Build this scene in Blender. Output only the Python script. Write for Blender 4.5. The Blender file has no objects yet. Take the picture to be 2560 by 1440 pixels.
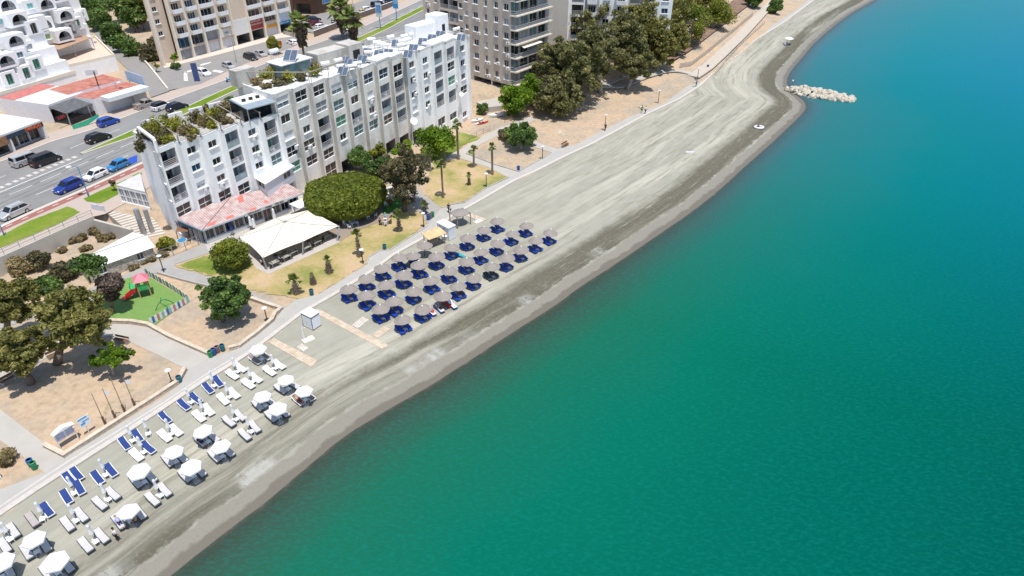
import bpy, bmesh, math, random
import numpy as np
from mathutils import Vector, Matrix
from mathutils.geometry import tessellate_polygon
R = math.radians
rnd = random.Random(7)
SC = bpy.context.scene
COL = SC.collection
# ------------------------------------------------------------------ camera
FPX, TH, CAMH = 1707.0, R(33.5), 52.0
def at(u, v, z=0.6):
    x, y = (u - 1280) / FPX, -(v - 720) / FPX
    dy = math.cos(TH) + y * math.sin(TH); dz = -math.sin(TH) + y * math.cos(TH)
    t = (z - CAMH) / dz
    return Vector((x * t, dy * t, z))
def ray(u, v):
    x, y = (u - 1280) / FPX, -(v - 720) / FPX
    return Vector((x, math.cos(TH) + y * math.sin(TH), -math.sin(TH) + y * math.cos(TH)))
def px(p):
    X, Y, Z = p[0], p[1], p[2] - CAMH
    d = Y * math.cos(TH) - Z * math.sin(TH); up = Y * math.sin(TH) + Z * math.cos(TH)
    return (1280 + FPX * X / d, 720 - FPX * up / d)
def ppm(p):
    return FPX / (p[1] * math.cos(TH) - (p[2] - CAMH) * math.sin(TH))
def z_for(p, v):
    "height above p's xy whose image row is v"
    lo, hi = -5.0, 50.0
    for _ in range(40):
        m = (lo + hi) / 2
        if px((p[0], p[1], m))[1] > v: lo = m
        else: hi = m
    return lo
cam_d = bpy.data.cameras.new('camera'); cam = bpy.data.objects.new('camera', cam_d); COL.objects.link(cam)
cam_d.sensor_width = 36; cam_d.lens = FPX / 2560 * 36; cam_d.clip_start = 1; cam_d.clip_end = 9000
cam.location = (0, 0, CAMH); cam.rotation_euler = (R(90) - TH, 0, 0); SC.camera = cam
# ------------------------------------------------------------------ light
SUN_EL, SUN_AZ = R(75), math.atan2(-0.9, 0.44)          # azimuth: direction towards the sun, from +x
sd = Vector((math.cos(SUN_AZ) * math.cos(SUN_EL), math.sin(SUN_AZ) * math.cos(SUN_EL), math.sin(SUN_EL)))
sl = bpy.data.lights.new('sun', 'SUN'); sl.energy = 4.6; sl.angle = R(0.53); sl.color = (1, 0.96, 0.9)
so = bpy.data.objects.new('sun', sl); COL.objects.link(so); so.rotation_euler = sd.to_track_quat('Z', 'Y').to_euler(); so.location = (0, -60, 150)
w = bpy.data.worlds.new('World'); SC.world = w; w.use_nodes = True
nt = w.node_tree; bg = nt.nodes['Background']
sky = nt.nodes.new('ShaderNodeTexSky'); sky.sky_type = 'NISHITA'; sky.sun_disc = False
sky.sun_elevation = SUN_EL; sky.sun_rotation = math.atan2(sd.x, sd.y); sky.air_density = 1.0; sky.dust_density = 0.6
nt.links.new(sky.outputs[0], bg.inputs[0]); bg.inputs[1].default_value = 0.15
SC.view_settings.view_transform = 'Standard'; SC.view_settings.look = 'None'; SC.view_settings.gamma = 1
SC.view_settings.exposure = 0.0
# ------------------------------------------------------------------ materials
MATS = {}
def nodes(m):
    m.use_nodes = True
    return m.node_tree, m.node_tree.nodes['Principled BSDF']
def mat(name, col, rough=0.7, var=0.12, scale=1.5, col2=None, bump=0.0, metal=0.0, spec=0.4, stretch=None, detail=6, lo=0.3, hi=0.7, alpha=1, bscale=None):
    if name in MATS: return MATS[name]
    m = bpy.data.materials.new(name); nt, b = nodes(m); MATS[name] = m
    b.inputs['Roughness'].default_value = rough; b.inputs['Metallic'].default_value = metal
    b.inputs['Specular IOR Level'].default_value = spec
    c1 = tuple(min(1, c * (1 - var)) for c in col[:3]) + (1,)
    c2 = (tuple(col2[:3]) + (1,)) if col2 else tuple(min(1, c * (1 + var)) for c in col[:3]) + (1,)
    tc = nt.nodes.new('ShaderNodeTexCoord'); src = tc.outputs['Object']
    if stretch:
        mp = nt.nodes.new('ShaderNodeMapping'); mp.inputs['Scale'].default_value = stretch
        nt.links.new(src, mp.inputs[0]); src = mp.outputs[0]
    n = nt.nodes.new('ShaderNodeTexNoise'); n.inputs['Scale'].default_value = scale; n.inputs['Detail'].default_value = detail
    n.inputs['Roughness'].default_value = 0.6
    nt.links.new(src, n.inputs['Vector'])
    mr = nt.nodes.new('ShaderNodeMapRange'); mr.inputs[1].default_value = lo; mr.inputs[2].default_value = hi
    nt.links.new(n.outputs[0], mr.inputs[0])
    mx = nt.nodes.new('ShaderNodeMix'); mx.data_type = 'RGBA'
    mx.inputs[6].default_value = c1; mx.inputs[7].default_value = c2
    nt.links.new(mr.outputs[0], mx.inputs[0]); nt.links.new(mx.outputs[2], b.inputs['Base Color'])
    if bump:
        bp = nt.nodes.new('ShaderNodeBump'); bp.inputs['Strength'].default_value = bump; bp.inputs['Distance'].default_value = 0.15
        n2 = n
        if bscale:
            n2 = nt.nodes.new('ShaderNodeTexNoise'); n2.inputs['Scale'].default_value = bscale; n2.inputs['Detail'].default_value = 4
            nt.links.new(src, n2.inputs['Vector'])
        nt.links.new(n2.outputs[0], bp.inputs['Height']); nt.links.new(bp.outputs[0], b.inputs['Normal'])
    if alpha < 1: b.inputs['Alpha'].default_value = alpha
    return m
def leafmat(name, dark, mid, light):
    if name in MATS: return MATS[name]
    m = bpy.data.materials.new(name); nt, b = nodes(m); MATS[name] = m
    b.inputs['Roughness'].default_value = 0.55; b.inputs['Specular IOR Level'].default_value = 0.3
    a = nt.nodes.new('ShaderNodeAttribute'); a.attribute_name = 'tone'
    r = nt.nodes.new('ShaderNodeValToRGB'); e = r.color_ramp.elements
    e[0].position = 0.05; e[0].color = (*dark, 1); e[1].position = 0.95; e[1].color = (*light, 1)
    x = e.new(0.5); x.color = (*mid, 1)
    nt.links.new(a.outputs['Fac'], r.inputs[0]); nt.links.new(r.outputs[0], b.inputs['Base Color'])
    tr = nt.nodes.new('ShaderNodeBsdfTranslucent'); nt.links.new(r.outputs[0], tr.inputs[0])
    ms = nt.nodes.new('ShaderNodeMixShader'); ms.inputs[0].default_value = 0.36
    nt.links.new(b.outputs[0], ms.inputs[1]); nt.links.new(tr.outputs[0], ms.inputs[2])
    nt.links.new(ms.outputs[0], nt.nodes['Material Output'].inputs[0])
    return m
def stain(name, base, dark, amt=0.55, scale=0.5):
    "plaster with grey run-down weathering"
    if name in MATS: return MATS[name]
    m = mat(name, base, 0.85, 0.05, 2.0)
    nt = m.node_tree; b = nt.nodes['Principled BSDF']
    old = b.inputs['Base Color'].links[0].from_socket
    tc = nt.nodes.new('ShaderNodeTexCoord'); mp = nt.nodes.new('ShaderNodeMapping'); mp.inputs['Scale'].default_value = (1, 1, 0.45)
    n = nt.nodes.new('ShaderNodeTexNoise'); n.inputs['Scale'].default_value = scale; n.inputs['Detail'].default_value = 9; n.inputs['Roughness'].default_value = 0.68
    nt.links.new(tc.outputs['Object'], mp.inputs[0]); nt.links.new(mp.outputs[0], n.inputs['Vector'])
    mr = nt.nodes.new('ShaderNodeMapRange'); mr.inputs[1].default_value = 0.47; mr.inputs[2].default_value = 0.72; mr.inputs[4].default_value = amt
    nt.links.new(n.outputs[0], mr.inputs[0])
    mx = nt.nodes.new('ShaderNodeMix'); mx.data_type = 'RGBA'; mx.inputs[7].default_value = (*dark, 1)
    nt.links.new(mr.outputs[0], mx.inputs[0]); nt.links.new(old, mx.inputs[6]); nt.links.new(mx.outputs[2], b.inputs['Base Color'])
    return m
def ribbed(name, c1, c2, period, direction, rough=0.6, extra=None, bump=0.3):
    "corrugated / boarded surface: stripes across `direction` (world xy)"
    if name in MATS: return MATS[name]
    m = mat(name, c1, rough, 0.12, 1.2, c2, lo=0.35, hi=0.65)
    nt = m.node_tree; b = nt.nodes['Principled BSDF']; old = b.inputs['Base Color'].links[0].from_socket
    tc = nt.nodes.new('ShaderNodeTexCoord')
    vm = nt.nodes.new('ShaderNodeVectorMath'); vm.operation = 'DOT_PRODUCT'; vm.inputs[1].default_value = (*direction, 0)
    nt.links.new(tc.outputs['Object'], vm.inputs[0])
    ma = nt.nodes.new('ShaderNodeMath'); ma.operation = 'MULTIPLY'; ma.inputs[1].default_value = 2 * math.pi / period
    nt.links.new(vm.outputs['Value'], ma.inputs[0])
    sn = nt.nodes.new('ShaderNodeMath'); sn.operation = 'SINE'; nt.links.new(ma.outputs[0], sn.inputs[0])
    mr = nt.nodes.new('ShaderNodeMapRange'); mr.inputs[1].default_value = -1; mr.inputs[2].default_value = 1
    mr.inputs[3].default_value = 0.72; mr.inputs[4].default_value = 1.06
    nt.links.new(sn.outputs[0], mr.inputs[0])
    mx = nt.nodes.new('ShaderNodeMix'); mx.data_type = 'RGBA'; mx.blend_type = 'MULTIPLY'; mx.inputs[0].default_value = 1
    nt.links.new(old, mx.inputs[6]); nt.links.new(mr.outputs[0], mx.inputs[7]); nt.links.new(mx.outputs[2], b.inputs['Base Color'])
    bp = nt.nodes.new('ShaderNodeBump'); bp.inputs['Strength'].default_value = bump; bp.inputs['Distance'].default_value = 0.05
    nt.links.new(sn.outputs[0], bp.inputs['Height']); nt.links.new(bp.outputs[0], b.inputs['Normal'])
    return m
WHITE = stain('white_plaster', (0.90, 0.90, 0.90), (0.68, 0.68, 0.66), 0.25, 0.5)
WSTAIN = stain('weathered_plaster', (0.82, 0.795, 0.745), (0.37, 0.35, 0.315), 0.75, 0.40)
WSTAIN2 = stain('worn_concrete', (0.55, 0.52, 0.47), (0.28, 0.26, 0.23), 0.8, 0.45)
LOGGIA = mat('loggia_shaded_plaster', (0.52, 0.53, 0.55), 0.9, 0.06)  # wall plaster greyed, so recess shade is partly in the colour
CREAM = mat('cream_plaster', (0.80, 0.72, 0.60), 0.9, 0.06)
BEIGE = stain('beige_plaster', (0.68, 0.55, 0.43), (0.5, 0.40, 0.31), 0.5, 0.3)
GBEIGE = stain('grey_beige_plaster', (0.55, 0.49, 0.42), (0.42, 0.37, 0.31), 0.6, 0.35)
CONC = mat('concrete', (0.42, 0.40, 0.37), 0.9, 0.15, 1.2)
ROOFW = mat('roof_membrane', (0.72, 0.71, 0.69), 0.9, 0.12, 0.8)
ROOFG = mat('roof_grey', (0.45, 0.43, 0.40), 0.9, 0.25, 0.9)
G_DARK = mat('glass_dark', (0.015, 0.022, 0.03), 0.08, 0.3, 0.6, spec=0.6)
G_BLUE = mat('glass_blue', (0.02, 0.06, 0.11), 0.08, 0.3, 0.6, spec=0.6)
G_TEAL = mat('glass_teal', (0.12, 0.2, 0.22), 0.15, 0.4, 0.8, spec=0.5)
G_CURT = mat('glass_curtain', (0.30, 0.31, 0.33), 0.3, 0.5, 2.5, stretch=(4, 4, 0.1))
G_GREEN = mat('glass_green', (0.10, 0.30, 0.2), 0.3, 0.3, 1.0)
G_BROWN = mat('glass_brown', (0.10, 0.075, 0.06), 0.2, 0.5, 0.8)
SHUT_W = mat('shutter_white', (0.7, 0.7, 0.72), 0.6, 0.05)
SHUT_G = mat('shutter_green', (0.02, 0.24, 0.13), 0.5, 0.2, 3)
SHUT_L = mat('shutter_lime', (0.28, 0.5, 0.2), 0.5, 0.1)
SHUT_M = mat('shutter_mint', (0.25, 0.62, 0.55), 0.5, 0.1)
ALU = mat('aluminium', (0.62, 0.63, 0.64), 0.4, 0.05, metal=0.3)
FRAMEW = mat('frame_white', (0.8, 0.8, 0.8), 0.5, 0.03)
DARK = mat('dark_interior', (0.02, 0.02, 0.022), 0.8, 0.3)
BLACK = mat('black_plastic', (0.02, 0.02, 0.022), 0.45, 0.2)
STEEL = mat('galvanised_steel', (0.4, 0.41, 0.42), 0.45, 0.1, metal=0.5)
BLUEPOLE = mat('blue_paint', (0.03, 0.22, 0.45), 0.4, 0.08)
WHITEP = mat('white_plastic', (0.82, 0.82, 0.82), 0.45, 0.04)
RAILM = mat('rail_metal', (0.5, 0.5, 0.5), 0.5, 0.1)
RAILG = mat('rail_glass', (0.30, 0.38, 0.40), 0.1, 0.1, spec=0.6)
WOOD = mat('brown_wood', (0.20, 0.10, 0.055), 0.7, 0.3, 3, stretch=(1, 6, 1))
SANDST = mat('sandstone', (0.66, 0.55, 0.42), 0.9, 0.2, 3.0)
RED = mat('red_plastic', (0.55, 0.02, 0.03), 0.35, 0.08)
BARK = mat('bark', (0.17, 0.13, 0.10), 0.95, 0.35, 4, bump=0.4)
BARKP = mat('pale_bark', (0.36, 0.32, 0.27), 0.9, 0.3, 2.5)
# ------------------------------------------------------------------ mesh builder
class MB:
    def __init__(s, off=(0, 0, 0)): s.v = []; s.f = []; s.m = []; s.off = Vector(off)
    def add(s, vs, fs, mi=0):
        n = len(s.v); s.v += [tuple(Vector(p) - s.off) for p in vs]
        s.f += [tuple(i + n for i in f) for f in fs]; s.m += [mi] * len(fs); return s
    def quad(s, a, b, c, d, mi=0): return s.add([a, b, c, d], [(0, 1, 2, 3)], mi)
    def box(s, c, size, rz=0.0, mi=0, taper=1.0, rx=0.0):
        x, y, z = (k / 2 for k in size); M = Matrix.Rotation(rz, 3, 'Z') @ Matrix.Rotation(rx, 3, 'X'); c = Vector(c)
        vs = [c + M @ Vector((sx * x * (taper if sz > 0 else 1), sy * y * (taper if sz > 0 else 1), sz * z)) for sz in (-1, 1) for sx, sy in ((-1, -1), (1, -1), (1, 1), (-1, 1))]
        return s.add(vs, [(3, 2, 1, 0), (4, 5, 6, 7), (0, 1, 5, 4), (1, 2, 6, 5), (2, 3, 7, 6), (3, 0, 4, 7)], mi)
    def bar(s, a, b, wd, ht=None, mi=0):
        "rectangular bar from a to b"
        a, b = Vector(a), Vector(b); ht = ht or wd; d = (b - a)
        if d.length < 1e-6: return s
        d.normalize(); up = Vector((0, 0, 1)) if abs(d.z) < 0.95 else Vector((1, 0, 0))
        sx = d.cross(up).normalized() * wd / 2; sy = sx.cross(d).normalized() * ht / 2
        vs = [p + i * sx + j * sy for p in (a, b) for i, j in ((-1, -1), (1, -1), (1, 1), (-1, 1))]
        return s.add(vs, [(3, 2, 1, 0), (4, 5, 6, 7), (0, 1, 5, 4), (1, 2, 6, 5), (2, 3, 7, 6), (3, 0, 4, 7)], mi)
    def cyl(s, a, b, r0, r1=None, n=8, mi=0, cap=True):
        a, b = Vector(a), Vector(b); r1 = r0 if r1 is None else r1; d = (b - a).normalized()
        up = Vector((0, 0, 1)) if abs(d.z) < 0.95 else Vector((1, 0, 0)); x = d.cross(up).normalized(); y = x.cross(d)
        vs = [p + r * (x * math.cos(t) + y * math.sin(t)) for p, r in ((a, r0), (b, r1)) for t in [2 * math.pi * k / n for k in range(n)]]
        fs = [(k, (k + 1) % n, n + (k + 1) % n, n + k) for k in range(n)]
        if cap: fs += [tuple(range(n - 1, -1, -1)), tuple(range(n, 2 * n))]
        return s.add(vs, fs, mi)
    def tube(s, pts, rads, n=7, mi=0):
        for i in range(len(pts) - 1): s.cyl(pts[i], pts[i + 1], rads[i], rads[i + 1], n, mi, cap=(i in (0, len(pts) - 2)))
        return s
    def lathe(s, prof, n=12, c=(0, 0, 0), mi=0, wob=None):
        c = Vector(c); vs = []
        for j, (r, z) in enumerate(prof):
            for k in range(n):
                t = 2 * math.pi * k / n; q = r * (wob(k, j) if wob else 1)
                vs.append(c + Vector((q * math.cos(t), q * math.sin(t), z)))
        fs = [(j * n + k, j * n + (k + 1) % n, (j + 1) * n + (k + 1) % n, (j + 1) * n + k) for j in range(len(prof) - 1) for k in range(n)]
        return s.add(vs, fs, mi)
    def poly(s, pts, mi=0):
        pts = [Vector(p) for p in pts]; tris = tessellate_polygon([pts])
        nz = sum((pts[t[1]] - pts[t[0]]).cross(pts[t[2]] - pts[t[0]]).z for t in tris)
        return s.add(pts, [tuple(t) if nz >= 0 else tuple(reversed(t)) for t in tris], mi)
    def prism(s, pts, z0, z1, mi=0, mtop=None):
        "vertical prism over a plan polygon"
        P = [(p[0], p[1]) for p in pts]; n = len(P)
        area = sum(P[i][0] * P[(i + 1) % n][1] - P[(i + 1) % n][0] * P[i][1] for i in range(n))
        if area < 0: P.reverse()
        s.add([(x, y, z0) for x, y in P] + [(x, y, z1) for x, y in P], [(i, (i + 1) % n, n + (i + 1) % n, n + i) for i in range(n)], mi)
        s.poly([(x, y, z1) for x, y in P], mi if mtop is None else mtop)
        return s
    def blob(s, c, r, seg=8, ring=6, mi=0, jit=0.0, rng=rnd):
        c = Vector(c); r = Vector((r, r, r)) if isinstance(r, (int, float)) else Vector(r); vs = []
        for j in range(ring + 1):
            ph = math.pi * j / ring
            for k in range(seg):
                t = 2 * math.pi * k / seg; q = 1 + jit * rng.uniform(-1, 1)
                vs.append(c + Vector((r.x * math.sin(ph) * math.cos(t) * q, r.y * math.sin(ph) * math.sin(t) * q, r.z * math.cos(ph) * q)))
        return s.add(vs, [(j * seg + k, (j + 1) * seg + k, (j + 1) * seg + (k + 1) % seg, j * seg + (k + 1) % seg) for j in range(ring) for k in range(seg)], mi)
    def build(s, name, mats, parent=None, smooth=False, loc=None, rz=0.0):
        me = bpy.data.meshes.new(name); me.from_pydata(s.v, [], s.f)
        ms = mats if isinstance(mats, (list, tuple)) else [mats]
        for m in ms: me.materials.append(m)
        if len(ms) > 1: me.polygons.foreach_set('material_index', s.m)
        if smooth: me.polygons.foreach_set('use_smooth', [True] * len(s.f))
        me.update()
        o = bpy.data.objects.new(name, me); COL.objects.link(o)
        if parent: o.parent = parent
        if loc is not None: o.location = loc
        if rz: o.rotation_euler = (0, 0, rz)
        return o
def tag(o, label=None, cat=None, group=None, kind=None):
    if label: o['label'] = label
    if cat: o['category'] = cat
    if group: o['group'] = group
    if kind: o['kind'] = kind
    return o
def thing(name, label, cat, loc=(0, 0, 0), rz=0.0, group=None):
    o = bpy.data.objects.new(name, None); COL.objects.link(o); o.empty_display_size = 0.3
    o.location = loc; o.rotation_euler = (0, 0, rz); return tag(o, label, cat, group)
KIDS = {}
def kids(o): return list(o.children)
def dup(root, loc, rz=0.0, label=None, group=None, cat=None, scale=None):
    def rec(o, par):
        c = o.copy(); COL.objects.link(c)
        if par is not None: c.parent = par
        for ch in kids(o): rec(ch, c)
        return c
    r = rec(root, None); r.location = loc; r.rotation_euler = (0, 0, rz)
    if scale: r.scale = (scale,) * 3
    return tag(r, label, cat, group)
ORD = 'first second third fourth fifth sixth seventh eighth ninth tenth eleventh twelfth thirteenth fourteenth fifteenth sixteenth seventeenth eighteenth nineteenth twentieth'.split()
# ------------------------------------------------------------------ plan lines
ZL, ZH = 0.6, 3.2
SHORE_PX = [(430, 1437), (519, 1366), (581, 1317), (664, 1257), (739, 1192), (780, 1158), (853, 1096), (926, 1050), (1000, 1007), (1073, 966), (1110, 942), (1180, 898), (1276, 834), (1393, 761), (1448, 718), (1546, 656), (1656, 580), (1730, 530), (1800, 474), (1860, 418), (1920, 366), (1975, 314), (2000, 290), (2016, 270), (2010, 252), (1990, 238), (1972, 224), (1965, 203), (1976, 178), (2007, 142), (2038, 104), (2117, 39), (2187, 0), (2260, -40)]
sh = [at(u, v, 0) for u, v in SHORE_PX]
SHORE = np.array([(p.x, p.y) for p in sh])
SHORE = np.array([SHORE[0]] + [q for a, b in zip(SHORE[:-1], SHORE[1:]) for q in (.75 * a + .25 * b, .25 * a + .75 * b)] + [SHORE[-1]])
d0 = SHORE[0] - SHORE[2]; d1 = SHORE[-1] - SHORE[-4]
SHORE = np.vstack([SHORE[0] + d0 / np.linalg.norm(d0) * 400, SHORE[0] + d0 / np.linalg.norm(d0) * 30, SHORE, SHORE[-1] + d1 / np.linalg.norm(d1) * 300, SHORE[-1] + d1 / np.linalg.norm(d1) * 3000])
PLO_PX = [(-120, 1375), (0, 1290), (117, 1211), (154, 1188), (400, 1030), (515, 952), (581, 913), (629, 882), (758, 783), (835, 739), (937, 676), (986, 638), (1070, 591), (1133, 540), (1198, 504), (1288, 452), (1340, 429), (1411, 393), (1486, 358), (1548, 325), (1621, 285), (1700, 248), (1752, 215), (1799, 168), (1846, 139), (1890, 100), (1960, 57), (2036, 0), (2110, -60)]
PUP_PX = [(-120, 1300), (0, 1225), (112, 1182), (165, 1145), (177, 1136), (400, 1000), (448, 963), (471, 925), (523, 896), (567, 882), (588, 876), (640, 842), (687, 803), (704, 778), (740, 750), (796, 737), (917, 662), (922, 644), (951, 627), (976, 626), (1003, 608), (1071, 560), (1104, 520), (1129, 513), (1162, 508), (1219, 470), (1273, 445), (1296, 429), (1362, 395), (1377, 383), (1396, 373), (1440, 362), (1494, 333), (1569, 295), (1661, 258), (1700, 230), (1748, 192), (1799, 152), (1882, 98), (1927, 66), (1989, 26), (2025, -4), (2090, -60)]
def toXY(L, z=ZL): return np.array([tuple(at(u, v, z))[:2] for u, v in L])
PLO, PUP = toXY(PLO_PX), toXY(PUP_PX)
HIGH_PX = [(-260, 745), (0, 645), (79, 610), (158, 574), (231, 543), (262, 536), (330, 500), (395, 560), (1190, 240), (1262, 222), (1340, 235), (1420, 214), (1480, 203), (1560, 190), (1640, 175), (1700, 162), (1735, 148), (1800, 100), (1880, 32), (1960, -20), (2060, -90)]
HXY = toXY(HIGH_PX, ZH)
# behind the white blocks the step runs under the building
HXY[7] = (-50.5, 100.0); HXY[6] = (-56, 95.5); HXY[8] = (-12.0, 148.0)
HPOLY = np.vstack([HXY, [(160, 420), (160, 1500), (-1500, 1500), (-1500, -50), (-200, -20)]])
def seg_dist(P, L, closed=False):
    "distance to polyline, nearest signed side (left +), arclength"
    A = L if not closed else np.vstack([L, L[:1]])
    best = np.full(len(P), 1e18); side = np.zeros(len(P)); arc = np.zeros(len(P)); s0 = 0.0
    for i in range(len(A) - 1):
        a, b = A[i], A[i + 1]; ab = b - a; l = np.linalg.norm(ab)
        if l < 1e-9: continue
        t = np.clip(((P - a) @ ab) / l ** 2, 0, 1); q = a + t[:, None] * ab; dd = np.hypot(*(P - q).T)
        cr = ab[0] * (P[:, 1] - a[1]) - ab[1] * (P[:, 0] - a[0]); m = dd < best
        best = np.where(m, dd, best); side = np.where(m, np.sign(cr), side); arc = np.where(m, s0 + t * l, arc); s0 += l
    return best, side, arc
def in_poly(P, L):
    x, y = P[:, 0], P[:, 1]; c = np.zeros(len(P), bool); j = len(L) - 1
    for i in range(len(L)):
        xi, yi = L[i]; xj, yj = L[j]
        if abs(yj - yi) > 1e-12: c ^= ((yi > y) != (yj > y)) & (x < (xj - xi) * (y - yi) / (yj - yi) + xi)
        j = i
    return c
def heightf(P):
    P = np.atleast_2d(np.asarray(P, float))[:, :2]
    dh, _, _ = seg_dist(P, HXY); ins = in_poly(P, HPOLY)
    wide = np.clip((P[:, 0] + 6) / 14, 0, 1) * 9 + 0.6
    t = np.where(ins, np.clip(0.5 + dh / wide / 2, 0, 1), np.clip(0.5 - dh / wide / 2, 0, 1))
    t = np.where(wide < 1, np.where(ins, np.clip(dh / 1.0, 0, 1), 0), t)
    t = t * t * (3 - 2 * t)
    h = ZL + (ZH - ZL) * t
    dp, sp, _ = seg_dist(P, PLO)
    sea = (sp < 0)
    h = np.where(sea, ZL - 0.25 - np.clip(dp, 0, 40) * 0.12, h - 0.02)
    return h
def H(x, y): return float(heightf([(x, y)])[0]) + 0.02
def G(u, v):
    "ground point under a pixel"
    z = ZL
    for _ in range(12):
        p = at(u, v, z); z = 0.5 * z + 0.5 * H(p.x, p.y)
    p = at(u, v, z); return p
def grid_mesh(name, xs, ys, zf, m, keep=None, attrs=None, kind='structure'):
    X, Y = np.meshgrid(xs, ys); P = np.stack([X.ravel(), Y.ravel()], 1); nx, ny = len(xs), len(ys)
    Z, A = zf(P)
    idx = np.arange(nx * ny).reshape(ny, nx)
    F = np.stack([idx[:-1, :-1].ravel(), idx[:-1, 1:].ravel(), idx[1:, 1:].ravel(), idx[1:, :-1].ravel()], 1)
    if keep is not None:
        kp = keep(P, A); F = F[kp[F].any(1)]
    used = np.unique(F); rm = np.full(nx * ny, -1); rm[used] = np.arange(len(used)); F = rm[F]
    V = np.column_stack([P[used], Z[used]])
    me = bpy.data.meshes.new(name); me.vertices.add(len(V)); me.vertices.foreach_set('co', V.ravel())
    me.loops.add(F.size); me.loops.foreach_set('vertex_index', F.ravel().astype(np.int32))
    me.polygons.add(len(F)); me.polygons.foreach_set('loop_start', np.arange(0, F.size, 4, dtype=np.int32)); me.polygons.foreach_set('loop_total', np.full(len(F), 4, np.int32))
    me.polygons.foreach_set('use_smooth', np.ones(len(F), bool))
    for k, val in (A or {}).items():
        a = me.attributes.new(k, 'FLOAT', 'POINT'); a.data.foreach_set('value', val[used].astype(np.float32))
    me.update(calc_edges=True); me.validate(); me.materials.append(m)
    o = bpy.data.objects.new(name, me); COL.objects.link(o); return tag(o, kind=kind)
def mixnode(nt, fac, a, b, blend='MIX'):
    mx = nt.nodes.new('ShaderNodeMix'); mx.data_type = 'RGBA'; mx.blend_type = blend
    for i, s in ((0, fac), (6, a), (7, b)):
        if isinstance(s, (int, float)): mx.inputs[i].default_value = s
        elif isinstance(s, tuple): mx.inputs[i].default_value = (*s[:3], 1)
        else: nt.links.new(s, mx.inputs[i])
    return mx.outputs[2]
def ramp(nt, src, stops):
    r = nt.nodes.new('ShaderNodeValToRGB'); e = r.color_ramp.elements
    while len(e) < len(stops): e.new(0.5)
    for el, (p, c) in zip(e, stops):
        el.position = p; el.color = (*c[:3], 1) if isinstance(c, tuple) else (c, c, c, 1)
    nt.links.new(src, r.inputs[0]); return r.outputs[0]
def maprange(nt, src, a, b, c=0.0, d=1.0):
    m = nt.nodes.new('ShaderNodeMapRange'); nt.links.new(src, m.inputs[0])
    for i, x in zip((1, 2, 3, 4), (a, b, c, d)): m.inputs[i].default_value = x
    return m.outputs[0]
def noise(nt, vec, scale, detail=6, rough=0.6, dist=0.0):
    n = nt.nodes.new('ShaderNodeTexNoise'); n.inputs['Scale'].default_value = scale; n.inputs['Detail'].default_value = detail
    n.inputs['Roughness'].default_value = rough; n.inputs['Distortion'].default_value = dist; nt.links.new(vec, n.inputs['Vector']); return n.outputs[0]
def mathn(nt, op, a, b=0.0):
    m = nt.nodes.new('ShaderNodeMath'); m.operation = op
    for i, s in ((0, a), (1, b)):
        if isinstance(s, (int, float)): m.inputs[i].default_value = s
        else: nt.links.new(s, m.inputs[i])
    return m.outputs[0]
# ------------------------------------------------------------------ ground
def ground_mat():
    m = bpy.data.materials.new('dry_earth'); nt, b = nodes(m); b.inputs['Roughness'].default_value = 0.95; b.inputs['Specular IOR Level'].default_value = 0.2
    o = nt.nodes.new('ShaderNodeTexCoord').outputs['Object']
    n1 = noise(nt, o, 0.14, 7, 0.62); n2 = noise(nt, o, 1.3, 8, 0.7); n3 = noise(nt, o, 0.5, 6, 0.6, 0.6)
    c = ramp(nt, n1, [(0.3, (0.37, 0.31, 0.24)), (0.48, (0.50, 0.385, 0.27)), (0.7, (0.56, 0.40, 0.26))])
    c = mixnode(nt, maprange(nt, noise(nt, o, 0.075, 5, 0.7), 0.5, 0.62, 0, 0.65), c, (0.36, 0.33, 0.275)); c = mixnode(nt, maprange(nt, n2, 0.45, 0.75, 0, 0.65), c, (0.26, 0.195, 0.135))
    c = mixnode(nt, maprange(nt, n3, 0.62, 0.74, 0, 0.55), c, (0.21, 0.22, 0.09))
    n4 = noise(nt, o, 5.0, 4, 0.7); c = mixnode(nt, maprange(nt, n4, 0.60, 0.75, 0, 0.5), c, (0.17, 0.13, 0.09))
    nt.links.new(c, b.inputs['Base Color'])
    bp = nt.nodes.new('ShaderNodeBump'); bp.inputs['Strength'].default_value = 0.5; bp.inputs['Distance'].default_value = 0.25
    nt.links.new(n2, bp.inputs['Height']); nt.links.new(bp.outputs[0], b.inputs['Normal']); return m
xs = np.concatenate([[-5000, -2000, -900, -450, -280], np.arange(-200, 161, 1.0), [220, 320, 600, 1500, 5000]])
ys = np.concatenate([[-3000, -800, -200, -50], np.arange(10, 330, 1.0), [360, 420, 520, 800, 1600, 4000, 8000]])
grid_mesh('ground', xs, ys, lambda P: (heightf(P), {}), ground_mat())
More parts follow.
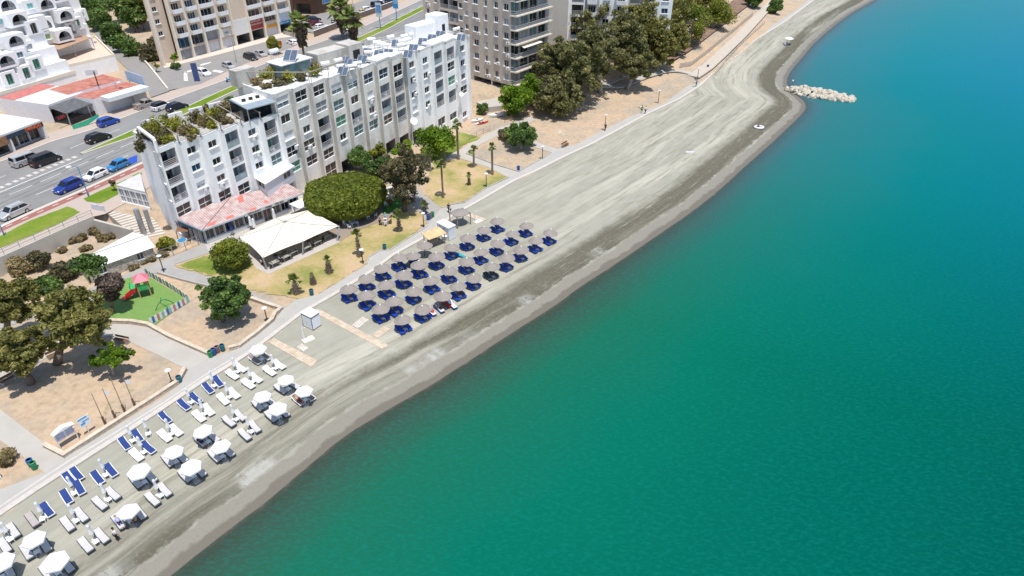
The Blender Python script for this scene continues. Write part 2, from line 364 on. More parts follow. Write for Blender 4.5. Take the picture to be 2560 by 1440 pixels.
# ------------------------------------------------------------------ beach (sand sheet, runs on under the water)
def shore_dist(P):
    d, s, a = seg_dist(P, SHORE); return d * s, a
def sand_mat():
    m = bpy.data.materials.new('beach_sand'); nt, b = nodes(m); b.inputs['Specular IOR Level'].default_value = 0.25
    ad = nt.nodes.new('ShaderNodeAttribute'); ad.attribute_name = 'inland'; d = ad.outputs['Fac']
    as_ = nt.nodes.new('ShaderNodeAttribute'); as_.attribute_name = 'along'; s = as_.outputs['Fac']
    o = nt.nodes.new('ShaderNodeTexCoord').outputs['Object']
    warp = noise(nt, o, 0.09, 4, 0.55); warp2 = noise(nt, o, 0.035, 3, 0.5)
    dw = mathn(nt, 'ADD', d, mathn(nt, 'MULTIPLY', mathn(nt, 'SUBTRACT', warp, 0.5), 1.3))
    dww = mathn(nt, 'ADD', d, mathn(nt, 'MULTIPLY', mathn(nt, 'SUBTRACT', warp2, 0.5), 4.0))
    cv = nt.nodes.new('ShaderNodeCombineXYZ'); nt.links.new(mathn(nt, 'MULTIPLY', s, 0.075), cv.inputs[0]); nt.links.new(mathn(nt, 'MULTIPLY', dw, 0.95), cv.inputs[1])
    cw = nt.nodes.new('ShaderNodeCombineXYZ'); nt.links.new(mathn(nt, 'MULTIPLY', s, 0.02), cw.inputs[0]); nt.links.new(mathn(nt, 'MULTIPLY', dww, 0.33), cw.inputs[1])
    st = noise(nt, cv.outputs[0], 1.0, 10, 0.74); st2 = noise(nt, cw.outputs[0], 1.0, 9, 0.7, 0.2)
    fine = noise(nt, o, 3.5, 6, 0.7); mid = noise(nt, o, 0.35, 6, 0.6)
    base = mixnode(nt, maprange(nt, mid, 0.35, 0.65), (0.315, 0.307, 0.25), (0.355, 0.346, 0.285))
    # pale raked / driven streaks and darker damp ones, strongest between 3 and 20 m from the water
    zone = ramp(nt, maprange(nt, dw, 0, 40), [(0.08, 0.0), (0.12, 1.0), (0.27, 0.9), (0.40, 0.25), (0.85, 0.3)])
    far = maprange(nt, s, 452, 492); farz = mathn(nt, 'MULTIPLY', far, maprange(nt, d, 5, 10)); zone = mathn(nt, 'MAXIMUM', zone, mathn(nt, 'MULTIPLY', farz, 1.0))
    pale = mathn(nt, 'MULTIPLY', zone, maprange(nt, st2, 0.47, 0.62)); dark = mathn(nt, 'MULTIPLY', zone, maprange(nt, st, 0.51, 0.62))
    base = mixnode(nt, mathn(nt, 'MULTIPLY', pale, 0.8), base, (0.50, 0.475, 0.39))
    base = mixnode(nt, mathn(nt, 'MULTIPLY', dark, 0.75), base, (0.205, 0.195, 0.142))
    lowf = noise(nt, cw.outputs[0], 0.9, 4, 0.6)
    wd = mathn(nt, 'ADD', dw, mathn(nt, 'MULTIPLY', mathn(nt, 'SUBTRACT', noise(nt, o, 0.5, 6, 0.7), 0.5), 2.2))
    wl = ramp(nt, maprange(nt, wd, 0, 20), [(0.13, 0.0), (0.15, 1.0), (0.31, 0.95), (0.40, 0.0)])
    wl = mathn(nt, 'MULTIPLY', wl, mathn(nt, 'MULTIPLY', maprange(nt, st, 0.30, 0.43), maprange(nt, noise(nt, o, 2.6, 8, 0.85), 0.34, 0.48, 0.6, 1.0)))
    wl = mathn(nt, 'MULTIPLY', wl, maprange(nt, lowf, .36, .52, .3, 1.0)); base = mixnode(nt, mathn(nt, 'MULTIPLY', wl, 0.92), base, (0.092, 0.084, 0.056))
    crust = ramp(nt, maprange(nt, wd, 0, 10), [(0.27, 0.0), (0.31, 1.0), (0.42, 0.8), (0.5, 0.0)])
    cu = nt.nodes.new('ShaderNodeCombineXYZ'); nt.links.new(mathn(nt, 'MULTIPLY', s, 0.07), cu.inputs[0])
    crust = mathn(nt, 'MULTIPLY', crust, mathn(nt, 'MULTIPLY', maprange(nt, noise(nt, cu.outputs[0], 1.0, 3, 0.5), 0.54, 0.58), maprange(nt, noise(nt, o, 1.2, 6, .75), .38, .5)))
    crust = mathn(nt, 'MULTIPLY', crust, maprange(nt, s, 470, 480, 1, 0)); base = mixnode(nt, mathn(nt, 'MULTIPLY', crust, 0.6), base, (0.50, 0.49, 0.455))
    base = mixnode(nt, maprange(nt, fine, 0.55, 0.8, 0, 0.35), base, (0.25, 0.235, 0.19))
    wn = mathn(nt, 'ADD', d, mathn(nt, 'MULTIPLY', mathn(nt, 'SUBTRACT', noise(nt, o, 0.3, 5, .6), 0.5), 2.0))
    wet = maprange(nt, wn, 2.5, 2.9, 1, 0)
    wetc = mixnode(nt, maprange(nt, wn, 0.9, 1.25), (0.165, 0.146, 0.115), (0.255, 0.238, 0.192)); wetc = mixnode(nt, maprange(nt, fine, .5, .75, 0, .4), wetc, (.16, .145, .115))
    c = mixnode(nt, wet, base, wetc)
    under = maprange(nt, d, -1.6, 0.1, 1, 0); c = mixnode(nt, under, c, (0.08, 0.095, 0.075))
    nt.links.new(c, b.inputs['Base Color']); nt.links.new(maprange(nt, wet, 0, 1, 0.95, 0.5), b.inputs['Roughness'])
    bp = nt.nodes.new('ShaderNodeBump'); bp.inputs['Strength'].default_value = 0.35; bp.inputs['Distance'].default_value = 0.15
    nt.links.new(mathn(nt, 'ADD', mathn(nt, 'MULTIPLY', fine, 0.5), mathn(nt, 'MULTIPLY', st, mathn(nt, 'MULTIPLY', zone, 1.5))), bp.inputs['Height']); nt.links.new(bp.outputs[0], b.inputs['Normal']); return m
def beach_z(d):
    return np.where(d > 0, 0.52 * (1 - np.exp(-np.clip(d, 0, 99) / 7.0)), np.clip(d, -60, 0) * 0.09)
def bz(P):
    d, a = shore_dist(P); dp, sp, _ = seg_dist(P, PLO)
    z = beach_z(d); z = np.where(sp > 0, np.minimum(z, 0.5) - np.clip(dp, 0, 2) * 0.2, z)
    return z, {'inland': d, 'along': a, 'land': dp * sp}
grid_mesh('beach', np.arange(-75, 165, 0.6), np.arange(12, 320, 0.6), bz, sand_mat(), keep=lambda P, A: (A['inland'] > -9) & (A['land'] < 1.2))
def BZ(x, y):
    d, _ = shore_dist(np.array([[x, y]])); return float(beach_z(d)[0])
def S(u, v, dz=0.0):
    "point on the sand under a pixel"
    z = 0.45
    for _ in range(8):
        p = at(u, v, z + dz); z = BZ(p.x, p.y)
    p = at(u, v, z + dz); p.z = z; return p
# ------------------------------------------------------------------ sea
def sea_mat():
    m = bpy.data.materials.new('sea_water'); nt, b = nodes(m)
    ad = nt.nodes.new('ShaderNodeAttribute'); ad.attribute_name = 'offshore'; d = ad.outputs['Fac']
    o = nt.nodes.new('ShaderNodeTexCoord').outputs['Object']
    sx = nt.nodes.new('ShaderNodeSeparateXYZ'); nt.links.new(o, sx.inputs[0])
    big = noise(nt, o, 0.02, 3, 0.5); dn = mathn(nt, 'ADD', d, mathn(nt, 'MULTIPLY', mathn(nt, 'SUBTRACT', noise(nt, o, 0.05, 5, 0.6), 0.5), mathn(nt, 'MULTIPLY', maprange(nt, d, 0, 20), 14.0)))
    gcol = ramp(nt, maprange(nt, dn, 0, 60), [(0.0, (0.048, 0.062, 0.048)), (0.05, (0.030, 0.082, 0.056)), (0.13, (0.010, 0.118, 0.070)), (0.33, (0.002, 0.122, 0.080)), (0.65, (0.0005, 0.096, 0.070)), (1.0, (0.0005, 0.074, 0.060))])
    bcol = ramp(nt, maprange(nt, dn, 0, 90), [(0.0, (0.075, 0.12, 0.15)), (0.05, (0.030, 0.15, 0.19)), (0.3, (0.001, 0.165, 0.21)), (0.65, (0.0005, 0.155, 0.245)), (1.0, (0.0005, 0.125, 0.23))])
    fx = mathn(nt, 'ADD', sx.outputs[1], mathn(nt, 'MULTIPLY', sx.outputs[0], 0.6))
    fb = ramp(nt, maprange(nt, fx, 60, 270), [(0.10, 0.0), (0.28, 0.28), (0.48, 0.62), (0.95, 1.0)])  # blue shift by position: sky reflection painted into the water tone
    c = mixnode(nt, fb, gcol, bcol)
    mp = nt.nodes.new('ShaderNodeMapping'); mp.inputs['Rotation'].default_value = (0, 0, R(35)); mp.inputs['Scale'].default_value = (1, 1.9, 1); nt.links.new(o, mp.inputs[0])
    r1 = noise(nt, mp.outputs[0], 1.7, 3, 0.6, 0.4); r2 = noise(nt, mp.outputs[0], 0.12, 3, 0.5)
    c = mixnode(nt, maprange(nt, r1, 0.45, 0.68, 0, 0.5), c, mixnode(nt, 0.45, c, (0.006, 0.20, 0.165)))
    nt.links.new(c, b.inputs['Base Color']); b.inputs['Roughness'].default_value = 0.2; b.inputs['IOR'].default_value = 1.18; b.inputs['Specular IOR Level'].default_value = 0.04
    bp = nt.nodes.new('ShaderNodeBump'); bp.inputs['Strength'].default_value = 0.22; bp.inputs['Distance'].default_value = 0.12
    nt.links.new(mathn(nt, 'ADD', r1, mathn(nt, 'MULTIPLY', r2, 1.2)), bp.inputs['Height']); nt.links.new(bp.outputs[0], b.inputs['Normal'])
    tr = nt.nodes.new('ShaderNodeBsdfTransparent'); ms = nt.nodes.new('ShaderNodeMixShader')
    al = ramp(nt, maprange(nt, mathn(nt, 'ADD', d, mathn(nt, 'MULTIPLY', mathn(nt, 'SUBTRACT', noise(nt, o, 0.45, 5), 0.5), 1.6)), -0.3, 9.7), [(0.0, 0.10), (0.03, 0.45), (0.10, 0.85), (0.25, 1.0)])
    nt.links.new(al, ms.inputs[0]); nt.links.new(tr.outputs[0], ms.inputs[1]); nt.links.new(b.outputs[0], ms.inputs[2])
    nt.links.new(ms.outputs[0], nt.nodes['Material Output'].inputs[0]); return m
def axis(lo, hi, c0, c1):
    a = [lo]
    mid = list(np.arange(c0, c1, 1.0)); out = []
    x = c0; st = 1.0
    while x > lo: st *= 1.25; x -= st; out.append(max(x, lo))
    out2 = []; x = c1; st = 1.0
    while x < hi: out2.append(x); st *= 1.25; x += st
    return np.array(sorted(set(out)) + mid + out2 + [hi])
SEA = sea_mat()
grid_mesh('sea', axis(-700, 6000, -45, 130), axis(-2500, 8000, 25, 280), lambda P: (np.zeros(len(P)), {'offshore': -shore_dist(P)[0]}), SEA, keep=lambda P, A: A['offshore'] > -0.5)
# ------------------------------------------------------------------ flat sheets and ribbons
def resample(P, step):
    P = np.asarray(P, float); seg = np.hypot(*np.diff(P, axis=0).T); s = np.concatenate([[0], np.cumsum(seg)]); n = max(2, int(s[-1] / step) + 1)
    t = np.linspace(0, s[-1], n); return np.stack([np.interp(t, s, P[:, 0]), np.interp(t, s, P[:, 1])], 1)
def sheet(name, pts, m, z=ZL, dz=0.02, kind='structure', label=None, cat=None, world=False):
    if name in ('lawn', 'verge') and not world:
        rr_ = random.Random(len(pts)); Q = resample([tuple(at(u, v, z)[:2]) for u, v in list(pts) + [pts[0]]], 0.7)[:-1]; am = .28 if name == 'lawn' else .08; pts = [(x + rr_.uniform(-am, am), y + rr_.uniform(-am, am)) for x, y in Q]; world = True
    mb = MB(); P = [(p[0], p[1], z + dz) for p in pts] if world else [(*at(u, v, z)[:2], z + dz) for u, v in pts]
    mb.poly(P); o = mb.build(name, m); return tag(o, label, cat, kind=kind)
def normals(P):
    T = np.gradient(P, axis=0); T /= np.hypot(*T.T)[:, None]; return np.stack([-T[:, 1], T[:, 0]], 1)
def smooth(P, it=2):
    P = np.asarray(P, float)
    for _ in range(it):
        Q = [P[0]]
        for a, b in zip(P[:-1], P[1:]): Q += [0.75 * a + 0.25 * b, 0.25 * a + 0.75 * b]
        P = np.array(Q + [P[-1]])
    return P
def ribbon_mb(P, wl, wr, z=None, dz=0.02, th=0.0, mb=None, step=2.0, sm=0):
    "strip along P; wl / wr: widths to the left / right; z None drapes on the ground"
    mb = mb or MB(); P = smooth(P, sm) if sm else np.asarray(P, float); P = resample(P, step); N = normals(P)
    L, Rr = P + N * wl, P - N * wr
    zL = (heightf(L) + 0.02 if z is None else np.full(len(P), z)) + dz; zR = (heightf(Rr) + 0.02 if z is None else np.full(len(P), z)) + dz
    if z is None: zL = zR = np.maximum(zL, zR)
    n = len(P); vs = [(*p, a) for p, a in zip(L, zL)] + [(*p, a) for p, a in zip(Rr, zR)]
    mb.add(vs, [(i, n + i, n + i + 1, i + 1) for i in range(n - 1)])
    if th:
        mb.add([(*p, a) for p, a in zip(L, zL)] + [(*p, a - th) for p, a in zip(L, zL)], [(i + 1, n + i + 1, n + i, i) for i in range(n - 1)])
        mb.add([(*p, a) for p, a in zip(Rr, zR)] + [(*p, a - th) for p, a in zip(Rr, zR)], [(i, n + i, n + i + 1, i + 1) for i in range(n - 1)])
        for i in (0, n - 1): mb.quad((*L[i], zL[i]), (*Rr[i], zR[i]), (*Rr[i], zR[i] - th), (*L[i], zL[i] - th))
    return mb
def slabmat(name, c, c2, scale=0.6):
    m = mat(name, c, 0.92, 0.06, scale, c2, lo=0.35, hi=0.7); return m
PROMM = slabmat('promenade_concrete', (0.47, 0.45, 0.41), (0.40, 0.385, 0.35), 0.7)
PATHM = slabmat('path_concrete', (0.50, 0.47, 0.42), (0.42, 0.39, 0.345), 0.5)
PATH2 = slabmat('path_grey', (0.40, 0.385, 0.36), (0.33, 0.315, 0.29), 0.6)
ASPH = slabmat('asphalt_worn', (0.28, 0.275, 0.265), (0.215, 0.21, 0.203), 0.22)
ASPH2 = slabmat('asphalt_car_park', (0.30, 0.285, 0.27), (0.25, 0.24, 0.23), 0.3)
PAVM = slabmat('pavement_pink', (0.50, 0.41, 0.35), (0.44, 0.37, 0.32), 0.5)
BIKEM = slabmat('bike_lane_red', (0.36, 0.15, 0.12), (0.30, 0.125, 0.10), 0.6)
PAINT = mat('road_paint', (0.72, 0.71, 0.67), 0.8, 0.15, 2.0)
KERBM = slabmat('kerb_stone', (0.62, 0.58, 0.52), (0.50, 0.46, 0.41), 2.0)
TURF = mat('artificial_turf', (0.17, 0.29, 0.075), 0.9, 0.10, 2.5, bump=0.2, bscale=9)
def lawnmat(name, a, b_, c, s=0.16):
    m = bpy.data.materials.new(name); nt, b = nodes(m); b.inputs['Roughness'].default_value = 0.95; b.inputs['Specular IOR Level'].default_value = 0.04
    o = nt.nodes.new('ShaderNodeTexCoord').outputs['Object']
    n1 = noise(nt, o, s, 7, 0.65); n2 = noise(nt, o, 2.6, 6, 0.7)
    col = ramp(nt, n1, [(0.36, a), (0.48, b_), (0.62, c)]); col = mixnode(nt, maprange(nt, n2, 0.45, 0.75, 0, 0.45), col, tuple(x * 0.55 for x in b_))
    nt.links.new(col, b.inputs['Base Color']); bp = nt.nodes.new('ShaderNodeBump'); bp.inputs['Strength'].default_value = 0.5; bp.inputs['Distance'].default_value = 0.1
    nt.links.new(n2, bp.inputs['Height']); nt.links.new(bp.outputs[0], b.inputs['Normal']); return m
LAWND = lawnmat('dry_lawn', (0.25, 0.26, 0.08), (0.42, 0.335, 0.15), (0.53, 0.39, 0.235))
LAWNG = lawnmat('green_lawn', (0.13, 0.19, 0.03), (0.21, 0.25, 0.055), (0.36, 0.32, 0.12))
VERGE = lawnmat('verge_grass', (0.12, 0.20, 0.02), (0.165, 0.24, 0.03), (0.22, 0.26, 0.05))
# promenade between its two edge lines
mb = MB(); lo_ = resample(PLO, 1.0); tree_n = len(lo_)
quads = [tuple(p) for p in PLO] + [tuple(p) for p in PUP[::-1]]
mb.poly([(x, y, ZL + 0.06) for x, y in quads])
n = len(PLO); mb.add([(*p, ZL + 0.06) for p in PLO] + [(*p, ZL - 0.35) for p in PLO], [(i, n + i, n + i + 1, i + 1) for i in range(n - 1)])
tag(mb.build('promenade', PROMM), kind='structure')
tag(ribbon_mb(PLO, 0.55, 0.02, ZL, 0.09, 0.4, step=1.5).build('promenade_kerb', KERBM), kind='structure')
tag(ribbon_mb(toXY([(-120, 1350), (0, 1268), (154, 1165), (400, 1014), (515, 937), (581, 898)]), 0.12, 0.12, ZL, 0.072).build('promenade_joint', KERBM), kind='structure')
NPATH = [0]
def path(px_poly, m=PATHM, z=ZL, dz=0.014, name='path'):
    NPATH[0] += 1; return sheet(name, px_poly, m, z, dz + .004 * NPATH[0])
path([(-150, 900), (0, 1023), (117, 1113), (165, 1145), (177, 1136), (160, 1170), (112, 1182), (0, 1100), (-150, 985)])
path([(-150, 980), (0, 925), (100, 875), (190, 830), (277, 809), (330, 812), (371, 819), (410, 840), (521, 885), (526, 897), (469, 925), (400, 890), (333, 859), (275, 840), (200, 850), (133, 885), (0, 962), (-150, 1030)])
path([(-60, 800), (225, 722), (300, 690), (400, 655), (516, 606), (525, 632), (440, 660), (435, 668), (515, 690), (610, 725), (720, 770), (704, 779), (612, 745), (515, 717), (395, 682), (330, 705), (240, 748), (-60, 840)], PATH2)
path([(1071, 412), (1125, 385), (1150, 376), (1177, 358), (1244, 322), (1330, 290), (1340, 300), (1244, 340), (1180, 372), (1166, 383), (1240, 412), (1296, 430), (1288, 446), (1270, 444), (1220, 418), (1150, 396), (1140, 396), (1083, 416)])
path([(1330, 352), (1396, 373), (1408, 386), (1385, 384), (1330, 366)])
path([(1040, 470), (1062, 490), (1108, 522), (1132, 520), (1071, 561), (1052, 535), (1020, 490)], PATH2)
LAWN = [(440, 665), (525, 634), (600, 612), (655, 600), (770, 590), (960, 520), (1010, 525), (1052, 535), (1065, 560), (1003, 608), (976, 624), (951, 627), (922, 644), (917, 660), (796, 737), (740, 748), (610, 723), (515, 688)]
sheet('lawn', LAWN, LAWND, dz=0.052)
sheet('lawn', [(446, 665), (525, 637), (620, 630), (640, 660), (590, 690), (520, 686)], LAWNG, dz=0.064)
sheet('lawn', [(1062, 487), (1081, 415), (1117, 400), (1140, 397), (1154, 399), (1221, 421), (1271, 444), (1219, 469), (1162, 505), (1129, 510), (1106, 520)], LAWND, dz=0.050)
sheet('lawn', [(1085, 415), (1075, 380), (1150, 330), (1205, 345), (1160, 362), (1145, 375)], LAWNG, dz=0.054)
sheet('terrace', [(505, 600), (470, 560), (765, 470), (800, 560), (850, 590), (850, 606), (672, 686), (640, 672), (600, 612), (525, 633)], slabmat('terrace_paving', (0.52, 0.48, 0.43), (0.45, 0.41, 0.37)), dz=0.072)
sheet('terrace', [(770, 560), (850, 605), (900, 575), (950, 555), (985, 540), (985, 500), (760, 490)], slabmat('terrace_tiles', (0.33, 0.26, 0.21), (0.27, 0.22, 0.18)), dz=0.080)
sheet('playground_turf', [(244, 745), (300, 702), (360, 685), (473, 752), (380, 818), (330, 809), (250, 806)], TURF, dz=0.058)
sheet('turf_patch', [(955, 505), (1000, 490), (1012, 512), (958, 542)], mat('green_turf', (0.05, 0.2, 0.03), 0.9, 0.1), dz=0.088)
# dark patches of soil, weeds
# ---- high side
ROADC = smooth(toXY([(-400, 720), (-150, 606), (0, 540), (342, 386), (560, 287), (760, 195), (1000, 82), (1160, 5), (1290, -60)], ZH), 1)
FAR = [(-400, 570), (-150, 470), (0, 407), (133, 354), (221, 329), (396, 262), (568, 200), (740, 128), (898, 73), (1006, 23), (1130, -35), (1250, -90)]
NEAR = [(-400, 745), (-150, 634), (0, 566), (79, 529), (200, 477), (342, 412), (600, 290), (800, 200), (1010, 95), (1180, 20), (1300, -45)]
farw, nearw = toXY(FAR, ZH), toXY(NEAR, ZH)
sheet('road', [tuple(p) for p in farw] + [tuple(p) for p in nearw[::-1]], ASPH, ZH, 0.02, world=True)
tag(ribbon_mb(farw, 4.8, 0.0, ZH, 0.14, 0.14).build('pavement', PAVM), kind='structure')
tag(ribbon_mb(farw, 0.35, 0.04, ZH, 0.155, 0.155).build('kerb', KERBM), kind='structure')
sheet('pavement', [(-400, 860), (-400, 745), (-150, 634), (0, 566), (79, 529), (200, 477), (342, 412), (420, 372), (440, 420), (330, 500), (262, 536), (231, 543), (158, 574), (79, 610), (0, 645), (-260, 745)], PAVM, ZH, 0.06)
tag(ribbon_mb(nearw[:7], 0.05, 0.7, ZH, 0.12, 0.12).build('kerb', KERBM), kind='structure')
bike = toXY([(-150, 650), (0, 573), (40, 555), (200, 485), (345, 420), (430, 380)], ZH)
tag(ribbon_mb(bike, 0.55, 1.0, ZH, 0.075).build('bike_lane', BIKEM), kind='structure')
def dashes(P, ln, gap, wd, z, dz, m=PAINT, name='road_marking', off=0.0):
    P = resample(smooth(P, 2), 0.25); mb = MB(); n = int(ln / 0.25); g = int((ln + gap) / 0.25); N = normals(P); k = int(off / 0.25)
    while k + n < len(P):
        a, b = P[k], P[k + n]; na, nb = N[k] * wd / 2, N[k + n] * wd / 2
        mb.quad((*(a + na), z + dz), (*(a - na), z + dz), (*(b - nb), z + dz), (*(b + nb), z + dz)); k += g
    return tag(mb.build(name, m), kind='structure')
dashes(bike - normals(bike) * 0.2, 1.2, 1.3, 0.14, ZH, 0.085)
dashes(toXY([(-150, 562), (0, 497), (95, 458), (190, 417), (283, 377), (400, 327)], ZH), 4.0, 1.6, 0.14, ZH, 0.03)
dashes(toXY([(-150, 590), (0, 527), (130, 470), (330, 385), (450, 330)], ZH), 3.0, 4.5, 0.13, ZH, 0.03)
dashes(toXY([(-150, 505), (0, 445), (160, 377), (280, 330), (440, 272), (560, 222)], ZH), 3.0, 5.0, 0.12, ZH, 0.03)
dashes(toXY([(860, 100), (1000, 38), (1130, -25)], ZH), 3, 4, 0.13, ZH, 0.03)
tag(ribbon_mb(toXY([(-150, 548), (0, 481), (100, 440), (205, 397)], ZH), 0.1, 0.1, ZH, 0.03).build('road_marking', PAINT), kind='structure')
dashes(toXY([(-150, 537), (0, 470), (100, 428), (200, 388)], ZH), 0.9, 0.45, 1.0, ZH, 0.045, KERBM, 'median_stones')
for o_ in (-7.6, -6.2, -4.6, -3.2, 2.6, 4.0, 5.6, 7.0):
    tag(ribbon_mb(ROADC + normals(ROADC) * o_, .28, .28, ZH, 0.024, step=3).build('road_wear', mat('asphalt_track', (.20, .196, .19), .9, .22, .3)), kind='structure')
MED = toXY([(204, 386), (262, 363), (322, 340), (445, 287), (565, 231), (725, 160), (889, 104), (960, 72), (1006, 47), (1080, 10), (1200, -50)], ZH)
mw = MB(); Pm = resample(MED, 2.0); Nm = normals(Pm); Wm = np.clip(np.linspace(0, len(Pm) * 2.0, len(Pm)) / 9, 0.05, 1.25)
nn = len(Pm); mw.add([(*(p + q * ww), ZH + 0.18) for p, q, ww in zip(Pm, Nm, Wm)] + [(*(p - q * ww), ZH + 0.18) for p, q, ww in zip(Pm, Nm, Wm)], [(i, nn + i, nn + i + 1, i + 1) for i in range(nn - 1)])
tag(mw.build('median_grass', VERGE), kind='structure')
for sgn in (1, -1):
    mw = MB(); A = Pm + sgn * Nm * Wm[:, None]; B = Pm + sgn * Nm * (Wm[:, None] + 0.35)
    mw.add([(*p, ZH + 0.2) for p in A] + [(*p, ZH + 0.2) for p in B] + [(*p, ZH) for p in B], [(i, nn + i, nn + i + 1, i + 1) if sgn < 0 else (i + 1, nn + i + 1, nn + i, i) for i in range(nn - 1)] + [(nn + i, 2 * nn + i, 2 * nn + i + 1, nn + i + 1) if sgn < 0 else (nn + i + 1, 2 * nn + i + 1, 2 * nn + i, nn + i) for i in range(nn - 1)])
    tag(mw.build('median_kerb', KERBM), kind='structure')
for P in ([(-60, 640), (0, 592), (77, 552), (170, 517), (202, 531), (150, 560), (0, 622), (-60, 655)], [(210, 497), (320, 447), (312, 455), (298, 466), (296, 487), (250, 510), (214, 504)], [(332, 440), (352, 431), (356, 436), (335, 446)]):
    sheet('verge', P, VERGE, ZH, 0.09)
sheet('side_lane', [(200, 35), (231, 73), (260, 117), (319, 175), (367, 221), (378, 245), (424, 229), (400, 200), (354, 150), (312, 110), (262, 40), (230, 15)], ASPH2, ZH, 0.16)
sheet('car_park', [(372, 158), (412, 170), (452, 160), (640, 113), (700, 97), (742, 92), (735, 118), (600, 165), (500, 212), (420, 228)], ASPH2, ZH, 0.17)
sheet('forecourt', [(412, 172), (405, 162), (452, 154), (702, 85), (735, 76), (742, 92), (700, 97), (640, 113), (540, 140), (452, 162)], slabmat('forecourt_paving', (0.66, 0.58, 0.49), (0.58, 0.5, 0.43)), ZH, 0.20)
sheet('car_park', [(735, 60), (760, 42), (830, 30), (1000, -30), (990, 8), (900, 38), (845, 60), (787, 84), (745, 78)], ASPH2, ZH, 0.17)
for P in ([(460, 185), (468, 180), (470, 205), (460, 203)], [(500, 163), (530, 156), (524, 160), (503, 166)], [(538, 176), (560, 180), (552, 184), (530, 180)], [(460, 182), (500, 170), (502, 173), (466, 184)]):
    sheet('road_marking', P, PAINT, ZH, 0.185)
# right-hand side: concrete yard between the blocks, slope paths
mbp = ribbon_mb(toXY([(1470, 216), (1510, 212), (1552, 211), (1585, 199), (1620, 188), (1680, 173), (1750, 177)], 2.2), 1.0, 1.0, None, 0.06, 0.2, step=1.0, sm=2); tag(mbp.build('path', PATHM), kind='structure')
mbp = ribbon_mb(toXY([(1500, 205), (1540, 192), (1590, 170), (1640, 150), (1700, 120)], 3.0), 0.9, 0.9, None, 0.05, 0.2, step=1.0, sm=2); tag(mbp.build('path', PATHM), kind='structure')
mbp = ribbon_mb(toXY([(1735, 180), (1768, 160), (1800, 132), (1850, 86), (1908, 26), (1960, -20)], 2.4), 1.6, 1.6, None, 0.10, 0.3, step=1.0); tag(mbp.build('path', slabmat('ramp_paving', (0.56, 0.49, 0.41), (0.48, 0.42, 0.35))), kind='structure')
mbp = ribbon_mb(toXY([(1672, 152), (1712, 128), (1760, 92), (1830, 38), (1880, 0)], 2.9), 5.5, 1.2, None, 0.05, 0.15, step=1.0); tag(mbp.build('leaf_litter', mat('leaf_litter', (.20, .11, .075), .95, .35, .8, (.30, .20, .14), bump=.4, bscale=4)), kind='structure')
mbp = MB(); mbp.prism([tuple(at(u, v, 1.75))[:2] for u, v in [(1165, 205), (1255, 236), (1256, 264), (1222, 268), (1187, 254), (1160, 230)]], 0.2, 1.75); tag(mbp.build('yard', PATHM), kind='structure')
# ------------------------------------------------------------------ facade kit (walls with real openings)
GL = {'d': G_DARK, 'b': G_BLUE, 't': G_TEAL, 'c': G_CURT, 'g': G_GREEN, 'n': G_BROWN, 'w': SHUT_W, 'G': SHUT_G, 'L': SHUT_L, 'M': SHUT_M}
def V3(p, z): return Vector((p[0], p[1], z))
class Bld:
    def __init__(s, name, label, cat, loc, detail=True):
        s.o = thing(name, label, cat, loc); s.loc = Vector(loc); s.detail = detail; s.parts = {}
    def mb(s): return MB(s.loc)
    def wallmb(s, key='wall'):
        if key not in s.parts: s.parts[key] = s.mb()
        return s.parts[key]
    def finish(s, mats):
        for k, m in s.parts.items():
            if s.parts[k].f: s.part(s.parts[k], k.split('|')[0], m if not isinstance(mats, dict) else mats[k]) if False else s.parts[k].build(k.split('|')[0], mats[k], s.o)
    def part(s, mb, name, m, label=None):
        o = mb.build(name, m, s.o)
        if label: o['label'] = label
        return o
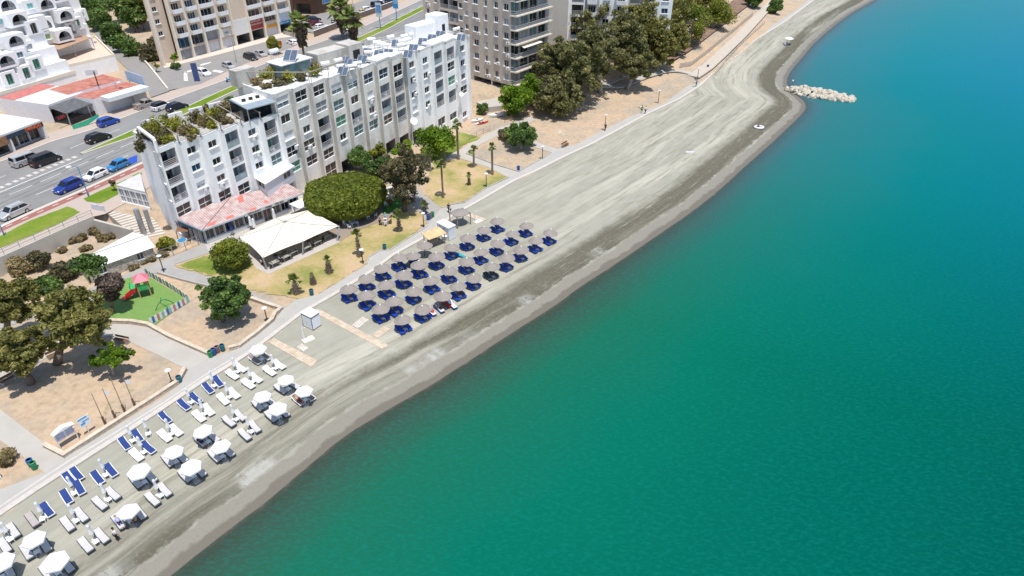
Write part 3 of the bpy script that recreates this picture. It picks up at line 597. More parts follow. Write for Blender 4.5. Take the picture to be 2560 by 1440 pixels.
def opening(B, O, u, n, x0, x1, z0, z1, code, glass='d', shade=0.0):
    "fill a hole in a wall; O: wall origin on plan, u along, n outward"
    up = Vector((0, 0, 1))
    def P(x, y, z): return Vector((O[0] + u.x * x + n.x * y, O[1] + u.y * x + n.y * y, z))
    g = GL[glass]; wd, ht = x1 - x0, z1 - z0
    def recess(mb, dpt, back=True):
        a, b, c, d = P(x0, 0, z0), P(x1, 0, z0), P(x1, 0, z1), P(x0, 0, z1); A, Bq, C_, D = P(x0, -dpt, z0), P(x1, -dpt, z0), P(x1, -dpt, z1), P(x0, -dpt, z1)
        mb.quad(a, b, Bq, A); mb.quad(d, D, C_, c); mb.quad(a, A, D, d); mb.quad(b, c, C_, Bq)
        if back: mb.quad(A, Bq, C_, D)
    if code in 'wgs':
        dpt = 0.16 if code != 's' else 0.35
        gm = B.mb(); gm.quad(P(x0, -dpt, z0), P(x1, -dpt, z0), P(x1, -dpt, z1), P(x0, -dpt, z1)); o = gm.build('window', g, B.o)
        f = B.mb(); recess(f, dpt - 0.01, back=False)
        nm = max(2, round(wd / (1.0 if code == 'w' else 1.3)))
        for k in range(nm + 1):
            x = x0 + 0.03 + (wd - 0.06) * k / nm; f.bar(P(x, -dpt + 0.03, z0), P(x, -dpt + 0.03, z1), 0.05, 0.05)
        for z in (z0 + 0.03, z1 - 0.03) + ((z0 + ht * 0.42,) if code == 'g' and ht > 1.7 else ()): f.bar(P(x0, -dpt + 0.035, z), P(x1, -dpt + 0.035, z), 0.05, 0.065)
        f.build('frame', FRAMEW if code != 's' else ALU, o)
        if code == 'w' and B.detail:
            sm = B.mb(); sm.box(P((x0 + x1) / 2, 0.05, z0 - 0.05), (wd + 0.3, 0.28, 0.09), math.atan2(u.y, u.x)); sm.build('sill', FRAMEW, o)
        if shade > 0:
            bl = B.mb(); bl.quad(P(x0 + .05, -dpt + .02, z1 - ht * shade), P(x1 - .05, -dpt + .02, z1 - ht * shade), P(x1 - .05, -dpt + .02, z1), P(x0 + .05, -dpt + .02, z1)); bl.build('blind', SHUT_W, o)
        return o
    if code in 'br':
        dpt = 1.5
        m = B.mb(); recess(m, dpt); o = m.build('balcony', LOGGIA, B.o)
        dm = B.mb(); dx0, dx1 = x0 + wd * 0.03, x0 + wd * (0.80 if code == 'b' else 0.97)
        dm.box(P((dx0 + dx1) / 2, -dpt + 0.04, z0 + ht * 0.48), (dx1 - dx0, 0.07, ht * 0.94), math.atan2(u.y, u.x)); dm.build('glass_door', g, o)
        rm = B.mb(); hh = 0.95
        if glass in 'tb':
            rm.box(P((x0 + x1) / 2, -0.06, z0 + 0.45), (wd - 0.04, 0.03, 0.8), math.atan2(u.y, u.x)); rm.bar(P(x0, -0.06, z0 + hh), P(x1, -0.06, z0 + hh), 0.06); rm.build('railing', RAILG, o)
        else:
            for z in (0.2, 0.45, 0.7, 0.95): rm.bar(P(x0, -0.06, z0 + z), P(x1, -0.06, z0 + z), 0.06)
            rm.build('railing', RAILM, o)
        # things people keep on balconies
        k = rnd.random()
        if B.detail and k < 0.75:
            fm = B.mb(); xx = x0 + wd * rnd.uniform(0.3, 0.7); fm.box(P(xx, -0.75, z0 + 0.36), (0.75, 0.7, 0.06), math.atan2(u.y, u.x)); fm.bar(P(xx, -0.75, z0), P(xx, -0.75, z0 + 0.34), 0.1); fm.box(P(xx + 0.5, -0.6, z0 + 0.4), (0.4, 0.4, 0.8), math.atan2(u.y, u.x)); fm.build('furniture', rnd.choice([WHITEP, WOOD, BLACK, STEEL]), o)
        return o
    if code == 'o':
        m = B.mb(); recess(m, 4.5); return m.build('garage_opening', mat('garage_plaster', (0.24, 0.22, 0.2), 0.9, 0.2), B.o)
    if code == 'p':
        # door behind a projecting balcony with a solid white parapet
        gm = B.mb(); gm.quad(P(x0, -0.15, z0), P(x1, -0.15, z0), P(x1, -0.15, z1), P(x0, -0.15, z1)); gm2 = B.mb(); recess(gm2, 0.14, back=False)
        o = gm.build('balcony_door', g, B.o); 
        for k in range(4):
            x = x0 + .03 + (wd - .06) * k / 3; gm2.bar(P(x, -0.11, z0), P(x, -0.11, z1), 0.06, 0.05)
        gm2.build('frame', FRAMEW, o)
        b = B.mb(); rz = math.atan2(u.y, u.x); e = 0.25; pr = 1.0; cx = (x0 + x1) / 2
        b.box(P(cx, pr / 2, z0 - 0.08), (wd + 2 * e, pr, 0.14), rz); b.box(P(cx, pr, z0 + 0.36), (wd + 2 * e, 0.12, 1.0), rz)
        for s in (x0 - e, x1 + e): b.box(P(s, pr / 2 - 0.06, z0 + 0.36), (0.12, pr - 0.12, 1.0), rz)
        b.build('balcony', FRAMEW, B.o); return o
def wall_col(B, O, hd, wd, rows, z0, key='wall'):
    "one vertical bay: rows = [(height, code, glass, x0frac, x1frac, sill, head, shade)] bottom up"
    u = Vector((math.cos(hd), math.sin(hd), 0)); n = Vector((math.sin(hd), -math.cos(hd), 0)); mb = B.wallmb(key)
    def P(x, z): return Vector((O[0] + u.x * x, O[1] + u.y * x, z))
    def q(x0, x1, za, zb):
        if x1 - x0 > 1e-4 and zb - za > 1e-4: mb.quad(P(x0, za), P(x1, za), P(x1, zb), P(x0, zb))
    z = z0
    for r in rows:
        h, code = r[0], r[1]
        if code == '.': q(0, wd, z, z + h); z += h; continue
        g = r[2]; dflt = {'w': (0.28, 0.72, 0.95, 2.2), 'g': (0.12, 0.88, 0.7, 2.45), 'b': (0.09, 0.91, 0.12, 2.5), 'r': (0.09, 0.91, 0.12, 2.5), 's': (0.06, 0.94, 0.15, 2.8), 'o': (0.05, 0.95, 0.02, 2.5), 'p': (0.25, 0.75, 0.1, 2.3)}[code]
        ov = r[3] if len(r) > 3 and r[3] else dflt
        xa, xb, za, zb = wd * ov[0], wd * ov[1], z + ov[2], min(z + h - 0.1, z + ov[3])
        q(0, xa, z, z + h); q(xb, wd, z, z + h); q(xa, xb, z, za); q(xa, xb, zb, z + h)
        opening(B, O, u, n, xa, xb, za, zb, code, g, r[4] if len(r) > 4 else 0)
        z += h
    return Vector((O[0] + u.x * wd, O[1] + u.y * wd)), z
def plainwall(B, a, b, z0, z1, key='wall'): B.wallmb(key).quad(V3(a, z0), V3(b, z0), V3(b, z1), V3(a, z1))
def parapet(B, pts, z, h=0.45, th=0.22, key='parapet', closed=True):
    mb = B.wallmb(key); n = len(pts)
    for i in range(n if closed else n - 1):
        a, b = Vector(pts[i][:2]), Vector(pts[(i + 1) % n][:2]); d = (b - a); l = d.length
        if l < 1e-3: continue
        d /= l; nn = Vector((-d.y, d.x)) * th / 2; c = (a + b) / 2 + nn
        mb.box((c.x, c.y, z + h / 2), (l, th, h), math.atan2(d.y, d.x))
# ------------------------------------------------------------------ the long white block on the front
HB = R(65)
UB = Vector((math.cos(HB), math.sin(HB))); NB = Vector((math.sin(HB), -math.cos(HB)))
ZTL, ZTR = 15.2, 17.8
F4 = lambda code, g, ov=None, sh=0: (2.75, code, g, ov, sh)
WSM = (0.28, 0.80, 0.95, 2.0)
leftcols = [
    [(3.3, '.'), (2.65, 'g', 'n', (0.06, 0.90, 0.35, 2.1)), F4('b', 'd'), F4('b', 'd'), F4('b', 'd')],
    [(3.3, '.'), (2.65, 'g', 'n', (0.12, 0.92, 0.35, 2.1)), F4('w', 'c', WSM, .55), F4('w', 'b', WSM), F4('w', 'd', WSM)],
    [(3.3, '.'), (2.65, 'g', 'd', (0.12, 0.92, 0.35, 2.1)), F4('w', 'n', WSM), F4('w', 'd', WSM), F4('w', 'd', WSM)],
    [(3.3, '.'), (2.65, 'g', 'd', (0.12, 0.92, 0.35, 2.1)), F4('b', 't'), F4('b', 'n'), F4('b', 't')],
    [(3.3, '.'), (2.65, '.'), F4('w', 'd', WSM), F4('w', 'd', WSM), F4('w', 'b', WSM)],
    [(3.3, '.'), (2.65, '.'), F4('g', 't'), F4('b', 'g'), F4('b', 'd')]]
BL = Bld('apartment_block', 'white four storey sawtooth apartment block over the red roofed restaurant, with a roof garden', 'apartment block', (-46, 100, ZL))
O = Vector((-49.95, 90.9)); ringL = []; backdir = Vector((math.cos(R(133)), math.sin(R(133))))
for ci, rows in enumerate(leftcols):
    ringL.append(O.copy()); e, z = wall_col(BL, O, HB, 3.12, rows, ZL)
    plainwall(BL, (e.x, e.y), (e + NB * 0.97), ZL, z + 0.45) if False else None
    ringL.append(e.copy()); nx = e + NB * 0.97
    BL.wallmb('pilaster').quad(V3(e, ZL), V3(nx, ZL), V3(nx, z), V3(e, z)); O = nx
ZLr = z; ringL.append(O.copy()); endL = O.copy()
# left end wall: leans outwards towards the ground, with small windows beside the front corner
A = ringL[0]; Bk = A + backdir * 10.2
foot = 0.0; wdir = (A - endL).normalized()
mb = BL.wallmb('wall'); 
a0, b0 = A + wdir * 0.0, Bk + wdir * foot
k = 0.26; M1 = A + (Bk - A) * k
for i, zz in enumerate([0.6, 3.9, 6.55, 9.3, 12.05]):
    pass
eu = (A - M1).normalized(); ehd = math.atan2(eu.y, eu.x)
wall_col(BL, M1, ehd, (A - M1).length, [(3.3, 'g', 'n', (0.1, 0.9, 0.6, 2.6))] + [(2.65, '.')] + [(2.75, 'w', 'd', (0.2, 0.85, 0.5, 2.2))] * 3, ZL)
mb.quad(V3(b0, ZL), V3(M1, ZL), V3(M1, ZLr), V3(Bk, ZLr))
Bk2 = endL + backdir * 10.2
mb.quad(V3(Bk2, ZL), V3(Bk, ZL), V3(Bk, ZLr), V3(Bk2, ZLr)); mb.quad(V3(endL, ZL), V3(Bk2, ZL), V3(Bk2, ZLr), V3(endL, ZLr))
rf = BL.wallmb('roof'); rf.poly([V3(p, ZLr - 0.02) for p in ringL] + [V3(Bk2, ZLr - 0.02), V3(Bk, ZLr - 0.02)])
parapet(BL, ringL, ZLr, 0.42, 0.25, closed=False); parapet(BL, [Bk2, Bk, A], ZLr, 0.42, 0.25, closed=False)
# concrete frame standing over the roof edge at the left end
fr = BL.wallmb('roof_frame')
def each_post(B, pts, z0, z1, wd, m, name='post'):
    for q in pts:
        pm = B.mb(); pm.bar(V3(q, z0), V3(q, z1), wd, wd); pm.build(name, m, B.o)
each_post(BL, (A, A + (Bk - A) * 0.55), ZLr, ZLr + 1.75, 0.35, WHITE)
fr.bar(V3(A, ZLr + 1.9), V3(A + (Bk - A) * 0.62, ZLr + 1.9), 0.4, 0.35)
for i in range(1, 6, 1):
    a = ringL[2 * i] if 2 * i < len(ringL) else endL; b = a + (Bk - A) * 0.92
    each_post(BL, (a + (b - a) * 0.03, b), ZLr, ZLr + 1.45, 0.14, STEEL)
    pb = BL.mb(); pb.bar(V3(a, ZLr + 1.5), V3(b, ZLr + 1.5), 0.13, 0.13); pb.build('pergola_beam', mat('old_timber', (0.36, 0.33, 0.27), 0.9, 0.2), BL.o)
    if i < 5:
        pm = BL.mb(); pm.box((b.x, b.y, ZLr + 0.9), (2.2, 0.25, 1.5), R(47)); pm.build('screen_wall', WHITE, BL.o)
for i in range(6):
    p = ringL[2 * i]; q = ringL[2 * i + 1]; pr = BL.mb(); pr.bar(V3(p, ZLr + 0.62), V3(q, ZLr + 0.62), 0.08); pr.bar(V3(q, ZLr + .62), V3(q + NB * .97, ZLr + .62), .08); pr.build('roof_rail', STEEL, BL.o)
BL.finish({'wall': WHITE, 'pilaster': WHITE, 'roof': ROOFG, 'parapet': WHITE, 'roof_frame': WHITE})
# rooftop glazed veranda under a blue canopy
vr = thing('roof_veranda', 'blue roofed glass veranda on the white block beside the roof garden', 'veranda', (0, 0, 0)); vo = endL + UB * -0.6 + backdir * 0.3
vr.location = (*vo, ZLr); m_ = MB((*vo, ZLr)); vd = (Bk - A).normalized(); vu = Vector((math.cos(R(47.6)), math.sin(R(47.6))))
c = [vo - vu * 4.6, vo + vu * 0.3, vo + vu * 0.3 + vd * 6.5, vo - vu * 4.6 + vd * 6.5]
m_.prism(c, ZLr + 2.35, ZLr + 2.5); m_.build('canopy', mat('blue_grey_roof', (0.30, 0.36, 0.40), 0.5, 0.15), vr)
c2 = [vo - vu * 4.6, vo - vu * 1.5 + vd * 1.0, vo - vu * 1.0 + vd * 6.3, vo - vu * 4.3 + vd * 6.3]
m_ = MB((*vo, ZLr)); m_.prism([c[0] + vd * 2.4 + vu * .3, c[1] + vd * 2.4 - vu * .3, c[2] - vd * .1 - vu * .3, c[3] - vd * .1 + vu * .3], ZLr + 2.5, ZLr + 2.56); m_.build('roof_slab', ROOFW, vr)
m_ = MB((*vo, ZLr))
for q in c:
    m_ = MB((*vo, ZLr)); m_.bar(V3(q, ZLr), V3(q, ZLr + 2.35), 0.12); m_.build('post', STEEL, vr)
m_ = MB((*vo, ZLr)); m_.bar(V3(c[0] + vd * 2, ZLr + 1.2), V3(c[1] + vd * 2, ZLr + 1.2), 0.05, 2.3); m_.bar(V3(c[1] + vd * 2, ZLr + 1.2), V3(c[2], ZLr + 1.2), 0.05, 2.3); m_.bar(V3(c[0] + vd * 2, ZLr + 1.2), V3(c[3], ZLr + 1.2), 0.05, 2.3); m_.build('glass_panel', G_DARK, vr)
for i in range(3):
    q = vo - vu * (3.4 - 1.2 * i) + vd * 3.6; ac = MB(); ac.box((0, 0, 0.2), (0.55, 0.4, 0.4)); ac.cyl((0, -0.205, 0.2), (0, -0.19, 0.2), 0.15)
    tag(ac.build('roof_vent', BLACK, loc=(*q, ZLr + 2.56), rz=R(40)), f'{["left", "middle", "right"][i]} one of three small black vents on the blue veranda roof', 'vent', 'vents on the veranda roof')
# --- right-hand, taller part
BR = Bld('apartment_block', 'tall sawtooth block, grey stained then white, with solar panels crowding its roof', 'apartment block', (-24, 124, ZL))
F5 = lambda code, g='d', ov=None, sh=0: (2.8, code, g, ov, sh)
GR = lambda code='o', g='d', ov=None: (3.2, code, g, ov)
SM = (0.26, 0.74, 0.95, 2.15); BG = (0.12, 0.9, 0.75, 2.5); MD = (0.2, 0.8, 0.9, 2.3)
rc = [
    [(3.2, '.'), F5('g', 'g', BG), F5('g', 'd', BG), F5('w', 'w', MD), F5('g', 'd', MD), F5('g', 't', BG, .6)],
    [(3.2, '.'), F5('g', 'n', BG), F5('g', 'n', BG), F5('w', 'd', SM), F5('g', 'c', BG), F5('g', 'd', BG)],
    [GR('g', 'n', (0.08, 0.92, 0.3, 2.9)), F5('g', 'n', BG), F5('r', 'd'), F5('r', 'd'), F5('g', 'c', BG), F5('g', 'd', BG)],
    [GR('o'), F5('w', 'd', SM), F5('g', 'g', BG), F5('g', 't', BG), F5('g', 't', BG, .5), F5('.')],
    [GR('w', 'w'), F5('g', 't', BG), F5('b', 'd'), F5('g', 'd', MD), F5('g', 't', BG, .4), F5('.')],
    [GR('o'), F5('g', 't', BG), F5('w', 'n', SM), F5('w', 'w', SM), F5('g', 'b', BG), F5('.')],
    [GR('o'), F5('g', 'n', BG), F5('b', 't'), F5('b', 'c'), F5('g', 'b', BG), F5('.')],
    [GR('o'), F5('b', 'd'), F5('b', 'd'), F5('b', 'd'), F5('g', 'd', (0.1, 0.9, 0.2, 2.5)), F5('.')],
    [GR('o'), F5('w', 'w', SM), F5('w', 'd', SM), F5('w', 'n', SM), F5('w', 'n', SM), F5('.')],
    [GR('g', 'd', (0.1, 0.9, 0.3, 2.2)), F5('w', 'd', SM), F5('w', 'd', SM), F5('w', 'n', SM), F5('w', 'b', SM), F5('.')],
    [GR('g', 'd', (0.1, 0.9, 1.3, 2.9)), F5('b', 'd'), F5('b', 't'), F5('b', 'd'), F5('b', 't'), F5('.')],
    [GR('g', 'd', (0.1, 0.9, 1.5, 2.9)), F5('b', 'n'), F5('g', 'g', BG), F5('g', 'd', BG), F5('b', 'd'), F5('.')],
    [GR('w', 'd', SM), F5('g', 'd', BG), F5('w', 'd', SM), F5('w', 'd', SM), F5('w', 'd', SM), F5('.')]]
for i, rws in enumerate(rc):
    if rws[-1][1] == '.':      # five glazed storeys: top row moved up
        rws[:] = [(5.2 if rws[0][1] != 'w' else 5.2, *rws[0][1:])] + [(2.85, *r[1:]) for r in rws[1:5]] + [(0.6, '.')]
    else: rws.append((0.0, '.'))
O = endL.copy(); ringR = [O.copy()]
O = endL - NB * 0.75 + UB * 0.1
for ci, rows in enumerate(rc):
    key = 'wall' if ci >= 8 else 'stained_wall'; ringR.append(O.copy())
    e, z = wall_col(BR, O, HB, 3.62, rows, ZL, key); ringR.append(e.copy()); nx = e + NB * 0.75
    pk = 'pilaster' if ci >= 8 else 'stained_pilaster'
    BR.wallmb(pk).quad(V3(e, ZL), V3(nx, ZL), V3(nx, 17.8), V3(e, 17.8))
    if z < 17.8: BR.wallmb(key).quad(V3(O, z), V3(e, z), V3(e, 17.8), V3(O, 17.8))
    O = nx
ZRr = 17.8; ringR.append(O.copy()); endR = O.copy(); ringR = ringR[1:]; bd = Vector((math.cos(R(140)), math.sin(R(140))))
Rb1, Rb2 = ringR[0] + bd * 10.5, endR + bd * 10.5
plainwall(BR, endR, Rb2, ZL, ZRr); plainwall(BR, Rb2, Rb1, ZL, ZRr); plainwall(BR, Rb1, ringR[0], ZL, ZRr, 'stained_wall')
BR.wallmb('roof').poly([V3(p, ZRr - 0.02) for p in ringR] + [V3(Rb2, ZRr - .02), V3(Rb1, ZRr - .02)])
parapet(BR, ringR, ZRr, 0.4, 0.25, 'parapet', False); parapet(BR, [endR, Rb2, Rb1, ringR[0]], ZRr, 0.4, 0.25, 'parapet', False)
def frame_pt(a, b): return ringR[0] + (endR - ringR[0]) * a + bd * 10.5 * b
LU = (endR - ringR[0]).normalized(); LH = math.atan2(LU.y, LU.x)
def roofbox(name, a, b, ln, wd, h, m, key):
    c = frame_pt(a, b); mb = BR.mb(); mb.box((c.x, c.y, ZRr + h / 2), (ln, wd, h), LH); mb.build(name, m, BR.o)
# white flat canopies over two bays, red one near the end
for i, h, m in ((6, 0.5, WHITE), (10, 0.42, WHITE)):
    p, q = ringR[2 * i], ringR[2 * i + 3]; mb = BR.mb(); mb.prism([p, ringR[2 * i + 1], ringR[2 * i + 2], q, q + bd * 3, p + bd * 3], ZRr + 0.25, ZRr + 0.25 + h); mb.build('bay_canopy', ROOFW if i < 9 else WHITE, BR.o)
p, q = ringR[22], ringR[23]; mb = BR.mb(); mb.prism([p + bd * .3, q + bd * .3, q + bd * 3.2, p + bd * 3.2], ZRr, ZRr + 0.46); mb.build('bay_canopy', mat('red_tile_roof', (0.62, 0.2, 0.15), 0.8, 0.15), BR.o)
# stair heads
m_ = BR.mb(); c = frame_pt(0.88, 0.78); m_.box((c.x, c.y, ZRr + 1.3), (6.5, 3.0, 2.6), LH); m_.build('stair_head', WHITE, BR.o)
m_ = BR.mb(); c = frame_pt(0.965, 0.72); m_.box((c.x, c.y, ZRr + 1.9), (3.2, 3.4, 3.8), LH); sh_ = m_.build('stair_head', WHITE, BR.o)
m_ = BR.mb(); c2 = c + Vector((math.sin(LH), -math.cos(LH))) * 1.72; m_.box((c2.x, c2.y, ZRr + 1.0), (0.9, 0.06, 2.0), LH); m_.build('door', DARK, sh_)
m_ = BR.mb(); c = frame_pt(0.37, 0.72); m_.box((c.x, c.y, ZRr + 1.3), (8.0, 3.2, 2.6), LH); m_.build('stair_head', WSTAIN2, BR.o)
m_ = BR.mb(); c = frame_pt(0.455, 0.66); m_.box((c.x, c.y, ZRr + 1.5), (3.2, 3.6, 3.0), LH); sh_ = m_.build('stair_head', WSTAIN2, BR.o)
m_ = BR.mb(); c2 = c + Vector((math.sin(LH), -math.cos(LH))) * 1.82; m_.box((c2.x, c2.y, ZRr + 1.0), (1.6, 0.06, 2.0), LH); m_.build('door', DARK, sh_)
# roof garden terrace on the left of the taller block: wall, rail and glazed room
m_ = BR.mb(); c = frame_pt(0.02, 0.92); m_.box((c.x, c.y, ZRr + 1.3), (3.6, 2.0, 2.6), LH); m_.build('stair_head', WSTAIN2, BR.o)
m_ = BR.mb(); c = frame_pt(0.20, 0.80); m_.box((c.x, c.y, ZRr + 1.1), (6.0, 3.4, 2.2), LH); gr = m_.build('garden_room', G_TEAL, BR.o); m_ = BR.mb(); m_.box((c.x, c.y, ZRr + 2.27), (6.6, 4.2, 0.14), LH); m_.build('roof', ROOFW, gr)
for (a0_, b0_), (a1_, b1_) in (((0.0, 0.97), (0.16, 0.03)), ((0.16, 0.03), (0.33, 0.10))):
    p, q = frame_pt(a0_, b0_), frame_pt(a1_, b1_); m_ = BR.mb(); m_.bar(V3(p, ZRr + 2.1), V3(q, ZRr + 2.1), 0.14, 0.16)
    for t in (0.02, 0.5, 0.98): r_ = p + (q - p) * t; m_.bar(V3(r_, ZRr), V3(r_, ZRr + 2.1), 0.1)
    m_.build('pergola_beam', MATS['old_timber'], BR.o)
m_ = BR.mb()
for a, b in ((0.80, 1.0), (0.985, 1.0)): pass
p, q, r_ = frame_pt(0.5, 0.99), frame_pt(0.985, 0.99), frame_pt(0.99, 0.05)
for s_, t_ in ((p, q), (q, r_)):
    L_ = (t_ - s_).length
    for z in (0.75, 1.25): m_.bar(V3(s_, ZRr + z), V3(t_, ZRr + z), 0.05)
    for k in range(int(L_ / 1.6) + 1): w_ = s_ + (t_ - s_) * min(1, k * 1.6 / L_); m_.bar(V3(w_, ZRr), V3(w_, ZRr + 1.25), 0.05)
m_.build('roof_railing', ALU, BR.o)
BR.finish({'wall': WHITE, 'stained_wall': WSTAIN, 'pilaster': stain('white_worn', (0.84, 0.84, 0.83), (0.46, 0.46, 0.44), 0.45, 0.6), 'stained_pilaster': WSTAIN2, 'roof': ROOFW, 'parapet': stain('parapet_worn', (0.72, 0.71, 0.68), (0.4, 0.39, 0.36), 0.6, 0.8)})
# drain pipe on the facade
# --- air conditioners on the sea front (each could be lifted away)
acm = MB(); acm.box((0, 0.02, 0), (0.85, 0.34, 0.62)); ac0 = acm.build('air_conditioner', WHITEP); fan = MB(); fan.cyl((0.12, -0.155, 0), (0.12, -0.185, 0), 0.22, n=12); fan.build('fan_grille', mat('grey_grille', (0.3, 0.3, 0.31), 0.6), ac0); br = MB(); br.box((-0.3, 0.1, -0.36), (0.06, 0.4, 0.1)); br.box((0.3, 0.1, -0.36), (0.06, 0.4, 0.1)); br.build('bracket', STEEL, ac0)
first_ac = [True]
def put_ac(p, rz, label, group='air conditioners on the sea front'):
    if first_ac[0]:
        first_ac[0] = False; ac0.location = p; ac0.rotation_euler = (0, 0, rz); tag(ac0, label, 'air conditioner', group); return ac0
    return dup(ac0, p, rz, label, group)
def bay_pt(ring, i, x, z, out=0.22): a, b = ring[2 * i], ring[2 * i + 1]; p = a + (b - a) * x + NB * out; return (p.x, p.y, z)
for i, x, z, lb in ((1, .72, 7.2, 'under the shuttered window of the second bay'), (2, .45, 7.0, 'under the lowest window of the third bay'), (4, .55, 12.6, 'under the top window of the fifth bay'), (4, .62, 9.9, 'between two upper windows of the fifth bay')):
    put_ac(bay_pt(ringL, i, x, z), HB, 'white air conditioner ' + lb + ' over the restaurant')
for i, x, z, lb in ((0, .8, 8.6, 'left edge bay of the stained block, third floor'), (1, .45, 7.9, 'second bay of the stained block'), (5, .62, 8.8, 'under the brown window of the sixth stained bay'), (5, .5, 11.8, 'below the shuttered window of the sixth stained bay'), (8, .5, 13.0, 'under the top window of the first clean white bay'), (8, .6, 10.2, 'mid height on the first clean white bay'), (9, .7, 13.1, 'under the top window of the second clean white bay'), (9, .5, 7.0, 'low on the second clean white bay'), (11, 1.02, 9.3, 'beside the balcony near the far end of the white block')):
    put_ac(bay_pt(ringR, i, x, z), HB, 'white air conditioner, ' + lb)
def dish(p, r, rz, label):
    t = thing('satellite_dish', label, 'satellite dish', p, rz); m_ = MB(); m_.lathe([(0.02, 0.0), (r * .5, 0.04), (r, 0.16)], 14); o = m_.build('reflector', WHITEP, t, True); o.rotation_euler = (R(60), 0, 0); m_ = MB(); m_.cyl((0, 0.3, -0.4), (0, 0.02, 0), 0.035); m_.cyl((0, 0, 0), (0, -r * .7, 0.1), 0.02); m_.build('arm', STEEL, t)
dish(bay_pt(ringR, 8, 0.0, 5.6, 0.6), 0.75, R(20), 'large white satellite dish low on the facade between stained and white bays')
dish(bay_pt(ringR, 12, -0.1, 7.2, 0.5), 0.5, R(20), 'small white satellite dish near the far white end of the block')
# --- solar water heaters on the roof
def tank_proto():
    t = thing('water_tank', None, 'water tank'); m_ = MB(); m_.cyl((-0.75, 0, 1.15), (0.75, 0, 1.15), 0.34, n=14); m_.cyl((-0.82, 0, 1.15), (-0.75, 0, 1.15), 0.22, 0.34, 14); m_.cyl((0.75, 0, 1.15), (0.82, 0, 1.15), 0.34, 0.22, 14); m_.build('tank', WHITEP, t, False)
    m_ = MB()
    for x in (-0.5, 0.5):
        for y in (-0.3, 0.3): m_.bar((x, y, 0), (x, y * .6, 0.95), 0.05)
        m_.bar((x, -0.3, 0.82), (x, 0.3, 0.82), 0.05)
    m_.bar((-0.5, .3, .4), (0.5, .3, .4), 0.04); m_.build('stand', STEEL, t); return t
def panel_proto():
    t = thing('solar_panel', None, 'solar panel'); m_ = MB()
    for x in (-0.52, 0.52): m_.box((x, 0, 0.75), (0.96, 1.9, 0.07), 0, 0, 1, R(40))
    m_.build('collector', mat('solar_glass', (0.10, 0.13, 0.18), 0.2, 0.3, 3, spec=0.6), t); m_ = MB()
    for x in (-1.03, 0, 1.03): m_.box((x, 0, 0.76), (0.06, 1.96, 0.09), 0, 0, 1, R(40))
    for y, z in ((-0.75, 0.15), (0.75, 1.38)): m_.box((0, y, z + 0.0), (2.1, 0.06, 0.09), 0, 0, 1, R(40))
    for x in (-0.9, 0.9): m_.bar((x, 0.7, 0), (x, 0.7, 1.3), 0.05); m_.bar((x, -0.7, 0), (x, 0.7, 0.0), 0.04)
    m_.build('frame', ALU, t); return t
TANK, PANEL = tank_proto(), panel_proto(); used = set()
def put(proto, p, rz, label, group):
    if proto.name not in used:
        used.add(proto.name); proto.location = p; proto.rotation_euler = (0, 0, rz); return tag(proto, label, None, group)
    return dup(proto, p, rz, label, group)
TK = [(838, 134), (845, 150), (852, 165), (880, 165), (893, 158), (812, 158), (906, 120), (928, 98), (921, 130), (942, 105), (951, 109), (976, 92), (1010, 90), (1019, 98), (1030, 85), (1005, 102), (962, 112), (775, 153), (797, 150), (1141, 72), (1068, 66), (1088, 60), (1002, 112)]
PN = [(862, 150), (905, 148), (918, 130), (946, 135), (970, 132), (990, 108), (1020, 135), (1033, 120), (1056, 104), (1079, 95), (1099, 86), (1153, 94), (857, 178), (880, 158)]
def near_words(u):
    return 'over the stained bays' if u < 900 else ('over the middle bays' if u < 1000 else 'over the white far bays')
for i, (u, v) in enumerate(sorted(TK)):
    p = at(u, v, ZRr + 1.15); put(TANK, (p.x, p.y, ZRr), R(rnd.uniform(15, 50)), f'white water tank, {ORD[i] + " from the left" if i < 12 else ORD[22 - i] + " from the right"} on the roof {near_words(u)}', 'water tanks on the roof')
for i, (u, v) in enumerate(sorted(PN)):
    p = at(u, v, ZRr + 0.65); o_ = put(PANEL, (p.x, p.y, ZRr), R(-12 + rnd.uniform(-6, 6)), f'tilted blue solar collector, {ORD[i]} from the left on the roof {near_words(u)}', 'solar collectors on the roof'); o_.scale = (.85, .85, .85)
p = at(750, 148, ZRr + 2.34); c = frame_pt(0.20, 0.80); dup(PANEL, (c.x + 0.5, c.y - 0.5, ZRr + 2.34), R(-10), 'wide solar collector alone on the roof garden room', 'solar collectors on the roof', scale=1.1)
dup(TANK, (c.x - 2.6, c.y + 0.6, ZRr + 2.34), R(60), 'white water tank beside the lone collector on the garden room roof', 'water tanks on the roof', scale=1.1)
# ------------------------------------------------------------------ restaurant wing in front of the white block
def P2(u, v, z): p = at(u, v, z); return Vector((p.x, p.y))
RS = Bld('restaurant', 'restaurant wing with faded red ribbed lean-to roof under the white block', 'restaurant', (-42, 97, ZL))
rA, rB, rC, rD = P2(441, 546, 4.3), P2(506, 575, 3.4), P2(760, 481, 3.4), P2(719, 459, 4.3)
hip = P2(577, 489, 4.6)
rdir = (rC - rB).normalized()
red = ribbed('faded_red_roof', (0.50, 0.31, 0.285), (0.60, 0.50, 0.475), 0.34, (rdir.x, rdir.y))
m_ = RS.mb(); top_r = [(rA.x, rA.y, 4.3), (hip.x, hip.y, 4.45), (rD.x, rD.y, 4.3)]; m_.add([(rA.x, rA.y, 4.3), (rB.x, rB.y, 3.4), (rC.x, rC.y, 3.4), (rD.x, rD.y, 4.3), (hip.x, hip.y, 4.45)], [(0, 1, 4), (1, 2, 4), (2, 3, 4)]); rf_o = RS.part(m_, 'roof', red)
m_ = RS.mb(); m_.bar((rB.x, rB.y, 3.44), (hip.x, hip.y, 4.49), 0.12, 0.05); m_.build('ridge_cap', mat('ridge_brown', (0.3, 0.18, 0.16), 0.8), rf_o)
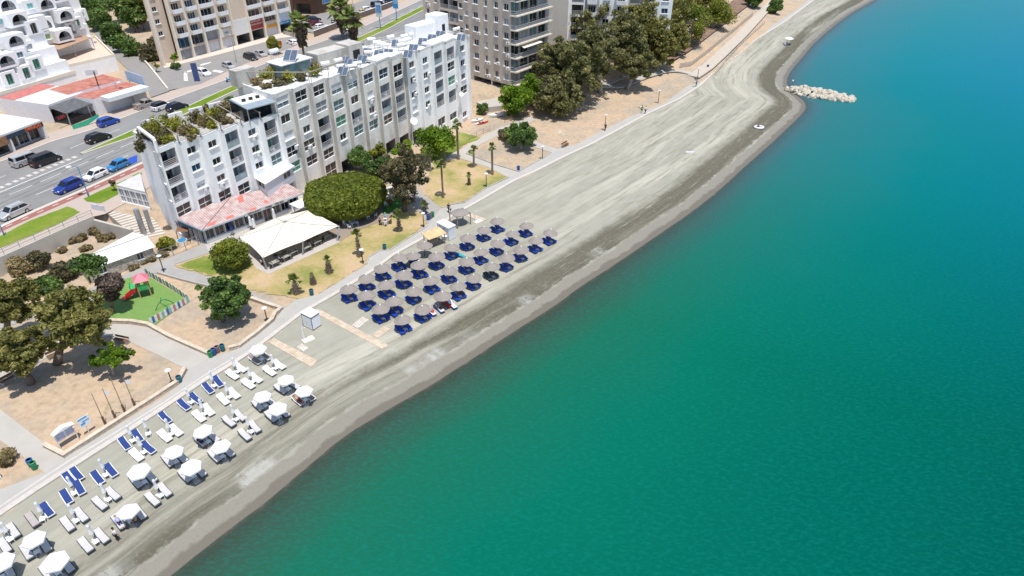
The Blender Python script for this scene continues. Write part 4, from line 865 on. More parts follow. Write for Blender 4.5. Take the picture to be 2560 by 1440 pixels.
for u0, v0, u1, v1 in ((555, 479, 590, 492), (624, 480, 643, 490), (690, 492, 703, 498), (575, 553, 590, 548), (618, 541, 603, 547)):
    pass
nrd = Vector((rdir.y, -rdir.x))
def rp(t, s):   # point on main roof slope: t along eave, s up the slope
    b = rB + (rC - rB) * t; tp = hip + (rD - hip) * max(0, (t - .3) / .7) if t > .3 else hip; return b + (tp - b) * s, 3.4 + (4.4 - 3.4) * s
for t, s, l, wd in ((0.40, 0.62, 0.9, 2.6), (0.63, 0.15, 0.6, 1.3), (0.25, 0.06, 1.2, 0.8), (0.48, 0.04, 1.1, 0.7), (0.06, 0.05, 1.2, 0.9)):
    (p, z) = rp(t, s); (q, z2) = rp(t, min(1, s + 0.02 + wd * 0.12)); mm = RS.mb(); a = p - rdir * l / 2; b = p + rdir * l / 2; d = q - p
    mm.quad((a.x, a.y, z + .03), (b.x, b.y, z + .03), (b.x + d.x, b.y + d.y, z2 + .03), (a.x + d.x, a.y + d.y, z2 + .03)); mm.build('roof_patch', mat('new_red_sheet', (0.62, 0.16, 0.13), 0.7, 0.1), rf_o)
fa = RS.mb(); fa.bar((rB.x, rB.y, 3.27), (rC.x, rC.y, 3.27), 0.1, 0.26); fa.bar((rA.x, rA.y, 4.1), (rB.x, rB.y, 3.27), 0.08, 0.26); RS.part(fa, 'fascia', mat('pale_blue_metal', (0.45, 0.52, 0.58), 0.5, 0.06))
fb = RS.mb(); fb.add([(rA.x, rA.y, 4.15), (rB.x, rB.y, 3.15), (rA.x, rA.y, 3.15)], [(0, 1, 2), (2, 1, 0)]); RS.part(fb, 'gable', mat('slate_blue_panel', (0.12, 0.2, 0.3), 0.5, 0.1))
inn = -nrd * 0.45
f0, f1 = rB + inn + rdir * 0.3, rC + inn - rdir * 1.0
Lf = (f1 - f0).length; nb = 10; O = f0.copy(); hdr = math.atan2(rdir.y, rdir.x)
for i in range(nb):
    g = 'dndndnnndd'[i]; e, _ = wall_col(RS, O, hdr, Lf / nb, [(2.55, 's', g, (0.04, 0.96, 0.75 if i not in (6,) else 0.05, 2.5))], ZL); O = Vector((e.x, e.y))
sdr = (rB - rA).normalized(); O = rA + sdr * 0.5 + Vector((sdr.y, -sdr.x)) * -0.4; hs = math.atan2(sdr.y, sdr.x)
for i in range(4):
    e, _ = wall_col(RS, O, hs, ((rB - rA).length - 0.9) / 4, [(2.55, 's', 'nncd'[i], (0.05, 0.95, 0.2, 2.5))], ZL); O = Vector((e.x, e.y))
RS.finish({'wall': mat('grey_blue_render', (0.56, 0.57, 0.58), 0.8, 0.08)})
def text_mesh(body, size, m, parent, loc, rz, name='lettering', ext=0.02, tilt=90, sx=1.0):
    c = bpy.data.curves.new(name, 'FONT'); c.body = body; c.size = size; c.extrude = ext; c.align_x = 'CENTER'; c.align_y = 'CENTER'
    o = bpy.data.objects.new(name, c); COL.objects.link(o); dg = bpy.context.evaluated_depsgraph_get(); me = bpy.data.meshes.new_from_object(o.evaluated_get(dg)); bpy.data.objects.remove(o); bpy.data.curves.remove(c)
    me.materials.clear(); me.materials.append(m); o = bpy.data.objects.new(name, me); COL.objects.link(o); o.parent = parent
    o.matrix_parent_inverse = Matrix.Identity(4); o.location = loc; o.rotation_euler = (R(tilt), 0, rz); o.scale = (sx, 1, 1); return o
sg = thing('restaurant_sign', 'pale sign board with dark lettering along the red roof eave', 'sign', (0, 0, 0))
sc_ = rB + (rC - rB) * 0.60 + nrd * 0.12; sg.location = (sc_.x, sc_.y, 3.3); sg.rotation_euler = (0, 0, hdr)
m_ = MB(); m_.box((0, 0, 0), (7.4, 0.08, 0.55)); m_.build('board', mat('sign_grey', (0.62, 0.6, 0.58), 0.6, 0.05), sg)
BLK = mat('sign_black', (0.02, 0.02, 0.02), 0.6, 0.1)
text_mesh('RESTAURANT', 0.42, BLK, sg, (-2.1, -0.06, 0), 0, sx=0.85); text_mesh('FISH BAR', 0.42, BLK, sg, (2.3, -0.06, 0), 0, sx=0.9)
t_ = text_mesh('Arethusa' if False else 'Aktaia', 0.5, BLK, sg, (0.35, -0.06, 0.02), 0, sx=0.9)
# white kitchen box standing on the red roof
KB = Bld('rooftop_annex', 'white flat roofed box annex standing on the red restaurant roof', 'annex', (-38, 99, 4.0))
ka, kb_, kc = P2(664, 459, 6.2), P2(731, 417, 6.2), P2(631, 439, 6.2); kd = kb_ + (kc - ka)
O = ka.copy(); kd_h = math.atan2((kb_ - ka).y, (kb_ - ka).x); e, _ = wall_col(KB, kc, math.atan2((ka - kc).y, (ka - kc).x), (ka - kc).length, [(2.5, 'g', 'n', (0.05, 0.85, 1.2, 2.2))], 3.7)
e, _ = wall_col(KB, ka, kd_h, (kb_ - ka).length * .55, [(2.5, '.')], 3.7); wall_col(KB, (e.x, e.y), kd_h, (kb_ - ka).length * .45, [(2.5, 'g', 'n', (0.2, 0.8, 1.2, 2.2))], 3.7)
plainwall(KB, kb_, kd, 3.7, 6.2); rr = KB.mb(); o2 = (kb_ - ka).normalized() * .3; o3 = (kc - ka).normalized() * .3
rr.prism([ka - o2 - o3, kb_ + o2 - o3, kd + o2 + o3, kc - o2 + o3], 6.2, 6.35); KB.part(rr, 'roof', WHITE); KB.finish({'wall': mat('annex_panel', (0.72, 0.70, 0.72), 0.7, 0.05)})
# low glazed building behind the left end of the block
LB = Bld('glass_annex', 'low flat roofed annex with frosted glass panels beside the white block end', 'annex', (-58, 95, ZL))
za = 5.8
la, lb, lc = P2(291, 467, za), P2(364, 484, za), P2(352, 437, za); ld = lc - (lb - la) * 1.0
ld = la + (lc - lb)
hl = math.atan2((lb - la).y, (lb - la).x); O = la.copy()
for i in range(5):
    e, _ = wall_col(LB, O, hl, (lb - la).length / 5, [(2.4, '.'), (2.8, 'g', 'c', (0.04, 0.96, 0.3, 2.6))], ZL); O = Vector((e.x, e.y))
plainwall(LB, lb, lc, ZL, za); plainwall(LB, lc, la, ZL, za); rr = LB.mb(); rr.prism([la, lb, lc], za, za + .3); LB.part(rr, 'roof', mat('annex_roof', (.56, .55, .53), .8, .08)); LB.finish({'wall': WHITE})
m_ = MB(); pc = P2(362, 590, .6); pm_ = thing('flue_pipe', 'tall grey flue pipe at the left end of the white block', 'pipe', (pc.x, pc.y, ZL)); m_.cyl((0, 0, 0), (0, 0, 4.6), 0.42, n=12); m_.build('pipe', STEEL, pm_); m_ = MB(); m_.box((1.0, 0.6, 2.1), (0.55, 0.5, 4.2), R(50)); m_.build('duct', STEEL, pm_)
# ------------------------------------------------------------------ retaining wall, stairs, white shed
def wallrun(name, label, cat, pts, h, th, m, zf=None, cap=None, z=ZL):
    "free-standing wall along world points"
    t = thing(name, label, cat, (*pts[0][:2], z)); mb = MB((*pts[0][:2], z)); cb = MB((*pts[0][:2], z))
    k_ = 0
    for a, b in zip(pts[:-1], pts[1:]):
        a, b = Vector(a[:2]), Vector(b[:2]); d = b - a; l = d.length; c = (a + b) / 2
        za = (zf(c) if zf else z); k_ += 1; dz_ = 0.004 * (k_ % 3); mb.box((c.x, c.y, za + h / 2 + dz_), (l + th * .9, th + dz_, h), math.atan2(d.y, d.x))
        if cap: cb.box((c.x, c.y, za + h + 0.04 + dz_ * 2), (l + th * 1.0, th + 0.1 + dz_, 0.07), math.atan2(d.y, d.x))
    mb.build('wall', m, t)
    if cap: cb.build('coping', cap, t)
    return t
RWp = [P2(u, v, ZH) for u, v in [(-260, 745), (-120, 694), (0, 644), (79, 609), (158, 573), (231, 542)]]
rw = wallrun('retaining_wall', 'long concrete retaining wall below the verge pavement, with railing posts on top', 'wall', RWp, 2.75, 0.35, stain('retaining_concrete', (0.52, 0.48, 0.42), (0.36, 0.33, 0.29), 0.6, 0.3))
def railing(name, label, pts, z, h=0.95, gap=2.2, m=STEEL, rails=(0.5, 0.95)):
    t = thing(name, label, 'railing', (*pts[0][:2], z)); mb = MB((*pts[0][:2], z)); pm = None
    L = resample([tuple(p[:2]) for p in pts], gap)
    for p in L:
        k = MB((*pts[0][:2], z)); k.bar((*p, z), (*p, z + h), 0.06); k.build('post', m, t)
    for a, b in zip(L[:-1], L[1:]):
        for r_ in rails: mb.bar((*a, z + r_ * h), (*b, z + r_ * h), 0.05)
    mb.build('rail', m, t); return t
railing('railing', 'thin steel railing along the top of the long retaining wall', [p + Vector((0.0, 0.1)) for p in RWp[1:]], ZH + 0.15)
sw0, sw1 = P2(236, 545, ZH), P2(330, 583, 2.2)
wallrun('stair_wall', 'weathered concrete side wall between the weedy plot and the steps', 'wall', [sw0, sw1], 2.3, 0.4, MATS['retaining_concrete'])
st = thing('stairway', 'broad pale concrete steps going down beside the white block end', 'stairs', (0, 0, ZL)); sA, sB, sC, sD = P2(262, 528, ZH), P2(345, 500, ZH), P2(415, 585, ZL), P2(345, 600, ZL); st.location = (sD.x, sD.y, ZL); N_ = 14
for k in range(N_):
    t0, t1 = k / N_, (k + 1) / N_; zt = ZH - (ZH - ZL) * (k + 0.5) / N_ + 0.05; a = sA + (sD - sA) * t0; b = sB + (sC - sB) * t0; c = sB + (sC - sB) * t1; d = sA + (sD - sA) * t1
    mb = MB(st.location) if k == 0 else mb; mb.prism([a, b, c, d], ZL - 0.1, zt)
mb.build('flight', slabmat('step_concrete', (0.62, 0.56, 0.49), (0.52, 0.47, 0.41), 1.0), st)
SHD = Bld('shed', 'low rubble walled shed with broad white metal roof below the retaining wall', 'shed', (-56, 82, ZL))
zr = 3.0
q1, q2, q3, q4 = P2(192, 650, 3.0), P2(330, 577, 3.0), P2(388, 617, 2.7), P2(213, 680, 2.7)
mid1, mid2 = P2(194, 650, 3.2), P2(366, 589, 3.2)
m_ = SHD.mb(); m_.add([V3(q1, 2.75), V3(q2, 2.75), V3(mid2, 3.25), V3(mid1, 3.25), V3(q3, 2.7), V3(q4, 2.7)], [(0, 3, 2, 1), (3, 5, 4, 2)]); SHD.part(m_, 'roof', mat('white_sheet_roof', (0.80, 0.79, 0.76), 0.6, 0.05))
m_ = SHD.mb(); m_.bar(V3(mid1, 3.27), V3(mid2, 3.27), 0.12); SHD.part(m_, 'ridge_cap', STEEL)
sdn = (q3 - q4).normalized(); O = q4 + sdn * 0.3 + Vector((-sdn.y, sdn.x)) * 0.25; hh_ = math.atan2(sdn.y, sdn.x); Ls = (q3 - q4).length - 0.6
for i, c_ in enumerate('.w...w.'):
    r_ = [(2.1, '.')] if c_ == '.' else [(2.1, 'g', 'd', (0.12, 0.88, 0.8, 1.85))]; e, _ = wall_col(SHD, O, hh_, Ls / 7, r_, ZL); O = Vector((e.x, e.y))
plainwall(SHD, O, q2, ZL, 2.7); plainwall(SHD, q1, q4, ZL, 2.7); SHD.finish({'wall': mat('rubble_wall', (0.42, 0.38, 0.32), 0.95, 0.5, 3.0, bump=0.5)})
# ------------------------------------------------------------------ low stone walls along the promenade beds
def lw(label, pxs, h=0.42, closed=False): return wallrun('low_wall', label, 'wall', [P2(u, v, ZL) for u, v in pxs], h, 0.36 if h > .3 else .16, mat('bed_wall', (0.52, 0.44, 0.36), 0.95, 0.35, 3.5) if h > .3 else CONC, cap=mat('pale_coping', (0.58, 0.49, 0.38), 0.9, 0.2) if h > .3 else None)
lw('low pale stone wall around the earth bed with the flagpoles', [(116, 1118), (163, 1142), (280, 1066), (398, 990), (446, 958), (463, 928)])
lw('low pale stone wall around the earth bed with the single round tree', [(277, 806), (330, 808), (371, 815), (425, 845), (520, 887), ])
lw('stepped stone wall at the promenade corner of the round tree bed', [(577, 874), (600, 868), (640, 838), (681, 803), (689, 787), (704, 775), (660, 761), (610, 743)])
lw('low stone wall between the playground strip and the grey path', [(395, 684), (450, 700), (515, 716), (560, 730)], 0.3)
lw('thin curb wall below the palm lawn along the promenade', [(917, 661), (922, 644), (951, 627), (976, 626), (1003, 608), (1070, 566)], 0.18)
lw('thin curb wall below the right hand palm lawn', [(1106, 521), (1129, 512), (1162, 507), (1219, 469), (1272, 444)], 0.18)
lw('thin curb wall below the bare earth bed with blue bin', [(1166, 385), (1240, 413), (1297, 430), (1362, 394), (1378, 382)], 0.2)
# ------------------------------------------------------------------ shops across the road
def prismB(B, pxs, zr, z0, name, m, mtop=None): mb = B.mb(); mb.prism([P2(u, v, zr) for u, v in pxs], z0, zr); return B.part(mb, name, m if mtop is None else [m, mtop])
def shopfront(B, pa, pb, n, code='s', glass='ndnd', h=3.0, z0=ZH + .14, ov=(0.05, 0.95, 0.1, 2.8), key='wall'):
    d = (pb - pa); hd = math.atan2(d.y, d.x); O = pa.copy()
    for i in range(n):
        e, _ = wall_col(B, O, hd, d.length / n, [(h, code, glass[i % len(glass)], ov)], z0, key); O = Vector((e.x, e.y))
SA = Bld('shop', 'car repair shop with dark ribbed awning and red strip at the roof back', 'shop', (-92, 130, ZH))
za = 7.0
a1, a2, a3, a4 = P2(120, 262, za), P2(222, 225, za), P2(172, 200, za), P2(45, 232, za)
uA = (a2 - a1).normalized(); vA = Vector((-uA.y, uA.x)); dA = 13.5; a3, a4 = a2 + vA * dA, a1 + vA * dA
front = [a1, a2]
plainwall(SA, a4, a1, ZH, za); plainwall(SA, a2, a3, ZH, za); plainwall(SA, a3, a4, ZH, za); plainwall(SA, a1, a2, 6.0, za); shopfront(SA, a1, a2, 4, 'o', h=2.7, ov=(0.03, 0.97, 0.02, 2.6))
rr = SA.mb(); rr.poly([V3(p, za) for p in (a1, a2, a3 - vA * 4.6, a4 - vA * 4.6)]); SA.part(rr, 'roof', mat('cream_roof', (0.78, 0.73, 0.66), 0.8, 0.06))
rr = SA.mb(); rr.poly([V3(p, za + .02) for p in (a4 - vA * 4.6, a3 - vA * 4.6, a3, a4)]); SA.part(rr, 'red_roof_strip', mat('faded_red_paint', (0.50, 0.17, 0.15), 0.85, 0.2, 1.5))
aw = SA.mb(); f1, f2 = a1 - vA * 4.2 - uA * .2, a2 - vA * 4.2 + uA * .4; aw.add([V3(a1 - uA * .2, 6.6), V3(a2 + uA * .4, 6.6), V3(f2, 5.7), V3(f1, 5.7)], [(0, 3, 2, 1)]); aw.bar(V3(f1, 5.65), V3(f2, 5.65), 0.12, 0.2)
SA.part(aw, 'awning', ribbed('dark_awning', (0.12, 0.125, 0.13), (0.17, 0.17, 0.17), 0.5, (uA.x, uA.y)))
for t in (0.02, 0.5, 0.98): q = f1 + (f2 - f1) * t; pm = SA.mb(); pm.bar(V3(q, ZH), V3(q, 5.6), 0.16); SA.part(pm, 'post', STEEL)
pw = SA.mb(); q0, q1_ = f1 + (f2 - f1) * .04, f1 + (f2 - f1) * .96; pw.bar(V3(q0, ZH + .55), V3(q1_, ZH + .55), 0.15, 0.9); SA.part(pw, 'front_counter', DARK)
SA.finish({'wall': mat('shop_wall', (0.74, 0.73, 0.75), 0.85, 0.06)})
cs = thing('shop_sign', 'red CAFE lettering board at the left of the dark awning', 'sign', (0, 0, 0)); q = f1 - uA * 0.9 + vA * 0.3; cs.location = (q.x, q.y, 5.2); cs.rotation_euler = (0, 0, math.atan2(uA.y, uA.x)); m_ = MB(); m_.box((0, 0.1, 0), (2.6, 0.1, 0.9)); m_.build('board', BLACK, cs); text_mesh('CAFE', 0.75, mat('sign_red', (0.7, 0.06, 0.07), 0.5, 0.05), cs, (0, 0.03, 0), 0)
gb = thing('banner', 'long green banner leaning on the awning front', 'banner', (0, 0, 0)); g0, g1 = P2(183, 322, ZH + .3), P2(250, 298, ZH + .6); gb.location = (*g0, ZH); m_ = MB((*g0, ZH)); gdir = (g1 - g0); m_.add([V3(g0, ZH + .15), V3(g0 + gdir * .55, ZH + .25), V3(g0 + gdir * .55 + vA * .1, ZH + 1.15), V3(g0 + vA * .1, ZH + .95), V3(g1, ZH + 1.1), V3(g1 + vA * .1, ZH + 1.7)], [(0, 1, 2, 3), (1, 4, 5, 2)]); m_.build('cloth', mat('banner_green', (0.04, 0.38, 0.24), 0.6, 0.15), gb)
SB = Bld('shop', 'shop with two red flat roofs and white fascia beside the lane', 'shop', (-86, 145, ZH)); za = 6.8
b1, b2 = P2(264, 252, 6.2), P2(366, 222, 6.2); uB = (b2 - b1).normalized(); vB = Vector((-uB.y, uB.x))
redp = mat('red_roof_paint', (0.46, 0.14, 0.10), 0.85, 0.25, 0.8, (0.54, 0.24, 0.18))
plainwall(SB, b1, b2, 5.6, 6.9); shopfront(SB, b1 + vB * 2.0, b2 + vB * 2.0, 3, 'o', h=2.4, ov=(0.03, 0.97, 0.02, 2.35)); plainwall(SB, b1 + vB * 2, b2 + vB * 2, 5.6, 6.0) if False else None
rr = SB.mb(); rr.prism([b1 - vB * 1.2, b2 - vB * 1.2, b2 + vB * 1.6, b1 + vB * 1.6], 6.1, 6.9); SB.part(rr, 'fascia', mat('fascia_white', (0.75, 0.78, 0.78), 0.6, 0.06))
rr = SB.mb(); rr.prism([b1 + vB * 1.6 - uB * 1.5, b2 + vB * 1.6, b2 + vB * 7.0, b1 + vB * 7.0 - uB * 3], ZH, 6.7, 0, 1); SB.part(rr, 'front_roof', [MATS['shop_wall'], redp])
rr = SB.mb(); rr.prism([b1 + vB * 7.0 - uB * 3.5, b2 + vB * 7.0 - uB * .5, b2 + vB * 14.5 - uB * .5, b1 + vB * 14.0 - uB * 3.5], ZH, 7.3, 0, 1); SB.part(rr, 'rear_roof', [MATS['shop_wall'], redp])
pm = SB.mb(); q = b1 + (b2 - b1) * .72 + vB * 0; pm.box((*(b2 - uB * 1.6 + vB * .6), ZH + 1.3), (3.0, 0.1, 2.4), math.atan2(uB.y, uB.x)); SB.part(pm, 'shutter', mat('roller_shutter', (0.6, 0.58, 0.54), 0.6, 0.1)); SB.finish({'wall': MATS['shop_wall']})
bb = thing('billboard', 'pale blue billboard panel standing at the lane edge of the red roofs', 'billboard', (0, 0, 0)); g0, g1 = P2(316, 190, 7.2), P2(362, 212, 6.6); bb.location = (*g0, ZH); m_ = MB((*g0, ZH)); m_.bar(V3(g0, 7.4), V3(g1, 7.4), 0.15, 2.2); m_.build('panel', mat('billboard_blue', (0.42, 0.56, 0.72), 0.5, 0.15), bb)
for t in (0.1, 0.9): pm = MB((*g0, ZH)); q = g0 + (g1 - g0) * t; pm.bar(V3(q, ZH), V3(q, 6.4), 0.14); pm.build('post', STEEL, bb)
ps = thing('pole_sign', 'small pale sign board on a dark post in front of the red roofs', 'sign', (0, 0, 0)); q = P2(262, 262, ZH); ps.location = (*q, ZH); m_ = MB(); m_.bar((0, 0, 0), (0, 0, 7.2), 0.16); m_.build('post', BLACK, ps); m_ = MB(); m_.box((-.6, 0, 7.0), (2.2, 0.2, 1.1), R(20)); m_.build('board', mat('sign_pale', (0.6, 0.62, 0.64), 0.5, 0.1), ps)
SCs = Bld('shop', 'white flat roofed shop with dark fascia and orange lettering', 'shop', (-98, 122, ZH)); za = 7.0
c1, c2 = P2(18, 332, za), P2(103, 300, za); uC = (c2 - c1).normalized(); vC = Vector((-uC.y, uC.x)); c0 = c1 - uC * 14
rr = SCs.mb(); rr.prism([c0, c2, c2 + vC * 12.5, c0 + vC * 12.5], za - .35, za); SCs.part(rr, 'roof', ROOFW); plainwall(SCs, c2 - vC * 0 + vC * .3, c2 + vC * 12.5, ZH, za - .35); plainwall(SCs, c1 + vC * 1.5, c2 + vC * 1.5, 5.9, za - .35)
fa = SCs.mb(); fa.bar(V3(c1 - uC * 3, za - .75), V3(c2, za - .75), 0.12, 0.8); SCs.part(fa, 'fascia', mat('fascia_dark', (0.025, 0.05, 0.07), 0.5, 0.1)); shopfront(SCs, c1 + vC * 1.5, c2 + vC * 1.5, 3, 's', 'ndn', h=2.6, ov=(0.04, 0.96, 0.1, 2.5)); shopfront(SCs, c0 + vC * .8, c1 + vC * .8, 3, 'o', 'n', h=2.6)
mb = SCs.mb(); mb.bar(V3(c0, 5.9), V3(c1 - uC * .6, 5.9), 0.3, 1.5); SCs.part(mb, 'wooden_facade', mat('tan_timber', (0.30, 0.16, 0.08), 0.7, 0.3, 2)); 
for t in (c2 - uC * .15, c1 + uC * .1): pm = SCs.mb(); pm.box((*(t + vC * .75), ZH + 1.5), (0.3, 1.5, 3.0), math.atan2(uC.y, uC.x)); SCs.part(pm, 'side_pier', MATS['shop_wall'])
SCs.finish({'wall': MATS['shop_wall']})
ss = thing('shop_sign', 'glowing orange SWING42 letters on the dark fascia', 'sign', (0, 0, 0)); q = c1 + (c2 - c1) * .70 - vC * .09; ss.location = (q.x, q.y, za - .75); ss.rotation_euler = (0, 0, math.atan2(uC.y, uC.x)); text_mesh('SWING42', 0.85, mat('orange_letters', (0.85, 0.16, 0.03), 0.4, 0.05), ss, (0, 0, 0), 0, sx=0.95, ext=0.04)
# ------------------------------------------------------------------ beige tower (upper left)
BT = Bld('apartment_tower', 'beige apartment tower with white projecting balconies and shops at street level', 'apartment tower', (-80, 190, ZH))
tp = [P2(u, v, ZH) for u, v in [(412, 166), (452, 154), (493, 146), (529, 136), (562, 126), (598, 116), (636, 105), (671, 95), (703, 85), (731, 75)]]
t0 = tp[1]; tu = (tp[9] - tp[1]).normalized(); htw = math.atan2(tu.y, tu.x); tn = Vector((math.sin(htw), -math.cos(htw)))
spos = [(p - t0).dot(tu) for p in tp]
FH = 2.9
up = lambda code, g, ov=None: [(FH, code, g if isinstance(g, str) else g[i % len(g)], ov) for i in range(7)]
colsT = [('w', 'd', (0.35, 0.6, 1.0, 2.1)), ('p', 'd', (0.3, 0.8, 0.1, 2.2)), ('p', 'b', (0.25, 0.75, 0.1, 2.2)), ('p', 'd', (0.12, 0.88, 0.1, 2.3)), ('p', 'n', (0.3, 0.75, 0.1, 2.2)), ('.', 'd', None), ('p', 'n', (0.08, 0.9, 0.1, 2.3)), ('p', 'n', (0.2, 0.8, 0.1, 2.2)), ('p', 'c', (0.2, 0.8, 0.1, 2.2))]
shopsT = [[(2.9, '.'), (2.9, '.')], [(2.9, 's', 'c', (0.05, .95, .1, 2.6)), (2.9, 's', 'b', (0.02, .98, .1, 2.7))], [(2.9, 's', 'c', (0.05, .95, .1, 2.6)), (2.9, 's', 'd', (0.05, .95, .2, 2.6))], [(2.9, 's', 'w', (0.05, .95, .1, 2.6)), (2.9, 's', 'c', (0.05, .95, .2, 2.6))], [(2.9, 's', 'w', (0.05, .95, .1, 2.6)), (2.9, '.')], [(2.9, 'o', 'd'), (2.9, '.')], [(2.9, 'o', 'd', (.05, .95, .05, 2.7)), (2.9, '.')], [(2.9, 's', 'w', (.05, .95, .1, 2.6)), (2.9, 's', 'n', (.05, .95, 1.2, 2.6))], [(2.9, 'o', 'd'), (2.9, '.')]]
for i in range(9):
    wd = spos[i + 1] - spos[i]; O = t0 + tu * spos[i] - tn * (0.0 if i else 1.2); c_ = colsT[i]
    rows = shopsT[i] + [(FH, c_[0], c_[1], c_[2]) if c_[0] != '.' else (FH, '.') for k in range(7)]
    wall_col(BT, O, htw, wd, rows, ZH)
    fm = BT.mb(); q = t0 + tu * spos[i] + tn * .2; fm.box((q.x, q.y, ZH + 13), (0.4, 0.9, 26), htw); BT.part(fm, 'pier', CREAM)
q = t0 + tu * spos[9] + tn * .2; fm = BT.mb(); fm.box((q.x, q.y, ZH + 13), (0.4, 0.9, 26), htw); BT.part(fm, 'pier', CREAM)
e0, e1 = t0 + tu * spos[0] - tn * 1.2, t0 + tu * spos[9]; b0_, b1_ = e0 + Vector((-5.6, 11.6)), e1 + Vector((-5.6, 11.6)); zt = ZH + 9 * 2.9
plainwall(BT, b0_, e0, ZH, zt); plainwall(BT, e1, b1_, ZH, zt); plainwall(BT, b1_, b0_, ZH, zt); BT.wallmb('roof').poly([V3(p, zt) for p in (e0, e1, b1_, b0_)]); BT.finish({'wall': BEIGE, 'roof': ROOFW})
def sign_on(i, z0, z1, m, label, lines, tm, name='shop_sign', x0=.03, x1=.97, sz=0.7):
    wd = spos[i + 1] - spos[i]; q = t0 + tu * (spos[i] + wd * (x0 + x1) / 2) + tn * .12; t = thing(name, label, 'sign', (q.x, q.y, ZH + z0), htw); m_ = MB(); m_.box((0, 0, (z1 - z0) / 2), (wd * (x1 - x0), 0.12, z1 - z0)); m_.build('board', m, t)
    for k, (tx, zz, s) in enumerate(lines): text_mesh(tx, s, tm, t, (0, -0.08, zz), 0)
    return t
sign_on(6, 3.0, 5.6, mat('sign_dark_red', (0.36, 0.05, 0.05), 0.5, 0.05), 'dark red hire shop sign with white lettering on the beige tower', [('RENT A CAR', 2.1, .62), ('АРЕНДА МАШИН', 1.3, .5)], mat('letter_white', (0.85, 0.8, 0.78), 0.6))
sign_on(8, 3.2, 6.3, mat('sign_sky', (0.55, 0.66, 0.78), 0.5, 0.1), 'pale blue poster sign with car silhouettes at the tower end', [], mat('letter_dark', (0.05, 0.08, 0.14), 0.6))
sign_on(8, 2.35, 3.1, mat('sign_blue', (0.03, 0.30, 0.62), 0.5, 0.08), 'bright blue fascia sign with white lettering at the tower end', [('RENT A CAR', .38, .55)], MATS['letter_white'])
sign_on(7, 2.35, 3.0, mat('sign_orange', (0.80, 0.34, 0.03), 0.5, 0.06), 'plain orange shop fascia on the beige tower', [], None)
sign_on(5, 2.6, 6.6, mat('sign_white_panel', (0.74, 0.73, 0.72), 0.6, 0.06), 'large plain white panel above the dark entrance of the beige tower', [], None)
sign_on(4, 3.1, 5.2, mat('sign_ivory', (0.68, 0.66, 0.62), 0.6, 0.06), 'two part grey and ivory sign above the white shutter of the tower', [('CAR', 1.0, .6)], MATS['letter_dark'])
# ------------------------------------------------------------------ big grey-beige block behind the white one, with stacked balconies
GB = Bld('apartment_tower', 'tall grey beige tower with stacked balcony terraces on its seaward corner', 'apartment tower', (5, 155, 2.2)); zg = 1.9
g1 = P2(1277, 240, zg); g0 = P2(1163, 207, zg); gu = (g1 - g0).normalized(); hg = math.atan2(gu.y, gu.x); gl = (g1 - g0).length
wins = {0: 'ccddtdb', 1: 'ccddddn'}
cw = gl / 5
for i in range(5):
    ov = [(0.25, .6, 1.0, 2.1), (0.15, .65, .9, 2.2), (0.35, .62, .8, 2.2), (0.35, .72, .9, 2.2), (0.3, .78, .8, 2.2)][i]
    code = ['w', 'w', 'w', 'w', 'w']; rows = [(2.7, 'o' if i in (1, 2, 3, 4) else '.', 'd', (.0 if i in (2, 4) else .06, 1 if i in (1, 3) else .94, 0.02, 2.4))] + [(3.0, 'w', ('d' if (k * 3 + i) % 4 else ['c', 't', 'b', 'w'][(k + i) % 4]), ov) for k in range(7)]
    O = g0 + gu * cw * i; wall_col(GB, O, hg, cw, rows, zg)
for i, z_, lb in ((1, 14.3, 'upper left'), (1, 17.2, 'top left'), (2, 8.2, 'middle'), (3, 8.6, 'lower middle'), (3, 5.1, 'lowest left of three'), (4, 10.9, 'right'), (4, 8.0, 'lower right'), (4, 13.6, 'upper right'), (2, 5.2, 'lowest middle of three')):
    q = g0 + gu * cw * (i + .75); put_ac((q.x + gu.y * .2, q.y - gu.x * .2, z_), hg, f'white air conditioner, {lb} on the grey beige tower wall', 'air conditioners on the grey tower')
